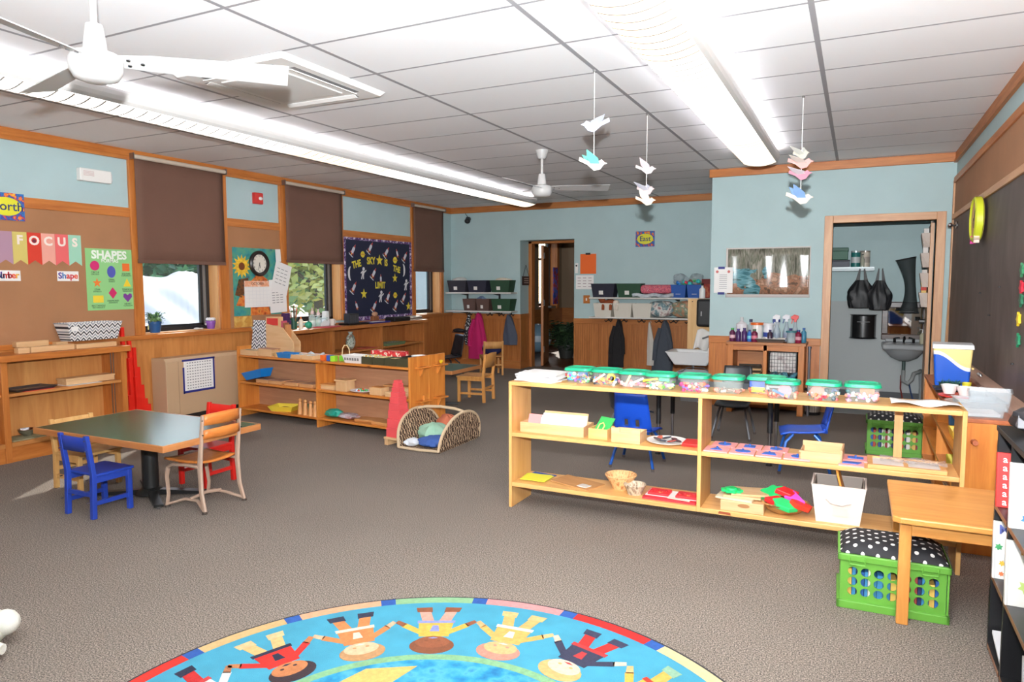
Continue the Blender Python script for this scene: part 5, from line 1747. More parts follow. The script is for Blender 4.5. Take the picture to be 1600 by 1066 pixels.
# ================================================================== BACK WALL
def storage_bin(name, label, x, y, z, w, d, h, c, group, tagc=(226, 222, 216), rough=0.75, nolabel=False):
    t = thing(name, label, 'bin', (x, y, z), group=group)
    mb = MB()
    mb.tub(w * 0.42, d * 0.42, w * 0.5, d * 0.5, 0, h, 0.005, rim=0.004)
    mb.build('bin_body', plain(c, rough, bump=0.15, bscale=90), t)
    if not nolabel:
        MB().at((0, 0, 0)).add([(-w * 0.16, -d * 0.442 - 0.004, h * 0.2), (w * 0.02, -d * 0.442 - 0.004, h * 0.2), (w * 0.02, -d * 0.47 - 0.004, h * 0.48), (-w * 0.16, -d * 0.47 - 0.004, h * 0.48)], [(0, 1, 2, 3)]).build('label_card', plain(tagc, 0.7), t, solid=0.002)
    return t


def coat_rack(label, x0, x1, za, zb, hooks):
    t = thing('coat_rack', label, 'coat rack', (x0, YB, zb), group='wall coat racks')
    L = x1 - x0
    WS = plain((214, 212, 206), 0.35)
    for z, n in ((za - zb, 'upper_shelf'), (0, 'lower_shelf')):
        MB().box(0, L, -0.27, -0.016, z - 0.024, z).build(n, WS, t, bevel=0.002)
    for x in (0.28, L - 0.35):
        MB().box(x, x + 0.03, -0.03, -0.015, -0.10, za - zb + 0.02).build('wall_standard', BLACK, t)
        for z in (0, za - zb):
            MB().prism([(-0.26, z - 0.0245), (-0.03, z - 0.0245), (-0.03, z - 0.06), (-0.24, z - 0.03)], 'X', x + 0.008, x + 0.022).build('bracket', BLACK, t)
    for x in hooks:
        hk = MB().box(x - 0.008, x + 0.008, -0.06, -0.045, -0.07, -0.024).build('coat_hook', BLACK, t)
        for s in (-1, 1):
            MB().tube([(x, -0.055, -0.05), (x + s * 0.04, -0.065, -0.085), (x + s * 0.06, -0.07, -0.06)], 0.009, 6).build('hook_prong', BLACK, hk)
    return t


coat_rack('coat rack with two shelves left of the doorway', -6.34, -5.09, 1.285, 0.975, (0.35, 0.52, 0.75, 0.97, 1.15))
coat_rack('coat rack with two shelves right of the doorway', -3.74, -2.07, 1.215, 0.915, (0.25, 0.5, 0.78, 1.05, 1.27, 1.5))
yb = YB - 0.15
G1 = 'fabric bins on the coat racks'
storage_bin('storage_bin', 'charcoal fabric bin at the far left on the top shelf', -6.12, yb, 1.285, 0.37, 0.24, 0.20, (44, 42, 52), G1)
storage_bin('storage_bin', 'navy black fabric bin between charcoal and green bins', -5.73, yb, 1.285, 0.37, 0.24, 0.20, (36, 36, 54), G1)
storage_bin('storage_bin', 'dark green fabric bin with papers on the top left shelf', -5.30, yb, 1.285, 0.37, 0.24, 0.20, (38, 70, 48), G1)
storage_bin('storage_bin', 'smaller brown fabric bin on the lower left shelf, left one', -5.88, yb, 0.975, 0.25, 0.24, 0.20, (92, 68, 60), G1)
storage_bin('storage_bin', 'smaller brown fabric bin on the lower left shelf, right one', -5.62, yb, 0.975, 0.25, 0.24, 0.20, (92, 68, 60), G1)
storage_bin('storage_bin', 'dark green fabric bin on the lower left shelf', -5.28, yb, 0.975, 0.36, 0.24, 0.20, (38, 74, 48), G1)
storage_bin('storage_bin', 'navy black fabric bin right of the orange clipboard', -3.52, yb, 1.215, 0.38, 0.24, 0.21, (36, 36, 54), G1)
storage_bin('storage_bin', 'dark green fabric bin next to the pink cushion', -3.11, yb, 1.215, 0.38, 0.24, 0.21, (38, 74, 52), G1)
for k, x in enumerate((-3.52, -3.205, -2.905)):
    t = storage_bin('white_basket', ['white woven basket below the plush dog', 'white woven basket in the middle of three', 'white woven basket beside the folded blankets'][k], x, yb, 0.915, 0.30, 0.24, 0.21, (214, 208, 196), 'white woven baskets', nolabel=True)
for c, nm, lab, x, y, z, sx, sy, sz, sd in (((200, 200, 196), 'grey_cloth', 'grey cloth heaped in the charcoal bin', -6.12, yb, 1.41, 0.14, 0.085, 0.13, 21), ((226, 214, 196), 'paper_heap', 'cream papers heaped in the green bin on the top left shelf', -5.30, yb, 1.41, 0.145, 0.085, 0.115, 22), ((110, 130, 160), 'blue_cloth', 'blue cloth showing above the brown bins', -5.75, yb + 0.09, 0.975, 0.1, 0.03, 0.24, 23)):
    solo(nm, crumple('', '', 0, 0, 0, 0, sx, sy, sz, sd), plain(c, 0.85, bump=0.3, bscale=60), lab, 'cloth', (x, y, z), smooth=True)
t = thing('plush_dog', 'brown and white plush dog lying on a white basket', 'plush toy', (-3.42, yb - 0.03, 1.08))
BR, WHP = plain((150, 74, 40), 0.95, bump=0.4, bscale=120), plain((226, 214, 200), 0.95, bump=0.4, bscale=120)
MB().ell((0, 0, 0.05), 0.13, 0.06, 0.05).build('body', BR, t, smooth=True)
MB().ell((-0.13, -0.01, 0.085), 0.05, 0.05, 0.045).build('head', BR, t, smooth=True)
MB().ell((0.1, -0.03, 0.055), 0.05, 0.04, 0.04).build('white_patch', WHP, t, smooth=True)
for x in (-0.1, 0.02, 0.12):
    MB().tube([(x, -0.05, 0.04), (x + 0.01, -0.085, -0.0), (x + 0.01, -0.095, -0.06)], [0.026, 0.024, 0.022], 8).build('leg', BR if x < 0.1 else WHP, t, smooth=True)
for s in (-1, 1):
    MB().ell((-0.14 + 0.035 * s, -0.02, 0.115), 0.02, 0.014, 0.028).build('ear', BR, t, smooth=True)
t = thing('pink_cushion', 'pink patterned cushion on the top right rack shelf', 'cushion', (-2.70, yb, 1.275))
MB().box(-0.24, 0.24, -0.11, 0.12, 0, 0.13).build('cushion_body', mottled('pink_weave', [(190, 70, 90), (224, 120, 130), (170, 60, 90), (226, 160, 160)], 40), t, bevel=0.045)
solo('folded_blanket', MB().surf(20, 8, lambda u, v: (-0.31 + 0.62 * u, -0.13 + 0.26 * v, 0.03 + 0.012 * math.sin(14 * u + 3 * v))), mottled('grey_blanket', [(170, 180, 190), (206, 210, 214), (140, 150, 164)], 9), 'grey folded blanket under the pink cushion', 'blanket', (-2.74, yb, 1.216), smooth=True, solid=0.05)
for k, x in enumerate((-2.36, -2.125)):
    t = thing('toy_crate', ['blue plastic crate of toys on the right rack, left one', 'blue plastic crate of toys on the right rack, right one'][k], 'crate', (x, yb, 1.216), group='blue crates of toys')
    MB().tub(0.095, 0.1, 0.112, 0.12, 0, 0.19, 0.005, rim=0.006).build('crate_body', plain((26, 84, 166), 0.45), t)
    q = random.Random(k + 30)
    for i in range(9):
        MB().ell((q.uniform(-0.08, 0.08), q.uniform(-0.08, 0.06), 0.17 + q.uniform(0, 0.09)), 0.036, 0.034, 0.034, 8, 6).build('toy', plain(q.choice([(230, 60, 90), (60, 170, 80), (40, 120, 200), (230, 190, 60), (120, 80, 60), (60, 190, 190)]), 0.5), t, smooth=True)
    MB().box(-0.04, 0.03, -0.106, -0.103, 0.05, 0.08).build('label_card', PAPER, t)
    solo('clear_bag', crumple('', '', 0, 0, 0, 0, 0.1, 0.09, 0.17, 50 + k), clear((200, 214, 220), 0.45, 0.15, 'bag_clear'), ['clear plastic bag puffed over the left blue crate', 'clear plastic bag puffed over the right blue crate'][k], 'bag', (x, yb + 0.02, 1.40), smooth=True)
t = thing('red_game_box', 'dark red boxed game at the right rack end', 'box', (-1.955, yb + 0.02, 1.216), R(-8))
MB().box(-0.06, 0.06, -0.1, 0.1, 0, 0.27).build('box_body', mottled('game_print', [(120, 36, 34), (150, 50, 40), (190, 120, 80)], 14), t, bevel=0.003)
MB().box(-0.062, 0.062, -0.104, 0.104, 0.2, 0.272).build('lid', plain((110, 30, 30), 0.5), t)
for k, (lab, x, z, cs, w) in enumerate((('white and teal patterned blanket folded on the lower rack shelf', -2.64, 0.916, [(200, 206, 206), (90, 130, 140), (230, 226, 220), (150, 90, 90)], 0.21), ('peach patterned blanket folded on the lower rack shelf', -2.26, 0.916, [(226, 170, 140), (190, 140, 110), (120, 150, 130), (236, 206, 180)], 0.20), ('brown throw beneath the peach blanket', -2.20, 0.0, [(110, 76, 56), (90, 60, 46)], 0.0))):
    if w == 0:
        continue
    mb = crumple('', '', 0, 0, 0, 0, w * 1.05, 0.15, 0.25, 90 + k)
    solo('folded_blanket', mb, mottled('blanket_%d' % k, cs, 11, 0.9, 3, bump=0.5), lab, 'blanket', (x, yb, z), smooth=True)


def coat(name, label, x, z_top, h, w, c, d=0.10, cat='coat', mat=None, seed=1, sleeves=True):
    t = thing(name, label, cat, (x, YB - 0.11, z_top - h))
    q = random.Random(seed)
    p1, p2 = q.uniform(0, 6), q.uniform(0, 6)
    def f(u, v):
        a = 2 * PI * u
        ww = w * (0.16 + 0.84 * min(1.0, (1 - v) * 1.5) ** 0.7) / 2
        if v > 0.97:
            ww *= 0.5
        fold = 1 + 0.12 * math.sin(5 * a + p1 + 3 * v)
        return (ww * math.cos(a) * fold + 0.02 * math.sin(3 * v + p2), d / 2 * math.sin(a) * fold, h * v)
    mb = MB()
    mb.surf(28, 18, f)
    mb.add([f(i / 28, 0) for i in range(28)], [tuple(range(28))])
    m = mat or plain(c, 0.9, bump=0.3, bscale=70)
    mb.build('garment_body', m, t, smooth=True)
    if sleeves:
        for s in (-1, 1):
            MB().tube([(s * w * 0.16, -0.03, h * 0.86), (s * w * 0.36, -0.045, h * 0.6), (s * w * 0.42, -0.05, h * 0.28)], [0.035, 0.04, 0.036], 8).build('sleeve', m, t, smooth=True)
    MB().tube([(-0.015, 0, h * 0.98), (0, 0.015, h + 0.02), (0.015, 0, h * 0.98)], 0.004, 6).build('hanging_loop', m, t)
    return t


coat('pink_coat', 'magenta child\'s coat hanging left of the doorway', -5.80, 0.93, 0.78, 0.33, (190, 30, 100), 0.13)
coat('patterned_scarf', 'black and white patterned garment hanging behind the pink coat', -5.97, 0.90, 0.52, 0.15, (60, 60, 66), 0.08, 'garment', mottled('bw_pattern', [(30, 30, 34), (40, 40, 44), (220, 220, 220), (36, 36, 40)], 34, constant=True), 3, False)
coat('grey_bag', 'grey drawstring bag hanging beside the doorway', -5.20, 0.91, 0.50, 0.24, (78, 84, 100), 0.13, 'bag', None, 4, False)
coat('black_jacket', 'black jacket hanging under the white baskets', -3.32, 0.87, 0.74, 0.24, (30, 28, 30), 0.11, seed=5)
coat('grey_coat', 'long grey coat hanging near the white sink', -2.60, 0.87, 0.84, 0.30, (72, 78, 88), 0.12, seed=6)
coat('white_apron', 'white garment hanging beside the long grey coat', -2.81, 0.84, 0.66, 0.12, (206, 200, 190), 0.07, 'garment', None, 7, False)

# notices by the doorway
t = thing('orange_clipboard', 'orange clipboard sheet hanging right of the doorway', 'clipboard', (-3.985, YB, 1.58), rot=ON_BACK)
MB().box(0, 0.265, 0, 0.315, 0, 0.006).build('board', plain((236, 104, 30), 0.55), t)
MB().box(0.09, 0.17, 0.3, 0.33, 0.006, 0.016).build('clip', DKMETAL, t, bevel=0.003)
t = thing('class_list', 'white ruled list below the orange clipboard', 'paper', (-4.06, YB, 1.335), rot=ON_BACK)
MB().box(0, 0.30, 0, 0.225, 0, 0.002).build('sheet', PAPER, t)
mb = MB()
for i in range(3):
    for j in range(4):
        mb.box(0.03 + i * 0.09, 0.085 + i * 0.09, 0.04 + j * 0.045, 0.05 + j * 0.045, 0.002, 0.0026)
mb.build('printed_lines', plain((170, 150, 156), 0.7), t, kind='stuff')
t = thing('switch_plate', 'wooden switch plate left of the white baskets', 'switch', (-3.93, YB, 1.11), rot=ON_BACK)
MB().box(0, 0.11, 0, 0.13, 0, 0.012).build('plate', oak('X'), t, bevel=0.003)
MB().box(0.045, 0.065, 0.045, 0.085, 0.012, 0.02).build('toggle', WHITE, t)
t = thing('thermostat', 'small white wall control with a black knob by the doorway', 'switch', (-4.07, YB, 1.59), rot=ON_BACK)
MB().box(0, 0.05, 0, 0.16, 0, 0.018).build('housing', WHITE, t, bevel=0.003)
MB().poly(circ(0.025, 0.12, 0.014, 12), 0.018, 0.026).build('knob', BLACK, t)
t = thing('door_sign', 'small dark sign hanging on a cord in the doorway reveal', 'sign', (D0 + 0.003, 10.66, 1.40), rot=ON_LEFT)
MB().box(0, 0.30, 0, 0.15, 0, 0.012).build('board', plain((62, 44, 40), 0.6), t)
MB().tube([(0.03, 0.15, 0.006), (0.15, 0.34, 0.006), (0.27, 0.15, 0.006)], 0.004, 5).build('cord', DKMETAL, t)
mb = MB()
for j in range(3):
    mb.box(0.06, 0.24, 0.035 + j * 0.035, 0.048 + j * 0.035, 0.012, 0.0126)
mb.build('lettering_lines', plain((200, 180, 170), 0.7), t, kind='stuff')
t = thing('security_camera', 'small black security camera at the top of the back wall', 'camera', (-6.02, YB, 2.53))
MB().cyl((0, 0, 0), (0, -0.05, 0), 0.04, n=16).build('mount', plain((50, 60, 66), 0.4), t)
MB().ell((0.02, -0.09, -0.04), 0.05, 0.055, 0.045).build('camera_ball', BLACK, t, smooth=True)
MB().tube([(-0.01, -0.01, 0.03), (-0.06, -0.012, 0.09), (-0.08, -0.02, 0.17)], 0.005, 6).build('cable', BLACK, t)

# ---- hall things
t = potted('floor_plant', 'bushy dark green plant on the hall floor', (-5.0, 12.55, 0), 0.17, 0.26, (60, 62, 58), [(52, 74, 46), (66, 92, 58), (40, 58, 40)], 150, 0.42, 0.42, 12)
t = thing('exercise_ball', 'large pale blue ball behind the open hall door', 'ball', (-5.95, 13.3, 0))
MB().ell((0, 0, 0.30), 0.30, 0.30, 0.30, 24, 16).build('ball_body', plain((130, 164, 186), 0.4), t, smooth=True)
MB().lathe([(0.301, 0.24), (0.303, 0.30), (0.301, 0.36)], 24, caps=False).build('ball_stripe', plain((200, 214, 226), 0.4), t, smooth=True)
t = thing('striped_curtain', 'narrow blue and red curtain at the hall window', 'curtain', (-6.33, 15.05, 0.95))
MB().surf(20, 2, lambda u, v: (0.02 * math.sin(u * 25), 0.3 * u, 0.85 * v)).build('cloth', mottled('curtain_print', [(30, 50, 110), (60, 90, 170), (170, 50, 40), (40, 50, 100)], 8), t, smooth=True, solid=0.006)

# ================================================================== SINK CORNER
t = thing('white_sink', 'low white wall sink behind the front shelf', 'sink', (XS, 9.0, 0.40))
CER = plain((232, 232, 232), 0.2)
mb = MB()
mb.tub(0.20, 0.17, 0.30, 0.24, 0.0, 0.17, 0.045, c=(-0.305, 0))
mb.build('basin', CER, t, bevel=0.015)
MB().box(-0.08, -0.005, -0.24, 0.24, 0.12, 0.24).build('back_ledge', CER, t, bevel=0.01)
MB().tube([(-0.06, 0, 0.24), (-0.06, 0, 0.33), (-0.12, 0, 0.36), (-0.19, 0, 0.33)], 0.012, 8).build('tap', CHROME, t, smooth=True)
MB().tube([(-0.3, 0, 0.0), (-0.3, 0, -0.12), (-0.22, 0, -0.16), (-0.02, 0, -0.14)], 0.018, 8).build('waste_pipe', STEEL, t, smooth=True)
t = thing('splash_board', 'tall pale plywood board standing beside the white sink', 'board', (-1.81, 9.62, 0.43))
MB().prism([(-0.25, 0), (0.25, 0), (0.25, 0.79), (-0.25, 0.79)], 'Y', -0.01, 0.01).build('panel', wood((236, 196, 140), (220, 172, 112), 'Z'), t)
for z in (0.03, 0.75):
    MB().cyl((-0.19, -0.012, z), (-0.19, -0.008, z), 0.008, n=8).build('bolt', DKMETAL, t)
t = thing('paper_towel_box', 'black paper towel dispenser in the sink corner', 'dispenser', (-1.78, 9.42, 0.86))
MB().box(-0.11, 0.11, -0.1, 0.1, 0, 0.36).build('housing', BLACK, t, bevel=0.03)
MB().box(-0.05, -0.035, -0.104, -0.1, 0.14, 0.2).build('catch', STEEL, t)
t = thing('soap_bottle', 'white soap bottle on the ledge above the dispenser', 'bottle', (-1.86, 9.55, 1.225))
MB().lathe([(0.04, 0), (0.04, 0.12), (0.015, 0.15), (0.015, 0.17)], 14).build('bottle_body', WHITE, t, smooth=True)
MB().lathe([(0.012, 0.17), (0.018, 0.2), (0.0, 0.2)], 10).build('cap', BLACK, t)
solo('hand_towel', MB().surf(10, 14, lambda u, v: (-0.09 + 0.18 * u + 0.05 * v, -0.02 + 0.05 * math.sin(7 * u) * (1 - v), 0.25 * v + 0.02 * math.sin(5 * u))), plain((226, 222, 218), 0.9), 'white hand towel draped at the white sink', 'towel', (-1.80, 9.2, 0.575), smooth=True, solid=0.012)
t = thing('grey_tub', 'grey plastic tub on a stool below the white sink', 'tub', (-1.74, 8.62, 0.0))
MB().tub(0.15, 0.12, 0.19, 0.15, 0.0, 0.36, 0.005, rim=0.008).build('tub_body', plain((150, 154, 158), 0.4), t)
MB().tube([(-0.18, 0, 0.34), (-0.1, 0, 0.4), (0.1, 0, 0.4), (0.18, 0, 0.34)], 0.006, 6).build('handle', STEEL, t)

# ---- oak cleaning cabinet
t = thing('oak_cabinet', 'open oak cabinet under the spray bottles', 'cabinet', (-1.275, 8.02, 0))
W_, D_ = 0.79, 0.36
MB().box(-0.015, W_ + 0.015, -0.02, D_, 0.755, 0.785).build('top', dark_oak('X'), t, bevel=0.003)
for x in (0, 0.375, W_ - 0.06):
    MB().box(x, x + (0.06 if x != 0.375 else 0.04), 0, D_, 0.0 if x != 0.375 else 0.16, 0.755).build('upright', oak('Z'), t, bevel=0.003)
MB().box(0.06, W_ - 0.06, 0.0, 0.025, 0.695, 0.755).build('top_rail', oak('X'), t)
MB().box(0.06, W_ - 0.06, 0, D_, 0.10, 0.18).build('base_rail', oak('X'), t)
MB().box(0.06, W_ - 0.06, D_ - 0.012, D_, 0.18, 0.755).build('back_panel', dark_oak('X'), t)
MB().box(0.06, 0.375, 0.01, D_ - 0.012, 0.40, 0.42).build('shelf', oak('X'), t)
for k in range(4):
    solo('work_tray', MB().tub(0.11, 0.11, 0.12, 0.12, 0, 0.022, 0.004), maple('X') if k % 2 == 0 else plain((70, 60, 50), 0.5), ['pale wood tray at the bottom of the cabinet stack', 'dark tray second from the bottom in the cabinet', 'pale wood tray third in the cabinet stack', 'dark tray at the top of the cabinet stack'][k], 'tray', (-1.05, 8.19, 0.421 + 0.0235 * k), R(3 * k), group='trays stacked in the oak cabinet')
t = thing('wire_basket', 'grey wire basket of white cloths in the cabinet', 'basket', (-0.70, 8.16, 0.45))
MB().box(-0.135, 0.135, -0.11, 0.11, 0.01, 0.23).build('white_cloths', mottled('white_cloths', [(196, 190, 186), (226, 222, 218), (170, 150, 150)], 12), t, bevel=0.02)
mb = MB()
for i in range(10):
    mb.box(-0.144 + i * 0.0305, -0.140 + i * 0.0305, -0.125, -0.121, 0, 0.235)
for j in range(7):
    mb.box(-0.144, 0.138, -0.127, -0.123, j * 0.038, 0.004 + j * 0.038)
mb.build('wire_grid', DKMETAL, t, kind='stuff')
mb = MB()
for i in range(2):
    mb.box(-0.145 + i * 0.28, -0.141 + i * 0.28, -0.125, 0.12, 0, 0.235)
mb.build('wire_sides', DKMETAL, t)
solo('teal_cloths', MB().surf(16, 10, lambda u, v: (-0.13 + 0.26 * u, -0.12 + 0.03 * math.sin(8 * u + 9 * v), 0.26 * v)), mottled('teal_cloths', [(40, 90, 110), (90, 150, 170), (30, 60, 80), (150, 190, 200)], 14, 0.9, 4, bump=0.6), 'teal and blue cloths stuffed under the wire basket', 'cloth', (-0.70, 8.16, 0.185), smooth=True, solid=0.1)
CT_ = 0.785
t = thing('steel_pan', 'shallow steel pan in front of the spray bottles', 'pan', (-0.83, 8.09, CT_))
MB().tub(0.125, 0.07, 0.15, 0.09, 0, 0.045, 0.004, rim=0.006).build('pan_body', plain((176, 174, 172), 0.3, 0.9), t)


def bottle(label, x, y, r, h, c, capc, cat='bottle', neck=0.4, lab=None, clearb=False, group='cleaning bottles'):
    t = thing('bottle', label, cat, (x, y, CT_), group=group)
    m = clear((206, 220, 226), 0.4, 0.1, 'bottle_clear') if clearb else plain(c, 0.3)
    MB().lathe([(r * 0.92, 0), (r, 0.01), (r, h * 0.7), (r * neck, h * 0.85), (r * neck, h * 0.9), (0, h * 0.9)], 16).build('bottle_body', m, t, smooth=True)
    if clearb:
        MB().lathe([(r * 0.8, 0.006), (r * 0.88, 0.02), (r * 0.88, h * 0.45), (0, h * 0.45)], 14).build('liquid', plain(c, 0.3), t, smooth=True)
    MB().lathe([(r * neck * 1.3, h * 0.88), (r * neck * 1.3, h), (0, h)], 12).build('cap', plain(capc, 0.4), t, smooth=True)
    if lab:
        MB().lathe([(r * 1.02, h * 0.25), (r * 1.02, h * 0.5)], 16, caps=False).build('bottle_label', plain(lab, 0.6), t, smooth=True)
    return t


PUR = (70, 36, 96)
bottle('purple bottle with a green cap at the cabinet top left', -1.235, 8.08, 0.032, 0.145, (90, 30, 70), (70, 180, 80), lab=(220, 180, 190))
bottle('dark purple bottle, second from the left', -1.17, 8.07, 0.03, 0.14, PUR, (80, 60, 140))
bottle('dark purple bottle, third from the left', -1.105, 8.06, 0.03, 0.15, PUR, (60, 50, 110))
bottle('blue bottle with a turquoise label on the cabinet', -1.055, 8.09, 0.026, 0.13, (50, 110, 190), (60, 60, 120), lab=(120, 200, 220))
bottle('wine red bottle with a label and dark green cap', -1.0, 8.07, 0.034, 0.14, (110, 24, 60), (40, 100, 60), lab=(214, 120, 140))
bottle('large rounded white jug at the back of the cabinet top', -1.16, 8.24, 0.062, 0.26, (226, 220, 224), (206, 206, 206), neck=0.22)
bottle('clear bottle with a navy pump behind the purple ones', -1.06, 8.22, 0.034, 0.24, (180, 190, 200), (40, 40, 80), clearb=True)
bottle('white tub with an orange lid on the cabinet', -0.99, 8.20, 0.058, 0.205, (232, 228, 224), (230, 110, 40), neck=0.95)
bottle('white tub with a blue label on the cabinet', -0.875, 8.22, 0.052, 0.20, (230, 230, 236), (226, 226, 230), neck=0.95, lab=(50, 70, 150))
bottle('short navy bottle behind the steel pan, left', -0.85, 8.20 - 0.03, 0.028, 0.13, (60, 40, 60), (50, 40, 90), clearb=False)
bottle('purple bottle behind the steel pan, right', -0.64, 8.20, 0.032, 0.15, PUR, (50, 50, 120))
bottle('clear jar with a teal lid beside the steel pan', -0.625, 8.08, 0.045, 0.13, (190, 200, 200), (60, 130, 140), neck=0.95, clearb=True)
bottle('magenta bottle with a pale label at the right end', -0.555, 8.09, 0.034, 0.14, (130, 24, 60), (40, 70, 140), lab=(206, 150, 160))
bottle('teal blue bottle at the far right of the cabinet top', -0.505, 8.15, 0.028, 0.16, (60, 130, 160), (40, 90, 160))


def spray(label, x, y, c, headc, hl):
    t = thing('spray_bottle', label, 'spray bottle', (x, y, CT_), group='spray bottles')
    MB().lathe([(0.036, 0), (0.04, 0.01), (0.04, 0.10), (0.022, 0.16), (0.015, 0.20), (0.015, 0.22)], 16).build('bottle_body', clear((200, 216, 226), 0.45, 0.1, 'spray_clear'), t, smooth=True)
    MB().lathe([(0.034, 0.005), (0.037, 0.09), (0, 0.09)], 14).build('liquid', plain(c, 0.3), t, smooth=True)
    hd = MB().prism([(-0.045, 0.25), (-0.045, 0.275), (-0.01, 0.30), (0.035, 0.285), (0.03, 0.25), (0.014, 0.24), (0.014, 0.215), (-0.014, 0.215), (-0.014, 0.245)], 'Y', -0.013, 0.013).build('spray_head', plain(headc, 0.4), t, bevel=0.004)
    MB().prism([(-0.03, 0.25), (-0.022, 0.25), (-0.034, 0.20), (-0.042, 0.20)], 'Y', -0.007, 0.007).build('trigger', plain(hl, 0.4), hd)


spray('clear spray bottle with white head and blue trigger, left one', -0.785, 8.21, (60, 90, 150), (226, 226, 230), (40, 60, 150))
spray('clear spray bottle with white head and blue trigger, right one', -0.69, 8.27, (90, 70, 150), (220, 220, 226), (40, 60, 150))
spray('clear spray bottle with a red trigger head', -0.60, 8.24, (150, 190, 190), (214, 50, 40), (214, 50, 40))
bottle('tall white spray can left of the spray bottles', -0.80, 8.30, 0.035, 0.24, (230, 230, 232), (40, 60, 140), neck=0.9)
t = thing('waste_basket', 'black wire waste basket beside the oak cabinet', 'waste basket', (-0.40, 8.24, 0.0))
mb = MB()
for i in range(20):
    a = 2 * PI * i / 20
    mb.cyl((0.075 * math.cos(a), 0.075 * math.sin(a), 0.02), (0.095 * math.cos(a), 0.095 * math.sin(a), 0.27), 0.002, n=5)
mb.build('wire_ribs', plain((90, 80, 70), 0.5), t, kind='stuff')
MB().lathe([(0.08, 0), (0.082, 0.03)], 20).build('base', BLACK, t)
MB().lathe([(0.094, 0.265), (0.098, 0.275), (0.094, 0.28), (0.09, 0.272)], 20, caps=False).build('rim', BLACK, t)
MB().lathe([(0.07, 0.031), (0.082, 0.14), (0, 0.14)], 16).build('rubbish', plain((200, 196, 186), 0.8), t, smooth=True)
solo('metal_pole', MB().cyl((0, 0, 0), (0, 0, 0.73), 0.014, n=12).lathe([(0.02, 0.73), (0.02, 0.75), (0, 0.75)], 10), plain((120, 120, 128), 0.4, 0.5), 'grey metal pole standing right of the oak cabinet', 'pole', (-0.44, 8.10, 0), smooth=True)

# ---- posters on the sink wall
t = thing('woodland_poster', 'glossy poster of an autumn stream among tree trunks', 'poster', (-1.375, YS, 1.265), rot=ON_BACK)
PW, PH = 0.90, 0.565
def gloss(u, v):
    return (PW * u, PH * v, 0.006 + 0.0045 * math.sin(14 * u + 2 * v) + 0.002 * math.sin(31 * u))
MB().surf(60, 6, gloss).build('sheet', plain((226, 220, 216), 0.2), t, smooth=True, solid=0.001)
def art(nt, co):
    sp = nt.nodes.new('ShaderNodeSeparateXYZ')
    nt.links.new(co, sp.inputs[0])
    def noise(sc, st, det=5):
        mp = nt.nodes.new('ShaderNodeMapping')
        mp.inputs['Scale'].default_value = st
        nt.links.new(co, mp.inputs['Vector'])
        n = nt.nodes.new('ShaderNodeTexNoise')
        n.inputs['Scale'].default_value = sc
        n.inputs['Detail'].default_value = det
        nt.links.new(mp.outputs['Vector'], n.inputs['Vector'])
        return n.outputs['Fac']
    def ramp(f, cs, lo=0.35, hi=0.65):
        r = nt.nodes.new('ShaderNodeValToRGB')
        el = r.color_ramp.elements
        el[0].position, el[1].position = lo, hi
        el[0].color, el[1].color = rgb(cs[0]), rgb(cs[-1])
        for i in range(1, len(cs) - 1):
            el.new(lo + (hi - lo) * i / (len(cs) - 1)).color = rgb(cs[i])
        nt.links.new(f, r.inputs['Fac'])
        return r.outputs['Color']
    trunks = ramp(noise(9, (3.2, 0.5, 1)), [(84, 86, 74), (140, 136, 124), (104, 108, 92), (170, 164, 152)])
    leaves = ramp(noise(16, (1, 1, 1)), [(104, 84, 70), (172, 122, 96), (136, 106, 86), (192, 152, 128)])
    water = ramp(noise(14, (0.5, 2, 1)), [(60, 110, 120), (110, 160, 170), (40, 80, 80)])
    wob = noise(3.2, (1, 1, 1), 6)
    h = nmath(nt, 'ADD', sp.outputs[1], nmath(nt, 'MULTIPLY', nmath(nt, 'SUBTRACT', wob, 0.5), 0.45))
    low = nmath(nt, 'LESS_THAN', h, 0.24)
    c = nmix(nt, low, trunks, leaves)
    xw = nmath(nt, 'ADD', sp.outputs[0], nmath(nt, 'MULTIPLY', nmath(nt, 'SUBTRACT', wob, 0.5), 1.1))
    inw = nmath(nt, 'MULTIPLY', nmath(nt, 'MULTIPLY', nmath(nt, 'GREATER_THAN', xw, 0.10), nmath(nt, 'LESS_THAN', xw, 0.36)), nmath(nt, 'LESS_THAN', nmath(nt, 'ADD', sp.outputs[1], nmath(nt, 'MULTIPLY', nmath(nt, 'SUBTRACT', noise(6, (1, 1, 1)), 0.5), 0.3)), 0.32))
    return nmix(nt, inw, c, water)
MB().surf(60, 6, lambda u, v: (0.02 + (PW - 0.03) * u, 0.035 + (PH - 0.05) * v, 0.0072 + 0.0045 * math.sin(14 * (0.02 + (PW - 0.03) * u) / PW + 2 * v) + 0.002 * math.sin(31 * (0.02 + (PW - 0.03) * u) / PW))).build('picture', pattern('woodland_art', art, 0.14), t, smooth=True, solid=0.0006)
t = thing('taped_notice', 'white notice held with blue tape left of the woodland poster', 'paper', (-1.505, YS, 1.315), rot=ON_BACK)
MB().box(0, 0.21, 0, 0.295, 0.016, 0.0175).build('sheet', PAPER, t)
for y in (-0.02, 0.275):
    MB().box(0.045, 0.12, y, y + 0.028, 0.0175, 0.0185).build('blue_tape', TAPE, t)
for x in (0.035, 0.165):
    MB().poly(circ(x, 0.245, 0.016, 14), 0.0175, 0.018).build('red_emblem', plain((206, 110, 104), 0.6), t)
mb = MB()
for k in range(8):
    mb.box(0.06, 0.145, 0.05 + k * 0.022, 0.056 + k * 0.022, 0.0175, 0.018)
mb.build('printed_lines', plain((150, 150, 158), 0.7), t, kind='stuff')

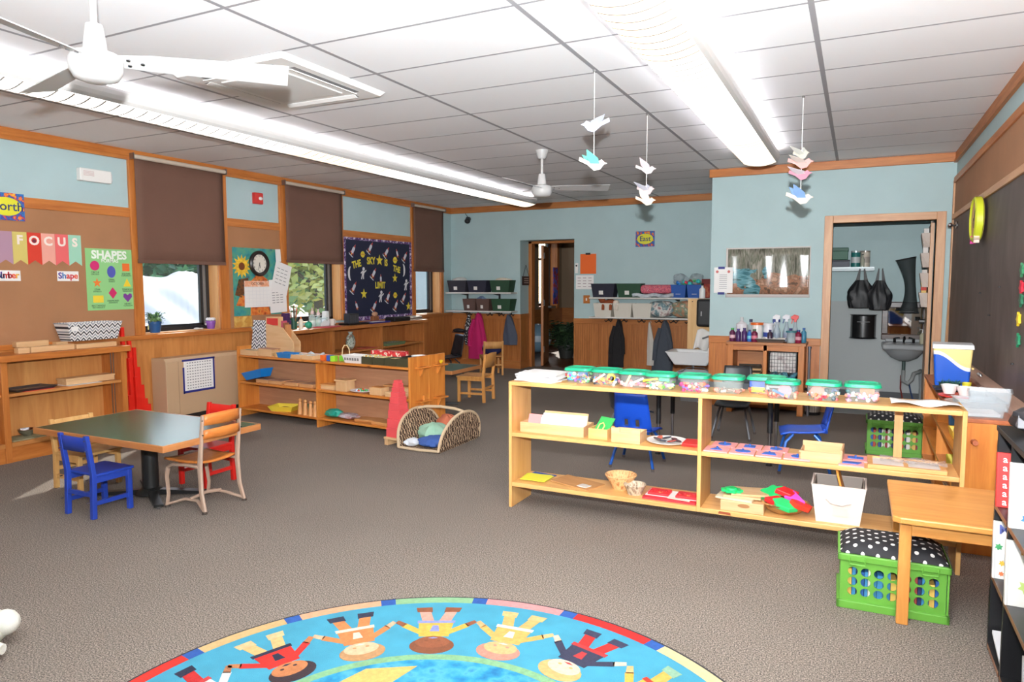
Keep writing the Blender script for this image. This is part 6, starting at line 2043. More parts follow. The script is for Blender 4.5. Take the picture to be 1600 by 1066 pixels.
# ================================================================== CLOSET
t = thing('closet_shelf', 'narrow metal shelf high in the closet', 'shelf', (-0.63, CB - 0.005, 1.60))
MB().box(0, 0.80, -0.26, 0, 0, 0.018).build('board', plain((150, 158, 160), 0.4, 0.3), t)
MB().box(0, 0.80, -0.262, -0.255, -0.03, 0.0).build('front_lip', plain((120, 128, 130), 0.4, 0.3), t)
for x in (0.1, 0.7):
    MB().prism([(-0.22, -0.001), (0, -0.001), (0, -0.12)], 'X', x, x + 0.012).build('bracket', DKMETAL, t)
sz = 1.619
t = thing('green_box', 'green metal box on the closet shelf', 'box', (-0.24, CB - 0.15, sz + 0.09))
MB().box(-0.12, 0.12, -0.09, 0.09, 0, 0.13).build('box_body', plain((28, 96, 70), 0.5), t, bevel=0.004)
MB().box(-0.125, 0.125, -0.095, 0.095, 0.10, 0.145).build('lid', plain((22, 84, 62), 0.5), t, bevel=0.006)
t = thing('grey_box', 'grey document box under the green box', 'box', (-0.24, CB - 0.15, sz))
MB().box(-0.12, 0.14, -0.1, 0.1, 0, 0.07).build('box_body', plain((96, 100, 110), 0.6), t, bevel=0.003)
MB().box(-0.122, 0.142, -0.102, 0.102, 0.07, 0.088).build('lid', plain((60, 64, 72), 0.6), t, bevel=0.003)
for k, (lab, x, c1, c2) in enumerate((('teal labelled can on the closet shelf', -0.035, (40, 120, 116), (200, 206, 206)), ('cream canister at the closet shelf end', 0.07, (206, 196, 180), (170, 160, 150)))):
    t = thing('canister', lab, 'can', (x, CB - 0.14, sz), group='cans on the closet shelf')
    MB().lathe([(0.05, 0), (0.052, 0.02), (0.052, 0.18), (0.048, 0.19), (0, 0.19)], 20).build('can_body', plain(c1, 0.4), t, smooth=True)
    MB().lathe([(0.053, 0.175), (0.053, 0.195), (0, 0.195)], 20).build('lid', plain(c2, 0.3, 0.3), t, smooth=True)
    MB().lathe([(0.0525, 0.05), (0.0525, 0.12)], 20, caps=False).build('can_label', plain(c2, 0.5), t, smooth=True)
t = thing('glass_bottle', 'small glass bottle in front of the cream canister', 'bottle', (0.04, CB - 0.22, sz))
MB().lathe([(0.022, 0), (0.024, 0.09), (0.01, 0.115), (0.01, 0.14)], 14).build('bottle_body', clear((210, 210, 190), 0.5, 0.1, 'amber_clear'), t, smooth=True)
MB().lathe([(0.012, 0.14), (0.012, 0.155), (0, 0.155)], 10).build('cap', BLACK, t)


def plastic_bag(label, x, y, ztop, w, h, seed):
    t = thing('plastic_bag', label, 'bag', (x, y, ztop - h), group='black carrier bags in the closet')
    q = random.Random(seed)
    p = [q.uniform(0, 6) for _ in range(4)]
    def f(u, v):
        a = 2 * PI * u
        k = (0.78 + 0.22 * math.sin(v * PI)) * (1 if v < 0.55 else 1 - (v - 0.55) * 1.1)
        fold = 1 + 0.07 * math.sin(11 * a + p[0] + 3 * v) + 0.09 * math.sin(5 * a + 6 * v + p[1])
        return (w / 2 * k * math.cos(a) * fold, 0.055 * k * math.sin(a) * fold, h * 0.72 * v)
    mb = MB()
    mb.surf(36, 14, f)
    mb.add([f(i / 36, 0) for i in range(36)], [tuple(range(36))])
    BG = plain((26, 27, 30), 0.5)
    mb.build('bag_body', BG, t, smooth=True)
    for s in (-1, 1):
        MB().add([(s * w * 0.24, 0.0, h * 0.66), (s * w * 0.07, 0.0, h * 0.66), (s * w * 0.05 - 0.0, 0.0, h), (s * w * 0.1, 0.0, h + 0.01)], [(0, 1, 2, 3)]).build('bag_handle', BG, t, solid=0.012)
    return t


plastic_bag('black carrier bag hanging left under the closet shelf', 0.04, CB - 0.33, 1.59, 0.30, 0.46, 1)
plastic_bag('black carrier bag hanging right under the closet shelf', 0.235, CB - 0.36, 1.59, 0.24, 0.48, 2)
t = thing('towel_dispenser', 'black rounded paper towel dispenser on the closet wall', 'dispenser', (0.075, CB - 0.006, 0.75))
mb = MB()
prof = [(-0.14, 0), (-0.14, -0.08), (-0.12, -0.15), (-0.06, -0.185), (0.06, -0.185), (0.12, -0.15), (0.14, -0.08), (0.14, 0)]
vs = [(a, b, 0.0) for a, b in prof] + [(a, b, 0.29) for a, b in prof]
n = len(prof)
mb.add(vs, [tuple(range(n)), tuple(reversed(range(n, 2 * n)))] + [(i, (i + 1) % n, (i + 1) % n + n, i + n) for i in range(n)])
mb.build('housing', plain((24, 24, 26), 0.25), t, bevel=0.015, smooth=True)
MB().box(-0.07, 0.07, -0.192, -0.184, 0.2, 0.207).build('seam', plain((60, 60, 64), 0.4), t)
t = thing('wall_mirror', 'dark wood framed mirror above the closet sink', 'mirror', (0.275, CB - 0.006, 0.735), rot=ON_BACK)
MW, MH = 0.50, 0.46
FRM = wood((74, 46, 34), (48, 28, 20), 'X', rough=0.3)
for a, b, c, d in ((0, MW, 0, 0.07), (0, MW, MH - 0.07, MH), (0, 0.07, 0.07, MH - 0.07), (MW - 0.07, MW, 0.07, MH - 0.07)):
    MB().box(a, b, c, d, 0, 0.035).build('frame_rail', FRM, t, bevel=0.008)
MB().box(0.07, MW - 0.07, 0.07, MH - 0.07, 0.0, 0.012).build('mirror_glass', plain((215, 220, 220), 0.03, 1.0), t)
t = thing('grey_sink', 'grey wall hung sink with a curved trap in the closet', 'sink', (0.52, CB - 0.006, 0.52))
GS = plain((150, 154, 156), 0.25)
MB().box(-0.24, 0.24, -0.40, 0, 0.12, 0.19).build('rim_slab', GS, t, bevel=0.02)
MB().lathe([(0.05, -0.02), (0.14, 0.02), (0.2, 0.09), (0.215, 0.125)], 24, (0, -0.2, 0), sy=0.85).build('bowl', GS, t, smooth=True)
MB().box(-0.2, 0.2, -0.04, 0, 0.19, 0.23).build('back_ledge', GS, t, bevel=0.01)
for s in (-1, 1):
    hd = MB().cyl((s * 0.1, -0.07, 0.19), (s * 0.1, -0.07, 0.24), 0.016, n=10).build('tap', plain((60, 58, 58), 0.25, 0.8), t)
    MB().tube([(s * 0.1, -0.07, 0.235), (s * 0.05, -0.1, 0.25)], 0.01, 6).build('lever', CHROME, hd)
MB().tube([(0, -0.06, 0.19), (0, -0.08, 0.26), (0, -0.16, 0.26), (0, -0.19, 0.235)], 0.012, 8).build('spout', plain((60, 58, 58), 0.25, 0.8), t, smooth=True)
MB().tube([(0, -0.2, -0.01), (0, -0.2, -0.14)], 0.02, 10).build('tail_pipe', plain((60, 80, 76), 0.4), t, smooth=True)
MB().tube([(0, -0.2, -0.13), (0, -0.2, -0.26), (0.05, -0.2, -0.29), (0.09, -0.2, -0.24), (0.11, -0.18, -0.17), (0.17, -0.12, -0.15), (0.19, -0.02, -0.15)], 0.024, 10).build('trap', plain((146, 150, 150), 0.4), t, smooth=True)
MB().tube([(-0.02, -0.15, -0.2), (-0.02, -0.13, -0.36), (0.01, -0.12, -0.5)], 0.01, 6).build('supply_pipe', plain((120, 50, 46), 0.4), t, smooth=True)
MB().tube([(0.06, -0.15, -0.26), (0.09, -0.13, -0.4), (0.12, -0.12, -0.5)], 0.01, 6).build('supply_pipe', plain((50, 70, 110), 0.4), t, smooth=True)
MB().tube([(0.19, -0.05, -0.15), (0.2, -0.05, -0.35), (0.2, -0.04, -0.5)], 0.022, 8).build('drain_pipe', plain((146, 150, 150), 0.4), t, smooth=True)
t = thing('hand_soap', 'clear hand soap pump on the closet sink', 'bottle', (0.70, CB - 0.2, 0.711))
MB().lathe([(0.028, 0), (0.03, 0.1), (0.012, 0.125)], 14).build('bottle_body', clear((226, 220, 190), 0.5, 0.1, 'soap_clear'), t, smooth=True)
MB().tube([(0, 0, 0.12), (0, 0, 0.165), (-0.03, 0, 0.165)], 0.006, 6).build('pump', WHITE, t)
# mesh hamper hanging in front of the mirror
t = thing('mesh_hamper', 'black mesh hanging hamper with an open hoop top', 'hamper', (0.535, 9.28, 1.08))
MESHM = clear((50, 58, 60), 0.62, 0.7, 'mesh_fabric')
def hamp(u, v):
    a = 2 * PI * u
    w = 0.10 - 0.045 * math.sin(v * PI)
    return (w * math.cos(a) + 0.03 * math.sin(v * PI) - 0.05 * v, 0.085 * math.sin(a), 0.62 * v + 0.02 * math.cos(a) * v)
MB().surf(28, 12, hamp).build('mesh_tube', MESHM, t, smooth=True)
for v in (0, 1):
    MB().tube([hamp(i / 28, v) for i in range(28)], 0.007, 6, closed=True).build('hoop', BLACK, t, smooth=True)
MB().tube([(0.1, 0, 0.62), (0.16, 0.02, 0.85), (0.19, 0.05, 0.98)], 0.006, 6).build('strap', BLACK, t)
# organiser on the closet door
t = thing('door_organiser', 'beige pocket organiser hanging on the open closet door', 'organiser', (C1 - 0.014, YS + 0.19, 1.15), R(-3))
FAB = plain((206, 192, 182), 0.85)
MB().box(-0.012, 0.0, 0.0, 0.5, 0, 0.88).build('backing', FAB, t)
for j in range(4):
    for i in range(2):
        z = 0.02 + j * 0.21
        y = 0.01 + i * 0.25
        pk = MB().add([(-0.014, y, z), (-0.014, y + 0.23, z), (-0.014, y + 0.23, z + 0.15), (-0.014, y, z + 0.15), (-0.075, y + 0.03, z), (-0.075, y + 0.2, z), (-0.10, y + 0.21, z + 0.15), (-0.10, y + 0.02, z + 0.15)],
                      [(4, 5, 6, 7), (0, 4, 7, 3), (1, 2, 6, 5), (0, 1, 5, 4)]).build('pocket', FAB, t, solid=0.004)
for z in (0.86, 0.9):
    MB().box(-0.02, 0.002, 0.06, 0.09, z, z + 0.06).build('strap', FAB, t)
items = [('white cardboard carton in the top organiser pocket', 0.03, 0.69, 0.08, 0.16, (222, 218, 214), 'carton'), ('yellow and red cereal box in a low organiser pocket', 0.06, 0.045, 0.10, 0.24, (226, 190, 110), 'box'), ('white bottle in the middle organiser pocket', 0.05, 0.475, 0.08, 0.19, (226, 222, 218), 'bottle'), ('grey printed can in the lowest organiser pocket', 0.16, 0.04, 0.05, 0.16, (150, 160, 176), 'can'), ('folded white gloves in a middle organiser pocket', 0.04, 0.265, 0.10, 0.15, (214, 206, 200), 'gloves')]
for lab, y, z, w, h, c, cat in items:
    o = MB().box(-0.08, -0.03, 0, w, 0, h).build('carton' if cat == 'carton' else cat.replace(' ', '_') + '_pack', plain(c, 0.6), bevel=0.006)
    o.location = (C1 - 0.014 + 0.003 * y, YS + 0.19 + y, 1.15 + z)
    o.rotation_euler = (0, 0, R(-3))
    tag(o, lab, cat)
    if cat == 'box':
        MB().box(-0.082, -0.03, -0.001, w + 0.001, h - 0.09, h - 0.05).build('red_band', plain((206, 60, 40), 0.6), o)
        MB().box(-0.083, -0.03, -0.002, w + 0.002, h - 0.03, h - 0.005).build('yellow_band', plain((240, 206, 60), 0.6), o)
# ================================================================== FRONT OPEN SHELF
FX, FY = -1.965, 3.95
t = thing('open_shelf', 'long open pine shelf with three levels in the foreground', 'shelf', (FX, FY, 0))
FL, FD = 2.46, 0.30
for x in (0, FL - 0.021):
    MB().box(x, x + 0.021, 0, FD, 0, 0.812).build('end_panel', pine('Z'), t, bevel=0.003)
MB().box(0.021, FL - 0.021, 0, FD, 0.788, 0.812).build('top_shelf', pine('X'), t, bevel=0.003)
for a, b in ((0.021, 1.185), (1.207, FL - 0.021)):
    MB().box(a, b, 0, FD, 0.461, 0.486).build('middle_shelf', pine('X'), t, bevel=0.003)
    MB().box(a, b, 0, FD, 0.138, 0.165).build('bottom_shelf', pine('X'), t, bevel=0.003)
MB().box(1.185, 1.207, 0.001, FD, 0.138, 0.788).build('divider', pine('Z'), t, bevel=0.003)
MB().box(2.165, 2.205, FD - 0.02, FD + 0.0, 0.486, 0.788).build('back_post', wood((224, 176, 116), (200, 146, 90), 'Z'), t)
KN = plain((150, 70, 36), 0.6)
for x, w in ((1.34, 0.035), (2.14, 0.03)):
    MB().prism([(x - w, 0.146), (x + w, 0.144), (x + w * 0.9, 0.158), (x - w * 0.8, 0.16)], 'Y', -0.0008, 0.002).build('wood_knot', KN, t)
SH1, SH2, SH3 = 0.812, 0.486, 0.165

# paper stack on the left end
q = random.Random(9)
t = thing('paper_stack', 'untidy stack of white papers on the left end of the open shelf', 'papers', (-1.80, 4.10, SH1))
for k in range(9):
    MB().at((q.uniform(-0.02, 0.03), q.uniform(-0.012, 0.012), 0.006 * k), rz=R(q.uniform(-16, 12))).box(-0.135, 0.135, -0.10, 0.10, 0, 0.0055).build('sheet', plain(q.choice([(236, 234, 236), (226, 224, 222), (240, 238, 240)]), 0.8), t)
solo('tan_envelope', MB().at((0, 0, 0), rz=R(18)).box(-0.05, 0.05, -0.09, 0.09, 0, 0.004), plain((206, 160, 96), 0.8), 'tan envelope lying between the paper stack and first box', 'envelope', (-1.60, 4.075, SH1))
t = thing('curled_paper', 'curled white paper sheet on the right end of the open shelf', 'paper', (0.33, 4.09, SH1))
MB().surf(24, 6, lambda u, v: (-0.16 + 0.31 * u, -0.11 + 0.2 * v + 0.02 * u, 0.004 + 0.009 * (1 + math.sin(9 * u + 2 * v)) * (1 - 0.5 * v))).build('sheet', PAPER, t, smooth=True, solid=0.0015)

# lidded boxes of small things
GREEN = plain((24, 160, 116), 0.32)
BOXC = clear((222, 232, 228), 0.17, 0.12, 'box_clear')
PAL = [(206, 80, 76), (226, 140, 90), (228, 204, 110), (110, 170, 120), (90, 130, 180), (226, 222, 218), (236, 150, 170), (130, 80, 160), (60, 60, 70), (180, 140, 100)]


def filled_box(label, x, y, fill, feature, seed, pal=None, w=0.168, d=0.155, rz=0.0):
    t = thing('lidded_box', label, 'box', (x, y, SH1), R(rz), group='clear boxes with green lids')
    hb = 0.082
    mb = MB()
    pb, pt = rrect(w * 0.42, d * 0.42, 0.03), rrect(w * 0.48, d * 0.48, 0.035)
    n = len(pb)
    vs = [(a, b, 0.001) for a, b in pb] + [(a, b, hb) for a, b in pt]
    mb.add(vs, [tuple(reversed(range(n)))] + [(i, (i + 1) % n, (i + 1) % n + n, i + n) for i in range(n)])
    mb.build('tub', BOXC, t, smooth=True)
    mb = MB()
    l0, l1, l2, l3 = rrect(w * 0.50, d * 0.50, 0.036), rrect(w * 0.535, d * 0.535, 0.04), rrect(w * 0.5, d * 0.5, 0.036), rrect(w * 0.42, d * 0.42, 0.03)
    vs = [(a, b, hb - 0.006) for a, b in l0] + [(a, b, hb - 0.003) for a, b in l1] + [(a, b, hb + 0.012) for a, b in l2] + [(a, b, hb + 0.015) for a, b in l3] + [(a, b, hb + 0.010) for a, b in rrect(w * 0.38, d * 0.38, 0.028)]
    fs = [tuple(reversed(range(n))), tuple(range(4 * n, 5 * n))]
    for k in range(4):
        fs += [(k * n + i, k * n + (i + 1) % n, (k + 1) * n + (i + 1) % n, (k + 1) * n + i) for i in range(n)]
    mb.add(vs, fs)
    mb.build('lid', GREEN, t, smooth=True)
    q = random.Random(seed)
    pal = pal or PAL
    mb = MB()
    H_ = hb * fill
    cnt = int(62 * fill) + 12
    for i in range(cnt):
        s = q.uniform(0.006, 0.0135)
        z = q.uniform(0.006, max(0.012, H_))
        k = 0.38 + 0.05 * z / hb
        px, py = q.uniform(-w * k, w * k), q.uniform(-d * k, d * k)
        if q.random() < 0.65:
            (px, py) = (px, -d * k) if q.random() < 0.7 else (math.copysign(w * k, px), py)
        mb.mi = q.randrange(len(pal))
        if q.random() < 0.5:
            mb.ell((px, py, z), s, s, s, 6, 4)
        else:
            mb.at((px, py, z), rz=q.uniform(0, 3), rx=q.uniform(-0.6, 0.6)).box(-s * 1.5, s * 1.5, -s * 0.5, s * 0.5, -s * 0.5, s * 0.5)
            mb.M = None
    mb.build('contents', [plain(c, 0.5) for c in pal], t, kind='stuff')
    for f in feature:
        kind, fx, fz, r, c = f
        mb = MB()
        if kind == 'disc':
            mb.cyl((fx, -d * 0.437, fz), (fx, -d * 0.437 + 0.012, fz), r, n=24)
        elif kind == 'bar':
            mb.at((fx, -d * 0.42, fz), ry=R(r)).box(-0.045, 0.045, -0.005, 0.005, -0.006, 0.006)
        elif kind == 'block':
            mb.box(fx - r, fx + r, -d * 0.435, -d * 0.33, fz - r * 0.4, fz + r * 0.4)
        mb.build('toy_piece', plain(c, 0.45), t)
    return t


filled_box('green lidded box of toys with a turquoise disc, nearest the paper stack', -1.545, 4.12, 0.75, [('disc', -0.035, 0.045, 0.026, (40, 180, 200)), ('block', 0.04, 0.06, 0.03, (40, 100, 150))], 1)
filled_box('green lidded box with white sticks and a yellow ring', -1.365, 4.11, 0.5, [('disc', 0.045, 0.05, 0.026, (240, 180, 50)), ('disc', 0.05, 0.045, 0.015, (226, 80, 50)), ('bar', -0.03, 0.045, -35, (240, 228, 200))], 2)
filled_box('green lidded box of pink beads and pale sticks', -1.185, 4.09, 0.35, [('bar', -0.02, 0.05, -65, (240, 220, 150)), ('bar', 0.03, 0.04, -25, (236, 226, 226))], 3, [(240, 150, 150), (244, 190, 180), (230, 226, 220), (200, 120, 140)])
filled_box('green lidded box of mixed pieces, touching the bead box', -1.015, 4.06, 0.55, [('block', 0.03, 0.066, 0.03, (60, 180, 130)), ('bar', -0.05, 0.058, -10, (230, 210, 60))], 4, [(230, 220, 120), (70, 170, 130), (236, 236, 236), (180, 130, 160), (120, 190, 90)])
filled_box('green lidded box of red and white trinkets before the blue chair table', -0.825, 4.07, 0.6, [('block', 0.055, 0.05, 0.018, (226, 110, 80))], 5, [(220, 60, 80), (240, 236, 236), (120, 90, 180), (240, 150, 120), (200, 60, 110)])
filled_box('nearly empty green lidded box left of the shelf divider line', -0.64, 4.09, 0.22, [], 6, [(240, 140, 120), (236, 226, 210), (200, 120, 110), (150, 130, 120)])
filled_box('wide green lidded box with blue, yellow and red blocks', -0.44, 4.15, 0.3, [('block', -0.045, 0.055, 0.04, (30, 70, 160)), ('block', -0.04, 0.025, 0.035, (236, 206, 60)), ('block', 0.045, 0.045, 0.04, (226, 226, 230)), ('block', 0.05, 0.03, 0.03, (206, 50, 60))], 7, [(240, 120, 90), (60, 60, 70), (236, 236, 236)], w=0.20)
filled_box('green lidded box with a dusky pink disc, in front of another box', -0.345, 4.03, 0.3, [('disc', 0.015, 0.045, 0.034, (210, 130, 140)), ('bar', -0.005, 0.03, 22, (90, 120, 160))], 8, [(230, 110, 90), (240, 170, 140), (120, 60, 60)])
filled_box('green lidded box with a salmon coloured disc', -0.145, 4.06, 0.5, [('disc', -0.028, 0.044, 0.034, (236, 120, 104))], 9, [(236, 236, 236), (60, 140, 120), (200, 60, 80), (70, 90, 100), (240, 130, 90), (40, 110, 90)])
filled_box('rightmost green lidded box with an orange disc', 0.04, 4.08, 0.6, [('disc', 0.022, 0.062, 0.034, (232, 116, 80))], 10, [(236, 220, 226), (220, 170, 190), (180, 140, 180), (240, 150, 130), (60, 140, 150), (236, 236, 236)])

# middle level, left bay
t = thing('card_tray', 'long pale wood tray holding white and pink card sheets', 'tray', (-1.695, 4.10, SH2))
MB().tub(0.215, 0.095, 0.215, 0.095, 0, 0.062, 0.008).build('tray_body', maple('X'), t)
MB().at((-0.155, 0.0, 0.01), rx=R(-18)).box(-0.05, 0.05, -0.004, 0.004, 0, 0.09).build('pink_card', plain((244, 150, 150), 0.7), t)
for k in range(4):
    MB().at((0.045, 0.02 - 0.016 * k, 0.01), rx=R(-16)).box(-0.15, 0.15, -0.0015, 0.0015, 0, 0.115 - 0.012 * k).build('white_card', PAPER if k else maple('X'), t)
t = thing('letter_box', 'small wooden box with a green sandpaper letter card', 'box', (-1.385, 4.07, SH2), R(-3))
MB().tub(0.062, 0.065, 0.062, 0.065, 0, 0.062, 0.007).build('box_body', wood((232, 188, 124), (210, 158, 92), 'X'), t)
cd = MB().at((0, -0.01, 0.04), rx=R(-42), rz=R(-20)).box(-0.055, 0.055, -0.002, 0.002, 0, 0.10).build('green_card', plain((60, 180, 90), 0.7), t)
MB().at((0.01, -0.013, 0.075), rx=R(-42), rz=R(-20)).tube([(-0.02, -0.004, -0.03), (-0.022, -0.004, 0.005), (0, -0.004, 0.018), (0.02, -0.004, 0.0), (0.02, -0.004, -0.03)], 0.004, 6).build('letter_n', plain((226, 214, 130), 0.8), cd)
t = thing('notched_box', 'pale wooden card box with a notched front', 'box', (-1.205, 4.05, SH2))
MB().tub(0.088, 0.075, 0.088, 0.075, 0, 0.062, 0.008).build('box_body', maple('X'), t)
for s in (-1, 1):
    MB().box(s * 0.062 - 0.026, s * 0.062 + 0.026, -0.075, -0.067, 0.062, 0.088).build('front_tab', maple('X'), t)
t = thing('clip_plate', 'white plate of sunglasses and hair clips', 'plate', (-0.985, 4.09, SH2))
MB().lathe([(0.07, 0), (0.118, 0.014), (0.12, 0.018), (0.075, 0.006), (0, 0.006)], 28).build('plate_body', WHITE, t, smooth=True)
for k in range(7):
    a = k * 0.9
    MB().at((0.055 * math.cos(a), 0.045 * math.sin(a), 0.02), rz=a * 1.7, ry=R(15)).lathe([(0.02, -0.004), (0.03, 0), (0.03, 0.004), (0.018, 0.006)], 12, sx=1.0, sy=0.55).build('hair_clip', plain([(70, 40, 50), (120, 50, 50), (50, 50, 60), (180, 90, 70), (90, 80, 80), (60, 70, 90), (150, 60, 50)][k], 0.4), t, smooth=True)
t = thing('red_folder', 'flat bright red case beside the white plate', 'case', (-0.835, 4.10, SH2))
MB().box(-0.052, 0.052, -0.07, 0.07, 0, 0.02).build('case_body', plain((226, 36, 30), 0.45), t, bevel=0.003)
MB().box(-0.02, 0.02, -0.073, -0.07, 0.004, 0.012).build('clasp', plain((150, 24, 22), 0.4), t)

# right bay: metal inset tiles
PKT = plain((240, 160, 158), 0.5)
BLI = plain((50, 100, 190), 0.45)
shapes = [circ(0, 0, 0.036, 20), [(-0.034, -0.03), (0.034, -0.03), (0, 0.036)], [(-0.03, -0.03), (0.03, -0.03), (0.03, 0.03), (-0.03, 0.03)], circ(0, 0, 0.042, 20, 0.03), circ(0, 0, 0.036, 5), [(-0.038, -0.025), (0.038, -0.025), (0.024, 0.03), (-0.024, 0.03)], circ(0, 0, 0.034, 8), [(-0.038, -0.022), (0.038, -0.022), (0.038, 0.022), (-0.038, 0.022)]]
lab8 = [('blue circle', 'back row beside the divider'), ('blue triangle', 'front row beside the divider'), ('blue square', 'back row'), ('blue oval', 'front row'), ('blue pentagon', 'back row'), ('blue trapezoid', 'front row'), ('blue octagon', 'half under the wooden tray'), ('blue rectangle', 'right of the wooden tray, back')]
slots = [(-0.665, 4.165), (-0.685, 4.03), (-0.525, 4.165), (-0.545, 4.03), (-0.385, 4.165), (-0.405, 4.03), (-0.262, 4.03), (0.02, 4.13)]
for k in range(8):
    t = thing('inset_tile', 'pink tile with a %s inset, %s' % lab8[k], 'inset tile', (slots[k][0], slots[k][1], SH2), group='pink inset tiles')
    MB().box(-0.066, 0.066, -0.064, 0.064, 0, 0.008).build('tile', PKT, t, bevel=0.001)
    s = MB().poly(shapes[k], 0.008, 0.011).build('inset_shape', BLI, t)
    MB().lathe([(0.004, 0.011), (0.004, 0.017), (0.007, 0.021), (0, 0.024)], 8).build('knob', BLI, s)
t = thing('inset_tile', 'pink tile with a blue lozenge inset, front right of the wooden tray', 'inset tile', (0.0, 4.005, SH2), group='pink inset tiles')
MB().box(-0.06, 0.06, -0.052, 0.052, 0, 0.008).build('tile', PKT, t)
MB().poly([(-0.05, -0.02), (0.03, -0.02), (0.05, 0.02), (-0.03, 0.02)], 0.008, 0.011).build('inset_shape', BLI, t)
t = thing('deep_tray', 'pale wooden open fronted tray on the pink tiles', 'tray', (-0.145, 4.055, SH2 + 0.0), R(-2))
MB().box(-0.105, 0.105, -0.07, 0.13, 0, 0.008).build('base', maple('X'), t)
for a, b, c, d, h in ((-0.105, 0.105, 0.122, 0.13, 0.07), (0.097, 0.105, -0.07, 0.122, 0.07), (-0.105, -0.097, -0.07, 0.122, 0.045), (-0.105, 0.105, -0.07, -0.062, 0.052)):
    MB().box(a, b, c, d, 0.008, h).build('tray_wall', maple('X'), t)
t = thing('framed_display', 'twin framed pale wooden board under clear plastic', 'frame', (0.235, 4.08, SH2))
FRW = wood((226, 172, 110), (206, 146, 84), 'X')
MB().box(-0.155, 0.185, -0.11, 0.10, 0, 0.012).build('backing', plain((226, 220, 216), 0.5), t)
for a, b, c, d in ((-0.16, 0.19, -0.115, -0.09), (-0.16, 0.19, 0.085, 0.105), (-0.16, -0.135, -0.09, 0.085), (0.165, 0.19, -0.09, 0.085), (0.005, 0.025, -0.09, 0.085)):
    MB().box(a, b, c, d, 0.0, 0.02).build('frame_bar', FRW, t, bevel=0.002)
MB().surf(12, 8, lambda u, v: (-0.1 + 0.3 * u, -0.02 + 0.12 * v, 0.024 + 0.006 * math.sin(12 * u + 7 * v))).build('plastic_wrap', clear((230, 226, 226), 0.35, 0.1, 'wrap_clear'), t, smooth=True)

# bottom level
for k, (c, x, y, rz) in enumerate((((50, 80, 160), -1.835, 4.145, -8), ((214, 222, 60), -1.84, 4.10, 6), ((230, 230, 70), -1.825, 4.085, -2))):
    solo('coloured_paper', MB().at((0, 0, 0), rz=R(rz)).box(-0.085, 0.085, -0.075, 0.075, 0, 0.004), plain(c, 0.7), ['blue paper sheet under the yellow sheets', 'yellow green paper sheet in the middle', 'bright yellow paper sheet on the bottom shelf'][k], 'paper', (x, y, SH3 + 0.0041 * k))
t = thing('clip_board', 'tan hardboard lying askew on the bottom shelf', 'board', (-1.56, 4.10, SH3 + 0.002), R(-18))
MB().at((0, 0, 0), ry=R(1.0)).box(-0.15, 0.15, -0.085, 0.095, 0, 0.006).build('board', wood((196, 146, 92), (176, 126, 76), 'X', rough=0.7), t)
MB().box(0.05, 0.12, -0.06, 0.0, 0.0045, 0.0075).build('clear_tag', plain((226, 222, 214), 0.25), t)
t = thing('tan_basket', 'tan woven bowl basket on the bottom shelf', 'basket', (-1.275, 4.12, SH3))
WV = mottled('tan_weave', [(206, 146, 90), (236, 190, 134), (180, 116, 66)], 50, 0.7, 2, stretch=(1, 1, 0.2), bump=0.5)
MB().lathe([(0.05, 0), (0.062, 0.03), (0.092, 0.075), (0.096, 0.085), (0.09, 0.088), (0.082, 0.078), (0.05, 0.02), (0, 0.015)], 26).build('basket_body', WV, t, smooth=True)
MB().tube([(0.094 * math.cos(2 * PI * i / 28), 0.094 * math.sin(2 * PI * i / 28), 0.086) for i in range(28)], 0.005, 6, closed=True).build('rim', WV, t, smooth=True)
t = thing('grey_basket', 'smaller grey woven basket in front of the tan one', 'basket', (-1.165, 4.045, SH3))
WG = mottled('grey_weave', [(110, 90, 72), (214, 196, 170), (150, 126, 104)], 55, 0.7, 2, stretch=(1, 1, 0.3), bump=0.5)
MB().lathe([(0.042, 0), (0.052, 0.03), (0.066, 0.058), (0.06, 0.06), (0.045, 0.02), (0, 0.012)], 22).build('basket_body', WG, t, smooth=True)
MB().tube([(0.063 * math.cos(2 * PI * i / 24), 0.063 * math.sin(2 * PI * i / 24), 0.059) for i in range(24)], 0.005, 6, closed=True).build('rim', WG, t, smooth=True)
t = thing('red_puzzle_board', 'red and white board with red panels beside the divider', 'board', (-0.945, 4.06, SH3))
MB().box(-0.155, 0.155, -0.085, 0.10, 0, 0.012).build('base_board', plain((206, 50, 60), 0.5), t)
MB().box(-0.15, 0.15, -0.04, 0.095, 0.012, 0.014).build('white_sheet', PAPER, t)
for k, x in enumerate((-0.075, 0.09)):
    pn = MB().box(x - 0.062, x + 0.062, -0.035, 0.07, 0.014, 0.028).build('red_panel', plain((226, 44, 50), 0.45), t, bevel=0.003)
    for j in range(4):
        MB().lathe([(0.01, 0.028), (0.008, 0.034), (0, 0.034)], 10, (x - 0.04 + 0.026 * j, 0.02 * (j % 2), 0)).build('stud', plain((200, 34, 40), 0.4), pn)
    MB().poly(starpts(x + 0.01, -0.005, 0.014, 0.5), 0.028, 0.03).build('gold_motif', plain((226, 150, 90), 0.5), pn)
MB().at((0.06, -0.06, 0.014), rz=R(-8)).box(-0.07, 0.06, -0.01, 0.01, 0, 0.003).build('label_strip', plain((226, 214, 196), 0.6), t)
t = thing('carved_box', 'pale wooden box with carved handle hole', 'box', (-0.535, 4.04, SH3))
MB().box(-0.115, 0.115, -0.08, 0.10, 0, 0.058).build('box_body', maple('X'), t, bevel=0.003)
mb = MB()
mb.M = Matrix.Translation((0.01, -0.0805, 0.038)) @ Matrix.Rotation(PI / 2, 4, 'X')
mb.poly(circ(0, 0, 0.032, 20, 0.011), 0, 0.0012)
mb.build('handle_hole', wood((176, 126, 80), (150, 100, 60), 'X'), t)
t = thing('lid_boards', 'pale wooden boards stacked loosely on the carved box', 'boards', (-0.575, 4.05, SH3 + 0.0585))
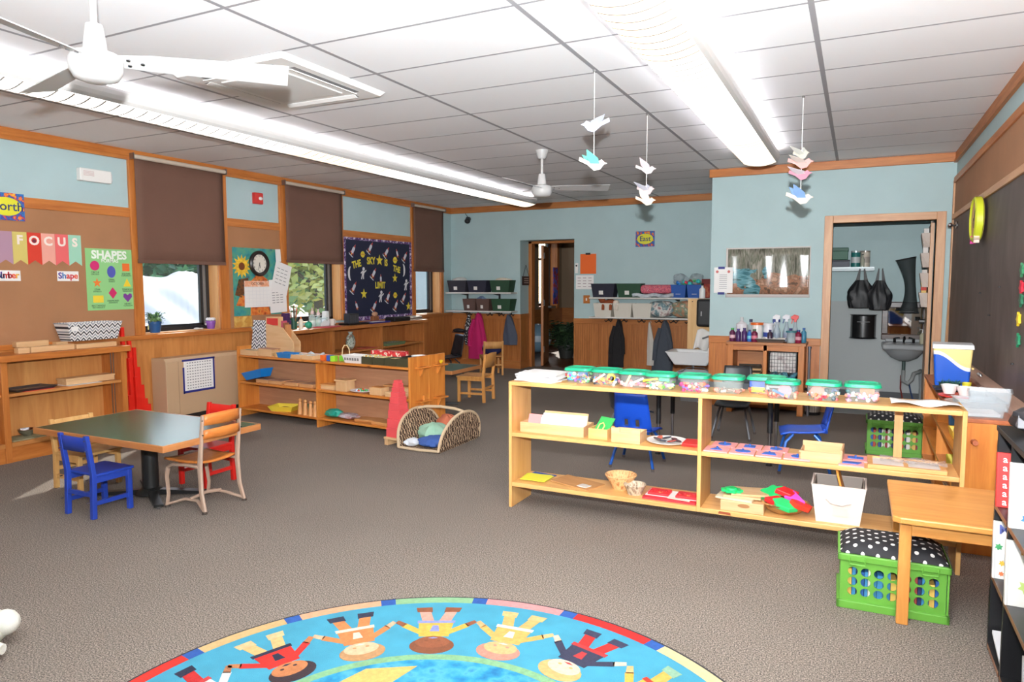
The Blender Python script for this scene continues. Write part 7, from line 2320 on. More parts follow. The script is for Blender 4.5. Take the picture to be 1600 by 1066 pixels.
for k in range(3):
    MB().at((0.03 * k, 0.02 * k, 0.011 * k), rz=R(-6 + 9 * k)).box(-0.10, 0.10, -0.075, 0.075, 0, 0.0105).build('board', maple('X') if k else wood((226, 210, 180), (210, 190, 156), 'X'), t)
t = thing('green_flower_toy', 'bright green ruffled plastic flower on the wooden boards', 'toy', (-0.60, 4.035, SH3 + 0.092))
MB().poly([(0.055 * (1 + 0.12 * math.sin(9 * a)) * math.cos(a), 0.045 * (1 + 0.12 * math.sin(9 * a)) * math.sin(a)) for a in [2 * PI * i / 54 for i in range(54)]], 0, 0.012).build('petal_ring', plain((30, 206, 110), 0.45), t)
MB().lathe([(0.035, 0.012), (0.028, 0.022), (0.01, 0.024), (0, 0.02)], 18).build('centre', plain((24, 190, 100), 0.45), t, smooth=True)
t = thing('wicker_tray', 'shallow brown wicker basket heaped with bright shapes', 'basket', (-0.325, 4.07, SH3))
WB = mottled('brown_weave', [(110, 70, 36), (190, 140, 80), (150, 100, 54)], 40, 0.7, 2, stretch=(0.3, 1, 1.2), bump=0.5)
MB().lathe([(0.06, 0), (0.085, 0.012), (0.125, 0.05), (0.13, 0.058), (0.122, 0.058), (0.08, 0.02), (0, 0.012)], 30, sx=1.0, sy=0.85).build('basket_body', WB, t, smooth=True)
MB().tube([(0.127 * math.cos(2 * PI * i / 32), 0.108 * math.sin(2 * PI * i / 32), 0.057) for i in range(32)], 0.006, 6, closed=True).build('rim', WB, t, smooth=True)
for k, (c, nm, x, y, z, rz, ry, pts) in enumerate((((30, 206, 110), 'green cloud', -0.07, 0.03, 0.075, 10, -20, 9), ((226, 36, 40), 'red bone', 0.01, 0.02, 0.085, 30, 10, 4), ((200, 80, 190), 'violet wedge', 0.05, 0.0, 0.07, -30, 14, 3), ((226, 40, 44), 'red block', -0.03, -0.05, 0.055, 8, 8, 4), ((40, 200, 110), 'green slab', 0.01, -0.075, 0.05, -10, 12, 6), ((230, 60, 40), 'red slab', 0.09, -0.05, 0.05, 40, 18, 5))):
    mb = MB().at((0, 0, 0), rz=R(rz), ry=R(ry), rx=R(14))
    if pts == 9:
        mb.poly([(0.064 * (1 + 0.15 * math.sin(6 * a)) * math.cos(a), 0.054 * (1 + 0.15 * math.sin(6 * a)) * math.sin(a)) for a in [2 * PI * i / 40 for i in range(40)]], -0.01, 0.012)
    else:
        mb.poly(circ(0, 0, 0.07, pts, 0.048), -0.013, 0.015)
    solo('plastic_shape', mb, plain(c, 0.45), '%s shaped plastic piece in the wicker basket' % nm, 'toy', (-0.325 + x, 4.07 + y, SH3 + z * 1.25), group='plastic shapes in the wicker basket', bevel=0.004)
t = thing('canvas_bin', 'white canvas storage bin with a rope handle', 'bin', (-0.055, 4.09, SH3))
CV = plain((236, 222, 212), 0.85, bump=0.12, bscale=220)
MB().tub(0.105, 0.095, 0.13, 0.12, 0, 0.205, 0.007, rim=0.003).build('bin_body', CV, t, bevel=0.014)
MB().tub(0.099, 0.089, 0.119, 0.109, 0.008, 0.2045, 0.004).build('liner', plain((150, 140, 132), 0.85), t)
MB().tube([(-0.055, -0.118, 0.135), (-0.03, -0.135, 0.118), (0.02, -0.135, 0.112), (0.06, -0.12, 0.125)], 0.007, 8).build('handle', CV, t, smooth=True)
MB().add([(-0.025, -0.1065, 0.045), (0.045, -0.1065, 0.045), (0.045, -0.112, 0.09), (-0.025, -0.112, 0.09)], [(0, 1, 2, 3)]).build('label_pocket', plain((226, 216, 206), 0.4), t, solid=0.003)
solo('orange_folder', MB().at((0, 0, 0), ry=R(-24)).surf(8, 6, lambda u, v: (-0.005 + 0.03 * v * v, -0.09 + 0.17 * u, 0.27 * v)), plain((226, 150, 60), 0.6), 'orange folder standing in the canvas bin', 'folder', (0.02, 4.085, SH3 + 0.03), smooth=True, solid=0.01)

# ================================================================== CHAIRS AND TABLE BEHIND THE OPEN SHELF
def shell_chair(label, loc, rz, c, legc, s=1.0, seat=0.30, slots=True):
    t = thing('plastic_chair', label, 'chair', loc, rz, group='stacking plastic chairs')
    PL = plain(c, 0.35)
    top = seat + 0.30 * s
    W = 0.30 * s
    def back(u, v):
        w = W * (1.0 - 0.16 * v) / 2
        x = (2 * u - 1) * w
        return (x, -0.15 * s - 0.07 * s * v - 0.02 * (1 - (2 * u - 1) ** 2), seat + 0.02 + 0.29 * s * v)
    mb = MB()
    mb.surf(10, 10, back)
    if slots:
        drop = {(3, 1), (3, 2), (6, 1), (6, 2)}
        keep = [(f, m) for k, (f, m) in enumerate(zip(mb.f, mb.m)) if (k % 10, k // 10) not in drop]
        mb.f = [a for a, _ in keep]
        mb.m = [b for _, b in keep]
    mb.build('backrest', PL, t, smooth=True, solid=0.012)
    mb = MB()
    mb.surf(10, 10, lambda u, v: ((2 * u - 1) * W / 2 * (0.94 + 0.06 * v), -0.16 * s + 0.32 * s * v, seat + 0.02 * (1 - v) ** 3 - 0.012 * math.sin(PI * u) - 0.03 * max(0, v - 0.8) * 3))
    mb.build('seat', PL, t, smooth=True, solid=0.014)
    MB().box(-W * 0.3, W * 0.3, -0.17 * s, -0.14 * s, seat - 0.005, seat + 0.03).build('back_joint', PL, t)
    LG = plain(legc, 0.3, 0.2)
    for sx in (-1, 1):
        for sy, yy in ((-1, -0.17 * s), (1, 0.15 * s)):
            lg = MB().tube([(sx * W * 0.33, yy * 0.45, seat - 0.02), (sx * W * 0.40, yy * 0.8, seat * 0.75), (sx * W * 0.56, yy * 1.1, 0.02)], 0.0115, 8).build('leg', LG, t, smooth=True)
            MB().lathe([(0.014, 0), (0.014, 0.022)], 10, (sx * W * 0.56, yy * 1.1, 0)).build('foot_cap', CHROME, lg)
    return t


shell_chair('blue plastic chair seen from behind through the open shelf', (-1.52, 5.36, 0), 0.0, (20, 74, 190), (30, 90, 180), 1.0, 0.285)
shell_chair('blue plastic chair seen side on behind the open shelf', (-0.345, 5.72, 0), R(98), (34, 84, 196), (40, 100, 190), 1.0, 0.315)
shell_chair('black plastic chair beside the blue one behind the shelf', (-1.78, 6.05, 0), R(-60), (40, 48, 60), (120, 120, 124), 1.0, 0.32, False)
shell_chair('black plastic chair on the far side of the activity table', (-1.0, 6.72, 0), PI, (36, 38, 42), (110, 110, 114), 1.0, 0.33, False)
shell_chair('black plastic chair standing by the far window wall corner', (-5.55, 9.05, 0), R(150), (36, 38, 44), (60, 60, 64), 1.1, 0.32, False)
t = thing('activity_table', 'grey topped activity table behind the open shelf', 'table', (-1.02, 6.0, 0))
MB().poly(rrect(0.52, 0.32, 0.12, 6), 0.53, 0.56).build('table_top', plain((92, 100, 112), 0.3), t, bevel=0.004)
for sx, sy in ((-1, -1), (1, -1), (-1, 1), (1, 1)):
    lg = MB().cyl((sx * 0.44, sy * 0.25, 0.26), (sx * 0.44, sy * 0.25, 0.53), 0.02, n=12).build('upper_leg', BLACK, t, smooth=True)
    MB().cyl((sx * 0.44, sy * 0.25, 0.0), (sx * 0.44, sy * 0.25, 0.27), 0.013, n=12).build('lower_leg', CHROME, lg, smooth=True)
    MB().lathe([(0.025, 0), (0.02, 0.015)], 12, (sx * 0.44, sy * 0.25, 0)).build('foot', BLACK, lg)
child_chair('maple_chair', 'small maple chair with a blue bag in the far left corner', (-5.15, 9.75, 0), R(40), wood((214, 160, 96), (190, 130, 70), 'Z'), W=0.32, D=0.32, seat=0.30, top=0.54, rails=((0.42, 0.53),))
t = thing('blue_backpack', 'dark blue backpack slumped on the corner chair', 'backpack', (-5.15, 9.78, 0.307))
MB().ell((0, 0, 0.10), 0.17, 0.13, 0.10, 14, 10).build('bag_body', plain((28, 34, 84), 0.85, bump=0.4, bscale=40), t, smooth=True)
MB().tube([(-0.1, -0.1, 0.16), (-0.06, -0.15, 0.05), (0.0, -0.16, -0.12)], 0.012, 6).build('strap', plain((150, 170, 210), 0.7), t, smooth=True)
t = thing('black_shoes', 'black shoe perched on the rail near the pink coat', 'shoe', (-6.10, YB - 0.24, 0.60))
MB().ell((0, 0, 0.035), 0.12, 0.05, 0.035).build('upper', plain((34, 32, 36), 0.6), t, smooth=True)
MB().box(-0.11, 0.11, -0.045, 0.045, 0, 0.012).build('sole', BLACK, t)


# ================================================================== GREEN CRATES
def crate(label, loc, w, d, h, cush_label, seed, rz=0.0):
    t = thing('milk_crate', label, 'crate', loc, rz, group='green perforated crates')
    GR = plain((98, 160, 58), 0.45)
    th = 0.008
    def wall(length, hh, cols, rows, r, name):
        """perforated wall in local x/z, thickness along y, built from cells with round holes"""
        mb = MB()
        x0, z0, z1 = -length / 2, 0.055, hh - 0.055
        x1 = length / 2
        mb.box(x0, x1, 0, th, 0.0, z0).box(x0, x1, 0, th, z1, hh)
        cw, ch = length / (cols + 0.8), (z1 - z0) / rows
        mx = (length - cw * cols) / 2
        mb.box(x0, x0 + mx, 0, th, z0, z1).box(x1 - mx, x1, 0, th, z0, z1)
        n = 16
        for i in range(cols):
            for j in range(rows):
                cx, cz = x0 + mx + (i + 0.5) * cw, z0 + (j + 0.5) * ch
                sq, ci = [], []
                for k in range(n):
                    a = 2 * PI * k / n
                    c, s = math.cos(a), math.sin(a)
                    m = max(abs(c), abs(s))
                    sq.append((cx + c / m * cw / 2, cz + s / m * ch / 2))
                    ci.append((cx + c * r, cz + s * r))
                vs = [(p[0], 0, p[1]) for p in sq] + [(p[0], 0, p[1]) for p in ci] + [(p[0], th, p[1]) for p in ci] + [(p[0], th, p[1]) for p in sq]
                fs = []
                for k in range(n):
                    k2 = (k + 1) % n
                    fs += [(k, k2, k2 + n, k + n), (k + n, k2 + n, k2 + 2 * n, k + 2 * n), (k + 2 * n, k2 + 2 * n, k2 + 3 * n, k + 3 * n)]
                mb.add(vs, fs)
        return mb
    rr = h * 0.085
    for s in (-1, 1):
        mb = wall(w - 0.03, h, 7, 3, rr * 0.95, 'long_wall')
        o = mb.build('long_wall', GR, t)
        o.location = (0, s * (d / 2 - 0.012) - (th if s > 0 else 0), 0)
        mb = wall(d - 0.03, h, 5, 3, rr * 0.95, 'short_wall')
        o = mb.build('short_wall', GR, t)
        o.rotation_euler = (0, 0, PI / 2)
        o.location = (s * (w / 2 - 0.012) + (0 if s < 0 else th) + (th if s < 0 else 0), 0, 0)
    for z0, z1, nm in ((0.0, 0.035, 'base_rim'), (h - 0.03, h, 'top_rim')):
        mb = MB()
        for a, b, c, e in ((-w / 2, w / 2, -d / 2, -d / 2 + 0.014), (-w / 2, w / 2, d / 2 - 0.014, d / 2), (-w / 2, -w / 2 + 0.014, -d / 2, d / 2), (w / 2 - 0.014, w / 2, -d / 2, d / 2)):
            mb.box(a, b, c, e, z0, z1)
        mb.build(nm, GR, t, bevel=0.003)
    for x in (-w * 0.32, w * 0.32):
        MB().tube([(x - 0.03, -d / 2 - 0.004, h - 0.012), (x - 0.03, -d / 2 - 0.01, h - 0.04), (x + 0.03, -d / 2 - 0.01, h - 0.04), (x + 0.03, -d / 2 - 0.004, h - 0.012)], 0.004, 6).build('hinge_loop', GR, t)
    MB().box(-w / 2 + 0.01, w / 2 - 0.01, -d / 2 + 0.01, d / 2 - 0.01, 0.004, 0.012).build('floor_plate', GR, t)
    q = random.Random(seed)
    x = -w / 2 + 0.03
    mb = MB()
    pal = [(40, 90, 160), (214, 210, 206), (200, 80, 50), (60, 130, 180), (150, 60, 60), (230, 226, 220), (40, 50, 90), (220, 180, 90)]
    k = 0
    while x < w / 2 - 0.03:
        ww = q.uniform(0.008, 0.03)
        mb.mi = q.randrange(len(pal))
        mb.box(x, x + ww - 0.002, -d / 2 + 0.03, d / 2 - 0.04, 0.013, h - q.uniform(0.05, 0.1))
        x += ww
        k += 1
    mb.build('book_contents', [plain(c, 0.5) for c in pal], t, kind='stuff')
    # polka dot cushion on top
    c = thing('polka_cushion', cush_label, 'cushion', (loc[0], loc[1], loc[2] + h), rz, group='polka dot cushions')
    def dots(nt, co):
        sp = nt.nodes.new('ShaderNodeSeparateXYZ')
        nt.links.new(co, sp.inputs[0])
        S = 17.0
        u = nmath(nt, 'MULTIPLY', sp.outputs[0], S)
        v = nmath(nt, 'MULTIPLY', sp.outputs[1], S)
        a = nmath(nt, 'ADD', u, v)
        b = nmath(nt, 'SUBTRACT', u, v)
        fa = nmath(nt, 'SUBTRACT', nmath(nt, 'FRACT', a), 0.5)
        fb = nmath(nt, 'SUBTRACT', nmath(nt, 'FRACT', b), 0.5)
        r2 = nmath(nt, 'ADD', nmath(nt, 'MULTIPLY', fa, fa), nmath(nt, 'MULTIPLY', fb, fb))
        return nmix(nt, nmath(nt, 'LESS_THAN', r2, 0.042), (34, 34, 38), (236, 234, 230))
    POL = pattern('polka_dots', dots, 0.75)
    n = 16
    def top(u, v):
        e = min(1, 6 * min(u, 1 - u)) ** 0.5 * min(1, 5 * min(v, 1 - v)) ** 0.5
        return ((u - 0.5) * (w - 0.02), (v - 0.5) * (d - 0.02), 0.004 + 0.045 * e)
    mb = MB()
    mb.surf(24, 18, top)
    mb.box(-w / 2 + 0.012, w / 2 - 0.012, -d / 2 + 0.012, d / 2 - 0.012, 0.0, 0.006)
    mb.build('pad', POL, c, smooth=True)
    return t


crate('bright green crate of books under the pine bench', (0.172, 3.49, 0), 0.43, 0.31, 0.245, 'black polka dot cushion on the near green crate', 1, R(1.5))
crate('bright green crate standing behind the open shelf', (0.31, 6.66, 0), 0.42, 0.31, 0.29, 'black polka dot cushion on the crate behind the shelf', 2)

# ---- pine bench
t = thing('pine_bench', 'small pine bench straddling the green crate', 'bench', (0.16, 3.215, 0))
BP = lambda a: wood((216, 154, 82), (192, 124, 56), a, rough=0.35)
mb = MB()
mb.poly([(0.0, 0.02), (0.03, 0.0), (0.62, 0.0), (0.62, 0.62), (0.0, 0.62)], 0.445, 0.472)
mb.build('seat_top', BP('X'), t, bevel=0.006)
for x, y in ((0.03, 0.05), (0.03, 0.56), (0.545, 0.05), (0.40, 0.62)):
    if (x, y) == (0.40, 0.62):
        x, y = 0.545, 0.56
    MB().box(x, x + 0.045, y, y + 0.04, 0, 0.445).build('leg', BP('Z'), t, bevel=0.004)
MB().box(0.075, 0.545, 0.055, 0.075, 0.385, 0.445).build('front_apron', BP('X'), t)
MB().box(0.075, 0.545, 0.575, 0.595, 0.385, 0.445).build('back_apron', BP('X'), t)
for x in (0.04, 0.56):
    MB().box(x, x + 0.02, 0.09, 0.56, 0.385, 0.445).build('side_apron', BP('Y'), t)

# ================================================================== RIGHT WALL
t = thing('chalkboard', 'long dusty brown chalkboard with a wooden chalk rail', 'chalkboard', (XR, 3.0, 0.72))
def chalk(nt, co):
    mp = nt.nodes.new('ShaderNodeMapping')
    mp.inputs['Scale'].default_value = (1, 1.1, 0.6)
    nt.links.new(co, mp.inputs['Vector'])
    n = nt.nodes.new('ShaderNodeTexNoise')
    n.inputs['Scale'].default_value = 3.0
    n.inputs['Detail'].default_value = 6
    n.inputs['Distortion'].default_value = 0.8
    nt.links.new(mp.outputs['Vector'], n.inputs['Vector'])
    r = nt.nodes.new('ShaderNodeValToRGB')
    r.color_ramp.elements[0].position = 0.4
    r.color_ramp.elements[1].position = 0.75
    r.color_ramp.elements[0].color = rgb((86, 71, 65))
    r.color_ramp.elements[1].color = rgb((108, 95, 89))
    nt.links.new(n.outputs['Fac'], r.inputs['Fac'])
    return r.outputs['Color']
MB().box(-0.016, -0.001, 0.0, 5.355, 0.05, 1.335).build('board_face', pattern('chalk_slate', chalk, 0.55), t)
MB().box(-0.032, -0.001, 0.0, 5.355, 1.335, 1.385).build('top_frame', LOAK('Y'), t, bevel=0.003)
MB().box(-0.024, -0.001, 5.33, 5.355, 0.05, 1.335).build('side_frame', LOAK('Z'), t)
RL = wood((196, 160, 140), (170, 130, 108), 'Y')
MB().prism([(-0.10, 0.0), (-0.001, 0.0), (-0.001, 0.05), (-0.085, 0.03), (-0.10, 0.03)], 'Y', 0.0, 5.355).build('chalk_rail', RL, t)
for k, (y, z, c) in enumerate(((5.9, 1.2, 0), (6.35, 1.35, 0), (5.55, 1.4, 0), (5.0, 0.95, 0))):
    MB().lathe([(0.012, -0.004), (0.01, 0.004)], 8, (-0.02, y - 3.0, z - 0.72)).build('board_pin', DKMETAL, t)
for k, (y, z, c, lab) in enumerate(((4.86, 1.50, (60, 130, 90), 'green letter magnet high on the chalkboard edge'), (4.85, 1.40, (200, 40, 60), 'red letter magnet on the chalkboard edge'), (4.84, 1.33, (50, 110, 80), 'dark green magnet below the red one'), (4.88, 1.22, (236, 200, 50), 'yellow flower magnet on the chalkboard edge'), (4.86, 1.10, (40, 130, 90), 'small green magnet lowest on the chalkboard'))):
    mb = MB()
    mb.M = Matrix.Rotation(-PI / 2, 4, 'Y')
    mb.poly(starpts(0, 0, 0.045, 0.55, 0.4, 5), 0, 0.014)
    solo('letter_magnet', mb, plain(c, 0.4), lab, 'magnet', (XR - 0.017, y, z), group='magnets on the chalkboard', bevel=0.003)
solo('chalk_stick', MB().cyl((0, 0, 0.009), (0, 0.13, 0.009), 0.009, n=10), plain((240, 210, 140), 0.8), 'pale yellow chalk stick on the rail', 'chalk', (XR - 0.05, 6.3, 0.765))
t = thing('chalk_holder', 'metal chalk line holder with balls on the rail', 'chalk holder', (XR - 0.06, 5.85, 0.762))
for k in range(3):
    MB().ell((0, 0.04 * k, 0.014), 0.014, 0.014, 0.014, 10, 6).build('holder_ball', CHROME, t, smooth=True)
MB().cyl((0, -0.03, 0.012), (0, 0.12, 0.012), 0.004, n=6).build('holder_bar', STEEL, t)
t = thing('round_clock', 'round lime rimmed clock on the chalkboard seen edge on', 'clock', (XR - 0.034, 6.38, 1.905), rot=ON_RIGHT)
MB().lathe([(0.15, 0), (0.17, 0.01), (0.17, 0.05), (0.155, 0.06), (0.145, 0.05)], 32, caps=False).build('rim', plain((206, 214, 50), 0.4), t, smooth=True)
MB().poly(circ(0, 0, 0.152, 32), 0.0, 0.045).build('face', plain((214, 170, 110), 0.6), t)
MB().at((0, 0, 0.047), rz=R(60)).box(-0.01, 0.11, -0.006, 0.006, 0, 0.002).build('minute_hand', BLACK, t)
MB().at((0, 0, 0.05), rz=R(-70)).box(-0.01, 0.07, -0.007, 0.007, 0, 0.002).build('hour_hand', BLACK, t)
for x, c in ((-0.09, (210, 50, 140)), (0.09, (230, 206, 190))):
    MB().poly(starpts(x, -0.15, 0.035, 0.6, 0, 6), 0.02, 0.055).build('bow', plain(c, 0.6), t)
t = thing('chrome_hook', 'chrome ball hook at the top corner of the chalkboard', 'hook', (XR - 0.017, 8.0, 1.98))
MB().cyl((0, 0, 0), (-0.012, 0, 0), 0.035, n=16).build('back_plate', CHROME, t)
MB().cyl((-0.012, 0, 0), (-0.05, 0, 0), 0.012, n=10).build('stem', CHROME, t)
MB().ell((-0.06, 0, 0), 0.022, 0.022, 0.022).build('ball', CHROME, t, smooth=True)
solo('pointer_stick', MB().cyl((0, 0, 0), (0.03, 0.05, 1.28), 0.013, 0.009, n=8).lathe([(0.016, 0), (0.016, 0.03)], 8), wood((206, 160, 116), (180, 130, 90), 'Z'), 'wooden pointer stick leaning in the corner by the chalkboard', 'stick', (XR - 0.06, 8.22, 0.0), smooth=True)

# ---- pine shelf along the right wall
t = thing('wall_shelf', 'low pine shelf standing along the chalkboard wall', 'shelf', (0.49, 4.30, 0))
SW_, SL_ = 0.35, 1.95
for y in (0, 0.95, SL_ - 0.022):
    MB().box(0, SW_, y, y + 0.022, 0, 0.70).build('end_panel', opine('Z'), t, bevel=0.003)
MB().box(-0.005, SW_, -0.005, SL_ + 0.005, 0.70, 0.722).build('top', wood((176, 100, 58), (146, 76, 40), 'Y'), t, bevel=0.003)
for y0, y1 in ((0.022, 0.95), (0.972, SL_ - 0.022)):
    for z in (0.08, 0.30, 0.51):
        MB().box(0, SW_ - 0.01, y0, y1, z, z + 0.02).build('shelf_board', opine('Y'), t)
MB().box(SW_ - 0.01, SW_, 0.022, SL_ - 0.022, 0.08, 0.70).build('back_panel', PLY, t)
MB().cyl((0.08, 0, 0.60), (0.08, -0.06, 0.605), 0.016, 0.013, n=12).build('peg', wood((190, 100, 50), (150, 70, 34), 'Y'), t, smooth=True)
WT = 0.722
t = thing('plastic_tub', 'square blue and yellow plastic tub with a white lid', 'tub', (0.60, 5.66, WT), R(-4))
def tubart(nt, co):
    sp = nt.nodes.new('ShaderNodeSeparateXYZ')
    nt.links.new(co, sp.inputs[0])
    wv = nmath(nt, 'ADD', sp.outputs[2], nmath(nt, 'MULTIPLY', nmath(nt, 'SINE', nmath(nt, 'MULTIPLY', sp.outputs[0], 16.0)), 0.055))
    lo = nmath(nt, 'LESS_THAN', wv, 0.165)
    mid = nmath(nt, 'LESS_THAN', wv, 0.19)
    c = nmix(nt, mid, (236, 214, 140), (236, 236, 236))
    return nmix(nt, lo, c, (20, 84, 190))
MB().taper(0.098, 0.10, 0.115, 0.115, 0, 0.265).build('tub_body', pattern('tub_print', tubart, 0.3), t, bevel=0.012)
MB().taper(0.122, 0.122, 0.118, 0.118, 0.258, 0.29).build('lid', clear((230, 232, 236), 0.85, 0.3, 'lid_clear'), t, bevel=0.006)
t = thing('red_plate', 'red plastic plate carrying white bowls', 'plate', (0.58, 5.02, WT))
MB().lathe([(0.07, 0), (0.115, 0.018), (0.112, 0.022), (0.06, 0.008), (0, 0.008)], 26).build('plate_body', plain((206, 50, 40), 0.4), t, smooth=True)
for k, (x, y, lab) in enumerate(((0.53, 5.06, 'white bowl on the left of the red plate'), (0.605, 4.99, 'white bowl on the right of the red plate'))):
    solo('white_bowl', MB().lathe([(0.03, 0), (0.045, 0.045), (0.048, 0.055), (0.043, 0.055), (0.03, 0.01), (0, 0.008)], 22), plain((238, 234, 230), 0.35), lab, 'bowl', (x, y, WT + 0.0225), smooth=True, group='white bowls on the red plate')
t = thing('spiky_wreath', 'dark green bristly wreath on a black tray', 'wreath', (0.56, 5.34, WT + 0.021))
q = random.Random(77)
mb = MB()
for k in range(260):
    a = q.uniform(0, 6.28)
    p = Vector((0.05 * math.cos(a), 0.05 * math.sin(a), 0.025))
    d = Vector((q.gauss(0, 1), q.gauss(0, 1), abs(q.gauss(0, 1)))).normalized() * 0.035
    s = Vector((q.uniform(-1, 1), q.uniform(-1, 1), 0)) * 0.004
    mb.add([tuple(p - s), tuple(p + s), tuple(p + d)], [(0, 1, 2)])
mb.build('bristles', plain((40, 84, 70), 0.6), t, kind='stuff')
MB().lathe([(0.04, 0.012), (0.06, 0.012), (0.06, 0.03), (0.04, 0.03)], 20, caps=False).build('ring', plain((30, 60, 50), 0.7), t)
solo('black_tray', MB().tub(0.12, 0.10, 0.13, 0.11, 0, 0.02, 0.004), BLACK, 'black tray under the bristly wreath', 'tray', (0.60, 5.34, WT))
solo('yellow_cup', MB().lathe([(0.022, 0), (0.028, 0.05), (0.024, 0.05), (0.02, 0.006), (0, 0.006)], 16), plain((220, 206, 60), 0.4), 'small yellow cup beside the bristly wreath', 'cup', (0.66, 5.40, WT + 0.005), smooth=True)
solo('frosted_cup', MB().lathe([(0.032, 0), (0.038, 0.085), (0.034, 0.085), (0.03, 0.006), (0, 0.006)], 18), clear((226, 226, 226), 0.6, 0.2, 'frosted'), 'frosted clear cup near the red plate', 'cup', (0.655, 4.88, WT), smooth=True)
solo('glass_dish', MB().lathe([(0.05, 0), (0.08, 0.018), (0.076, 0.02), (0.045, 0.006), (0, 0.006)], 22), clear((214, 196, 186), 0.55, 0.1, 'dish_clear'), 'shallow clear dish at the shelf front edge', 'dish', (0.56, 4.82, WT), smooth=True)
for k, (x, y, w, d, h, rz, lab) in enumerate(((0.60, 4.44, 0.105, 0.10, 0.085, 4, 'clear plastic bin at the near end of the wall shelf'), (0.68, 4.66, 0.10, 0.09, 0.11, -8, 'second clear plastic bin behind the near one'))):
    t = thing('clear_bin', lab, 'bin', (x, y, WT), R(rz), group='clear plastic bins')
    MB().tub(w * 0.88, d * 0.88, w, d, 0.0, h, 0.004, rim=0.006).build('bin_body', clear((200, 208, 214), 0.32, 0.2, 'bin_clear'), t)
    MB().box(-w * 0.8, w * 0.8, -d * 0.8, d * 0.8, 0.005, 0.02).build('paper_slip', PAPER, t)
# things on the wall shelf boards (seen through the open shelf)
for k, (x, y, z, w, l, h, c, lab, cat) in enumerate(((0.60, 4.75, 0.532, 0.09, 0.22, 0.05, (236, 190, 60), 'yellow tray on the upper board of the wall shelf', 'tray'), (0.60, 5.12, 0.532, 0.06, 0.10, 0.09, (60, 130, 190), 'blue plastic jug on the upper board of the wall shelf', 'jug'), (0.62, 5.55, 0.532, 0.09, 0.16, 0.07, (120, 90, 60), 'brown carton on the upper board of the wall shelf', 'carton'))):
    t = thing(cat + '_item', lab, cat, (x, y, z - 0.002))
    MB().tub(w * 0.9, l * 0.45, w, l / 2, 0, h, 0.006).build('body', plain(c, 0.5), t, bevel=0.004)
    MB().box(-w * 0.7, w * 0.7, -l * 0.35, l * 0.35, 0.008, h * 0.8).build('contents', mottled('shelf_fill_%d' % k, [(150, 110, 80), (206, 190, 160), (90, 70, 60)], 30), t)
t = thing('brush_rack', 'wooden rack of coloured pencils on the middle board', 'rack', (0.60, 4.82, 0.32))
MB().tub(0.08, 0.11, 0.085, 0.12, 0, 0.07, 0.006).build('rack_body', plain((214, 200, 60), 0.5), t)
q = random.Random(6)
for k in range(10):
    MB().cyl((q.uniform(-0.06, 0.06), q.uniform(-0.09, 0.09), 0.01), (q.uniform(-0.07, 0.07), q.uniform(-0.1, 0.1), 0.13), 0.005, n=6).build('pencil', plain(q.choice([(200, 60, 50), (50, 90, 160), (60, 150, 80), (236, 230, 226), (60, 50, 50)]), 0.5), t)
for k in range(4):
    t = thing('woven_tray', ['woven tray at the bottom of the stack in the wall shelf', 'second woven tray of the wall shelf stack', 'third woven tray of the wall shelf stack', 'topmost woven tray in the wall shelf'][k], 'tray', (0.62, 4.78 + 0.01 * k, 0.101 + 0.037 * k), group='woven trays in the wall shelf')
    MB().tub(0.10, 0.15, 0.115, 0.17, 0, 0.034, 0.006).build('tray_body', mottled('rattan', [(140, 106, 76), (206, 176, 140), (100, 76, 60)], 50, 0.8, 2, bump=0.4), t)
    MB().box(-0.04, 0.04, -0.172, -0.160, 0.012, 0.03).build('handle', plain((70, 56, 46), 0.6), t)

# ---- black bookcase on the right edge
t = thing('black_bookcase', 'black laminate bookcase at the right edge', 'bookcase', (0.50, 1.95, 0))
BK = plain((30, 30, 32), 0.35, var=0.1, vscale=4)
BD, BL, BHt = 0.345, 1.25, 0.885
for y in (0, 0.5, 0.965, BL - 0.02):
    MB().box(0, BD, y, y + 0.02, 0, BHt - 0.02).build('upright', BK, t, bevel=0.002)
MB().box(-0.004, BD, -0.004, BL + 0.004, BHt - 0.02, BHt).build('top', BK, t, bevel=0.002)
MB().box(BD - 0.008, BD, 0.02, BL - 0.02, 0, BHt - 0.02).build('back_panel', BK, t)
levels = (0.03, 0.31, 0.585)
for y0, y1 in ((0.02, 0.5), (0.52, 0.975), (0.995, BL - 0.02)):
    for z in levels:
        sh = MB().box(0, BD - 0.008, y0, y1, z - 0.018, z).build('shelf_board', BK, t)
        MB().box(-0.001, 0.0005, y0, y1, z - 0.018, z).build('edge_strip', wood((150, 104, 80), (120, 80, 60), 'Y'), sh)


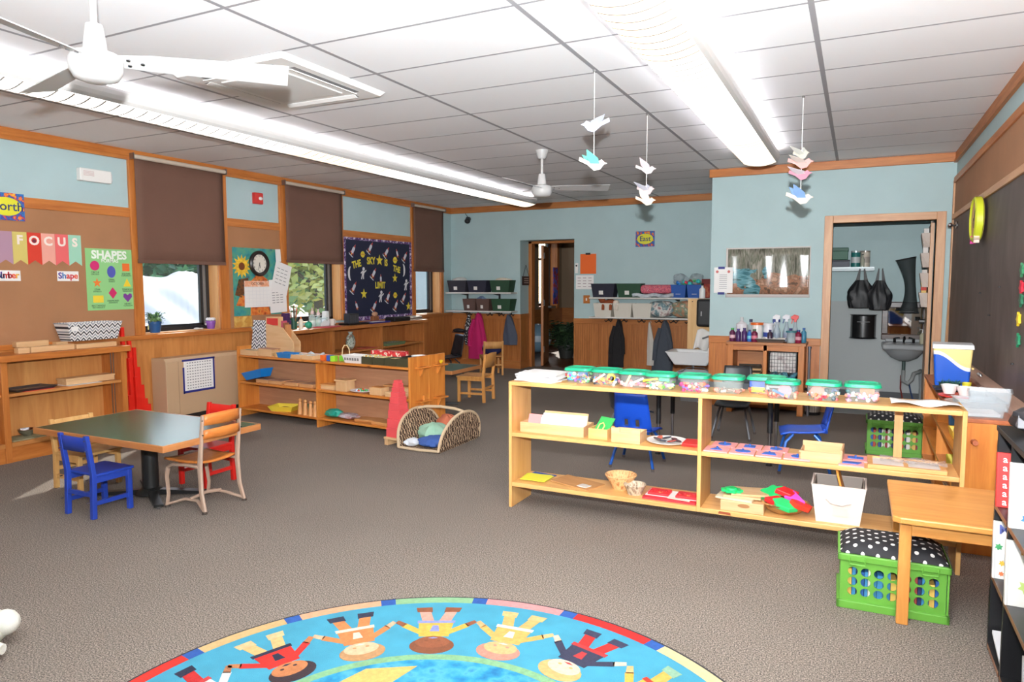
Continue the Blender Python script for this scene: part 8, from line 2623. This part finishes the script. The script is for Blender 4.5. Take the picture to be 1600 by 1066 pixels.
def shelf_book(label, y, z, h, w, c, letters=None, pic=None, th=0.022, x=0.512, lean=7, initial=None):
    """book standing across the bay, cover turned to the room's front, leaning on the upright behind it"""
    t = thing('picture_book', label, 'book', (x, y, z), group='books on the black bookcase')
    rot = Matrix.Rotation(R(-lean), 4, 'X')
    mb = MB()
    mb.M = rot
    cov = mb.box(0, w, 0, th, 0.0, h).build('cover', plain(c, 0.5), t, bevel=0.002)
    mb = MB()
    mb.M = rot
    mb.box(w, w + 0.0015, 0.003, th - 0.003, 0.004, h - 0.004).build('page_edge', PAPER, t)
    mb = MB()
    mb.M = rot
    mb.box(0.006, 0.008, -0.0008, 0.0, 0.002, h - 0.002).build('spine_crease', plain([v * 0.8 for v in c], 0.5), t)
    def put(ch, size, xx, zz, mat):
        o = text(cov, ch, size, 0, 0, 0, mat, bold=0.0004)
        o.matrix_local = rot @ Matrix.Translation((xx, -0.0012, zz)) @ Matrix.Rotation(PI / 2, 4, 'X')
    if letters:
        for i, ch in enumerate(letters):
            put(ch, 0.036, 0.026, h - 0.025 - i * 0.032, plain((246, 240, 238), 0.5))
    if initial:
        put(initial[0], 0.05, initial[1], h - 0.03, plain(initial[2], 0.5))
    for (pc, xx, zz, r) in (pic or []):
        mb = MB()
        mb.M = rot @ Matrix.Translation((xx, -0.0004, zz)) @ Matrix.Rotation(PI / 2, 4, 'X')
        mb.poly(starpts(0, 0, r, 0.6, 0.3, 6), 0, 0.0012)
        mb.build('cover_picture', plain(pc, 0.5), cov)
    return t


shelf_book('red book with a column of white letters a', 3.13, levels[2], 0.205, 0.16, (206, 44, 40), 'aaaaaa', x=0.495)
shelf_book('white picture book with green flowers on the middle level', 3.125, levels[1], 0.215, 0.20, (232, 230, 226), None, [((60, 150, 90), 0.018, 0.12, 0.014), ((226, 180, 60), 0.03, 0.06, 0.012), ((226, 120, 70), 0.028, 0.02, 0.01)], x=0.495, initial=('M', 0.035, (90, 100, 170)))
t = thing('picture_book', 'white picture book lying at the bottom of the far bay', 'book', (0.51, 2.97, levels[0]), group='books on the black bookcase')
MB().at((0, 0, 0), rx=R(14)).box(0, 0.22, 0.0, 0.2, 0, 0.015).build('cover', plain((230, 230, 232), 0.5), t, bevel=0.002)
MB().at((0, 0, 0), rx=R(14)).poly(starpts(0.06, 0.07, 0.02, 0.6, 0.3, 6), 0.015, 0.0162).build('cover_picture', plain((90, 130, 180), 0.5), t)
shelf_book('tall white book in the nearer bay on the top level', 2.875, levels[2], 0.225, 0.25, (238, 236, 234), None, [((60, 130, 180), 0.05, 0.035, 0.018), ((60, 160, 120), 0.075, 0.03, 0.014)], x=0.495)
shelf_book('white book with a pale green leaf in the nearer bay', 2.875, levels[1], 0.225, 0.24, (236, 232, 224), None, [((190, 210, 120), 0.06, 0.07, 0.025)], x=0.495, initial=('M', 0.06, (196, 150, 60)))
shelf_book('white book at the bottom of the nearer bay', 2.875, levels[0], 0.10, 0.24, (226, 226, 226), None, None, x=0.56)
t = thing('black_pouch', 'crumpled black bag on top of the black bookcase', 'bag', (0.62, 3.02, BHt))
crm = crumple('', '', 0, 0, 0, 0, 0.10, 0.13, 0.11, 61)
crm.build('bag_body', plain((34, 34, 38), 0.5), t, smooth=True)
MB().box(-0.095, -0.03, -0.03, 0.04, 0.03, 0.075).build('window_patch', clear((200, 200, 206), 0.5, 0.1, 'patch_clear'), t)

# ================================================================== RUG
RX, RY, RR = -1.127, 1.579, 1.185
t = thing('round_rug', 'round blue rug with a ring of children holding hands', 'rug', (RX, RY, 0))
def pile(key, c, v=0.06, sc=60):
    c = [q * 0.84 for q in c]
    return plain(c, 0.95, bump=0.35, bscale=260, var=v, vscale=sc, key=key)
MB().poly(circ(0, 0, RR, 128), 0, 0.007).build('binding', plain((40, 42, 46), 0.9), t)
def ring(mb, r0, r1, a0, a1, z0, z1, n):
    pts = [(r1 * math.cos(R(a0 + (a1 - a0) * i / n)), r1 * math.sin(R(a0 + (a1 - a0) * i / n))) for i in range(n + 1)]
    pts += [(r0 * math.cos(R(a0 + (a1 - a0) * i / n)), r0 * math.sin(R(a0 + (a1 - a0) * i / n))) for i in range(n, -1, -1)]
    # strip quads
    m = n + 1
    vs = [(x, y, z1) for x, y in pts] + [(x, y, z0) for x, y in pts]
    fs = []
    for i in range(n):
        fs.append((i, i + 1, 2 * m - 2 - i, 2 * m - 1 - i))
    k = len(pts)
    fs += [(i, i + k, (i + 1) % k + k, (i + 1) % k) for i in range(k)]
    mb.add(vs, fs)
    return mb
bc = [(226, 50, 36), (226, 190, 130), (240, 182, 140), (150, 200, 150), (240, 160, 160), (226, 40, 36), (240, 220, 160), (130, 190, 150), (226, 60, 40), (240, 200, 130), (200, 150, 190), (150, 200, 150), (226, 50, 40), (240, 220, 160), (236, 170, 140), (120, 170, 210), (226, 50, 40)]
seq = {6: (226, 50, 36), 5: (226, 190, 130), 4: (240, 182, 140), 3: (150, 200, 150), 2: (240, 160, 160), 1: (226, 40, 36), 0: (242, 222, 166)}
for k in range(17):
    a0 = 46.2 + k * 20.5
    a1 = a0 + (20.5 if k < 16 else 360 - 16 * 20.5)
    c = seq.get(k, bc[k])
    ring(MB(), 1.122, RR - 0.011, a0 + 1.6, a1 - 1.6, 0.006, 0.0085, 14).build('border_block', pile('rug_border_%d' % k, c, 0.04), t)
    ring(MB(), 1.122, RR - 0.011, a1 - 1.6, a1 + 1.6, 0.006, 0.0085, 3).build('border_spacer', pile('rug_spacer', (44, 96, 180)), t)
MB().poly(circ(0, 0, 1.122, 128), 0.005, 0.008).build('sky_field', pile('rug_sky', (72, 168, 198), 0.05, 8), t)
ring(MB(), 0.645, 0.682, 0, 360, 0.007, 0.009, 128).build('green_ring', pile('rug_ring', (140, 190, 140)), t)
MB().poly(circ(0, 0, 0.645, 96), 0.007, 0.0088).build('ocean_field', mottled('rug_ocean', [(20, 98, 144), (34, 130, 166), (72, 154, 184), (26, 110, 154)], 14, 0.95, 5), t)
for pts, c in (([(-0.46, 0.42), (-0.30, 0.52), (-0.33, 0.34), (-0.42, 0.2), (-0.5, 0.28)], (240, 196, 110)), ([(0.05, 0.2), (0.22, 0.3), (0.3, 0.12), (0.12, 0.0)], (130, 190, 110)), ([(-0.2, -0.1), (0.0, -0.05), (-0.05, -0.35), (-0.2, -0.3)], (226, 150, 100))):
    MB().poly(pts, 0.0085, 0.0095).build('continent', pile('rug_land_%d' % c[0], c), t)
kids = [  # angle, skin, hair, top, legs, shoes, accent
    (177.0, (196, 130, 90), (60, 40, 34), (236, 236, 236), (206, 40, 40), (40, 44, 70), (206, 60, 60)),
    (157.4, (206, 130, 80), (60, 44, 50), (226, 46, 36), (240, 196, 130), (240, 206, 150), (40, 44, 70)),
    (137.0, (236, 200, 160), (200, 150, 100), (226, 140, 80), (226, 140, 80), (50, 54, 76), (240, 226, 206)),
    (116.5, (156, 90, 56), (140, 80, 50), (240, 190, 80), (244, 170, 150), (150, 86, 54), (150, 160, 220)),
    (96.0, (240, 190, 130), (240, 150, 130), (240, 186, 100), (240, 186, 110), (240, 196, 130), (236, 236, 226)),
    (75.5, (244, 214, 190), (240, 190, 120), (56, 58, 84), (226, 46, 40), (60, 62, 90), (206, 60, 60)),
    (54.5, (240, 190, 130), (120, 80, 50), (244, 190, 80), (240, 190, 90), (150, 190, 160), (226, 60, 40)),
    (34.0, (190, 120, 80), (50, 40, 40), (150, 100, 180), (60, 110, 180), (200, 60, 60), (240, 220, 120)),
]
for k, (ang, skin, hair, topc, legc, shoe, acc) in enumerate(kids):
    def P(r, s):
        aa = R(ang)
        return (r * math.cos(aa) - s * math.sin(aa), r * math.sin(aa) + s * math.cos(aa))
    mats = [pile('rug_k%d_%d' % (k, i), c) for i, c in enumerate((skin, hair, topc, legc, shoe, acc))]
    mb = MB()
    def poly(pts, m, lay):
        mb.mi = m
        mb.poly([P(r, s) for r, s in pts], 0.0075, 0.0088 + 0.0003 * lay)
    # legs and shoes towards the border, head towards the middle
    poly([(0.93, -0.055), (0.93, -0.005), (1.045, -0.035), (1.05, -0.085)], 3, 0)
    poly([(0.93, 0.055), (0.93, 0.005), (1.045, 0.035), (1.05, 0.085)], 3, 0)
    poly([(1.03, -0.025), (1.03, -0.09), (1.07, -0.10), (1.075, -0.03)], 4, 1)
    poly([(1.03, 0.025), (1.03, 0.09), (1.07, 0.10), (1.075, 0.03)], 4, 1)
    poly([(0.82, -0.06), (0.82, 0.06), (0.95, 0.075), (0.95, -0.075)], 2, 2)
    poly([(0.93, -0.078), (0.93, 0.078), (0.952, 0.08), (0.952, -0.08)], 5, 3)
    for s in (-1, 1):
        poly([(0.83, s * 0.05), (0.875, s * 0.06), (0.93, s * 0.125), (0.90, s * 0.14)], 2, 1)
        poly([(0.90, s * 0.135), (0.925, s * 0.12), (0.955, s * 0.16), (0.935, s * 0.172)], 0, 1)
    poly([(0.76 + 0.062 * math.cos(2 * PI * i / 24) - 0.012, 0.088 * math.sin(2 * PI * i / 24)) for i in range(24)], 1, 3)
    poly([(0.775 + 0.045 * math.cos(2 * PI * i / 20), 0.068 * math.sin(2 * PI * i / 20)) for i in range(20)], 0, 4)
    poly([(0.785 + 0.006 * math.cos(2 * PI * i / 10), -0.025 + 0.008 * math.sin(2 * PI * i / 10)) for i in range(10)], 1, 5)
    poly([(0.785 + 0.006 * math.cos(2 * PI * i / 10), 0.025 + 0.008 * math.sin(2 * PI * i / 10)) for i in range(10)], 1, 5)
    poly([(0.805, -0.02), (0.812, 0.0), (0.805, 0.02), (0.80, 0.0)], 5, 5)
    poly([(0.86, -0.02), (0.86, 0.02), (0.91, 0.012), (0.91, -0.012)], 5, 3)
    mb.build('printed_child', mats, t)

# plush toy peeking in at the left edge
t = thing('plush_toy', 'pale plush toy lying on the carpet at the left edge', 'plush toy', (-3.06, 1.46, 0))
PLW = plain((226, 226, 216), 0.95, bump=0.4, bscale=90)
MB().ell((-0.02, 0, 0.08), 0.14, 0.11, 0.08).build('body', PLW, t, smooth=True)
MB().ell((0.08, 0.06, 0.10), 0.055, 0.05, 0.05).build('head', PLW, t, smooth=True)
MB().tube([(0.05, -0.04, 0.05), (0.13, -0.02, 0.04), (0.17, 0.0, 0.04)], [0.04, 0.032, 0.02], 10).build('leg', PLW, t, smooth=True)
MB().ell((0.06, -0.05, 0.06), 0.05, 0.045, 0.03).build('orange_patch', plain((240, 180, 120), 0.9), t, smooth=True)
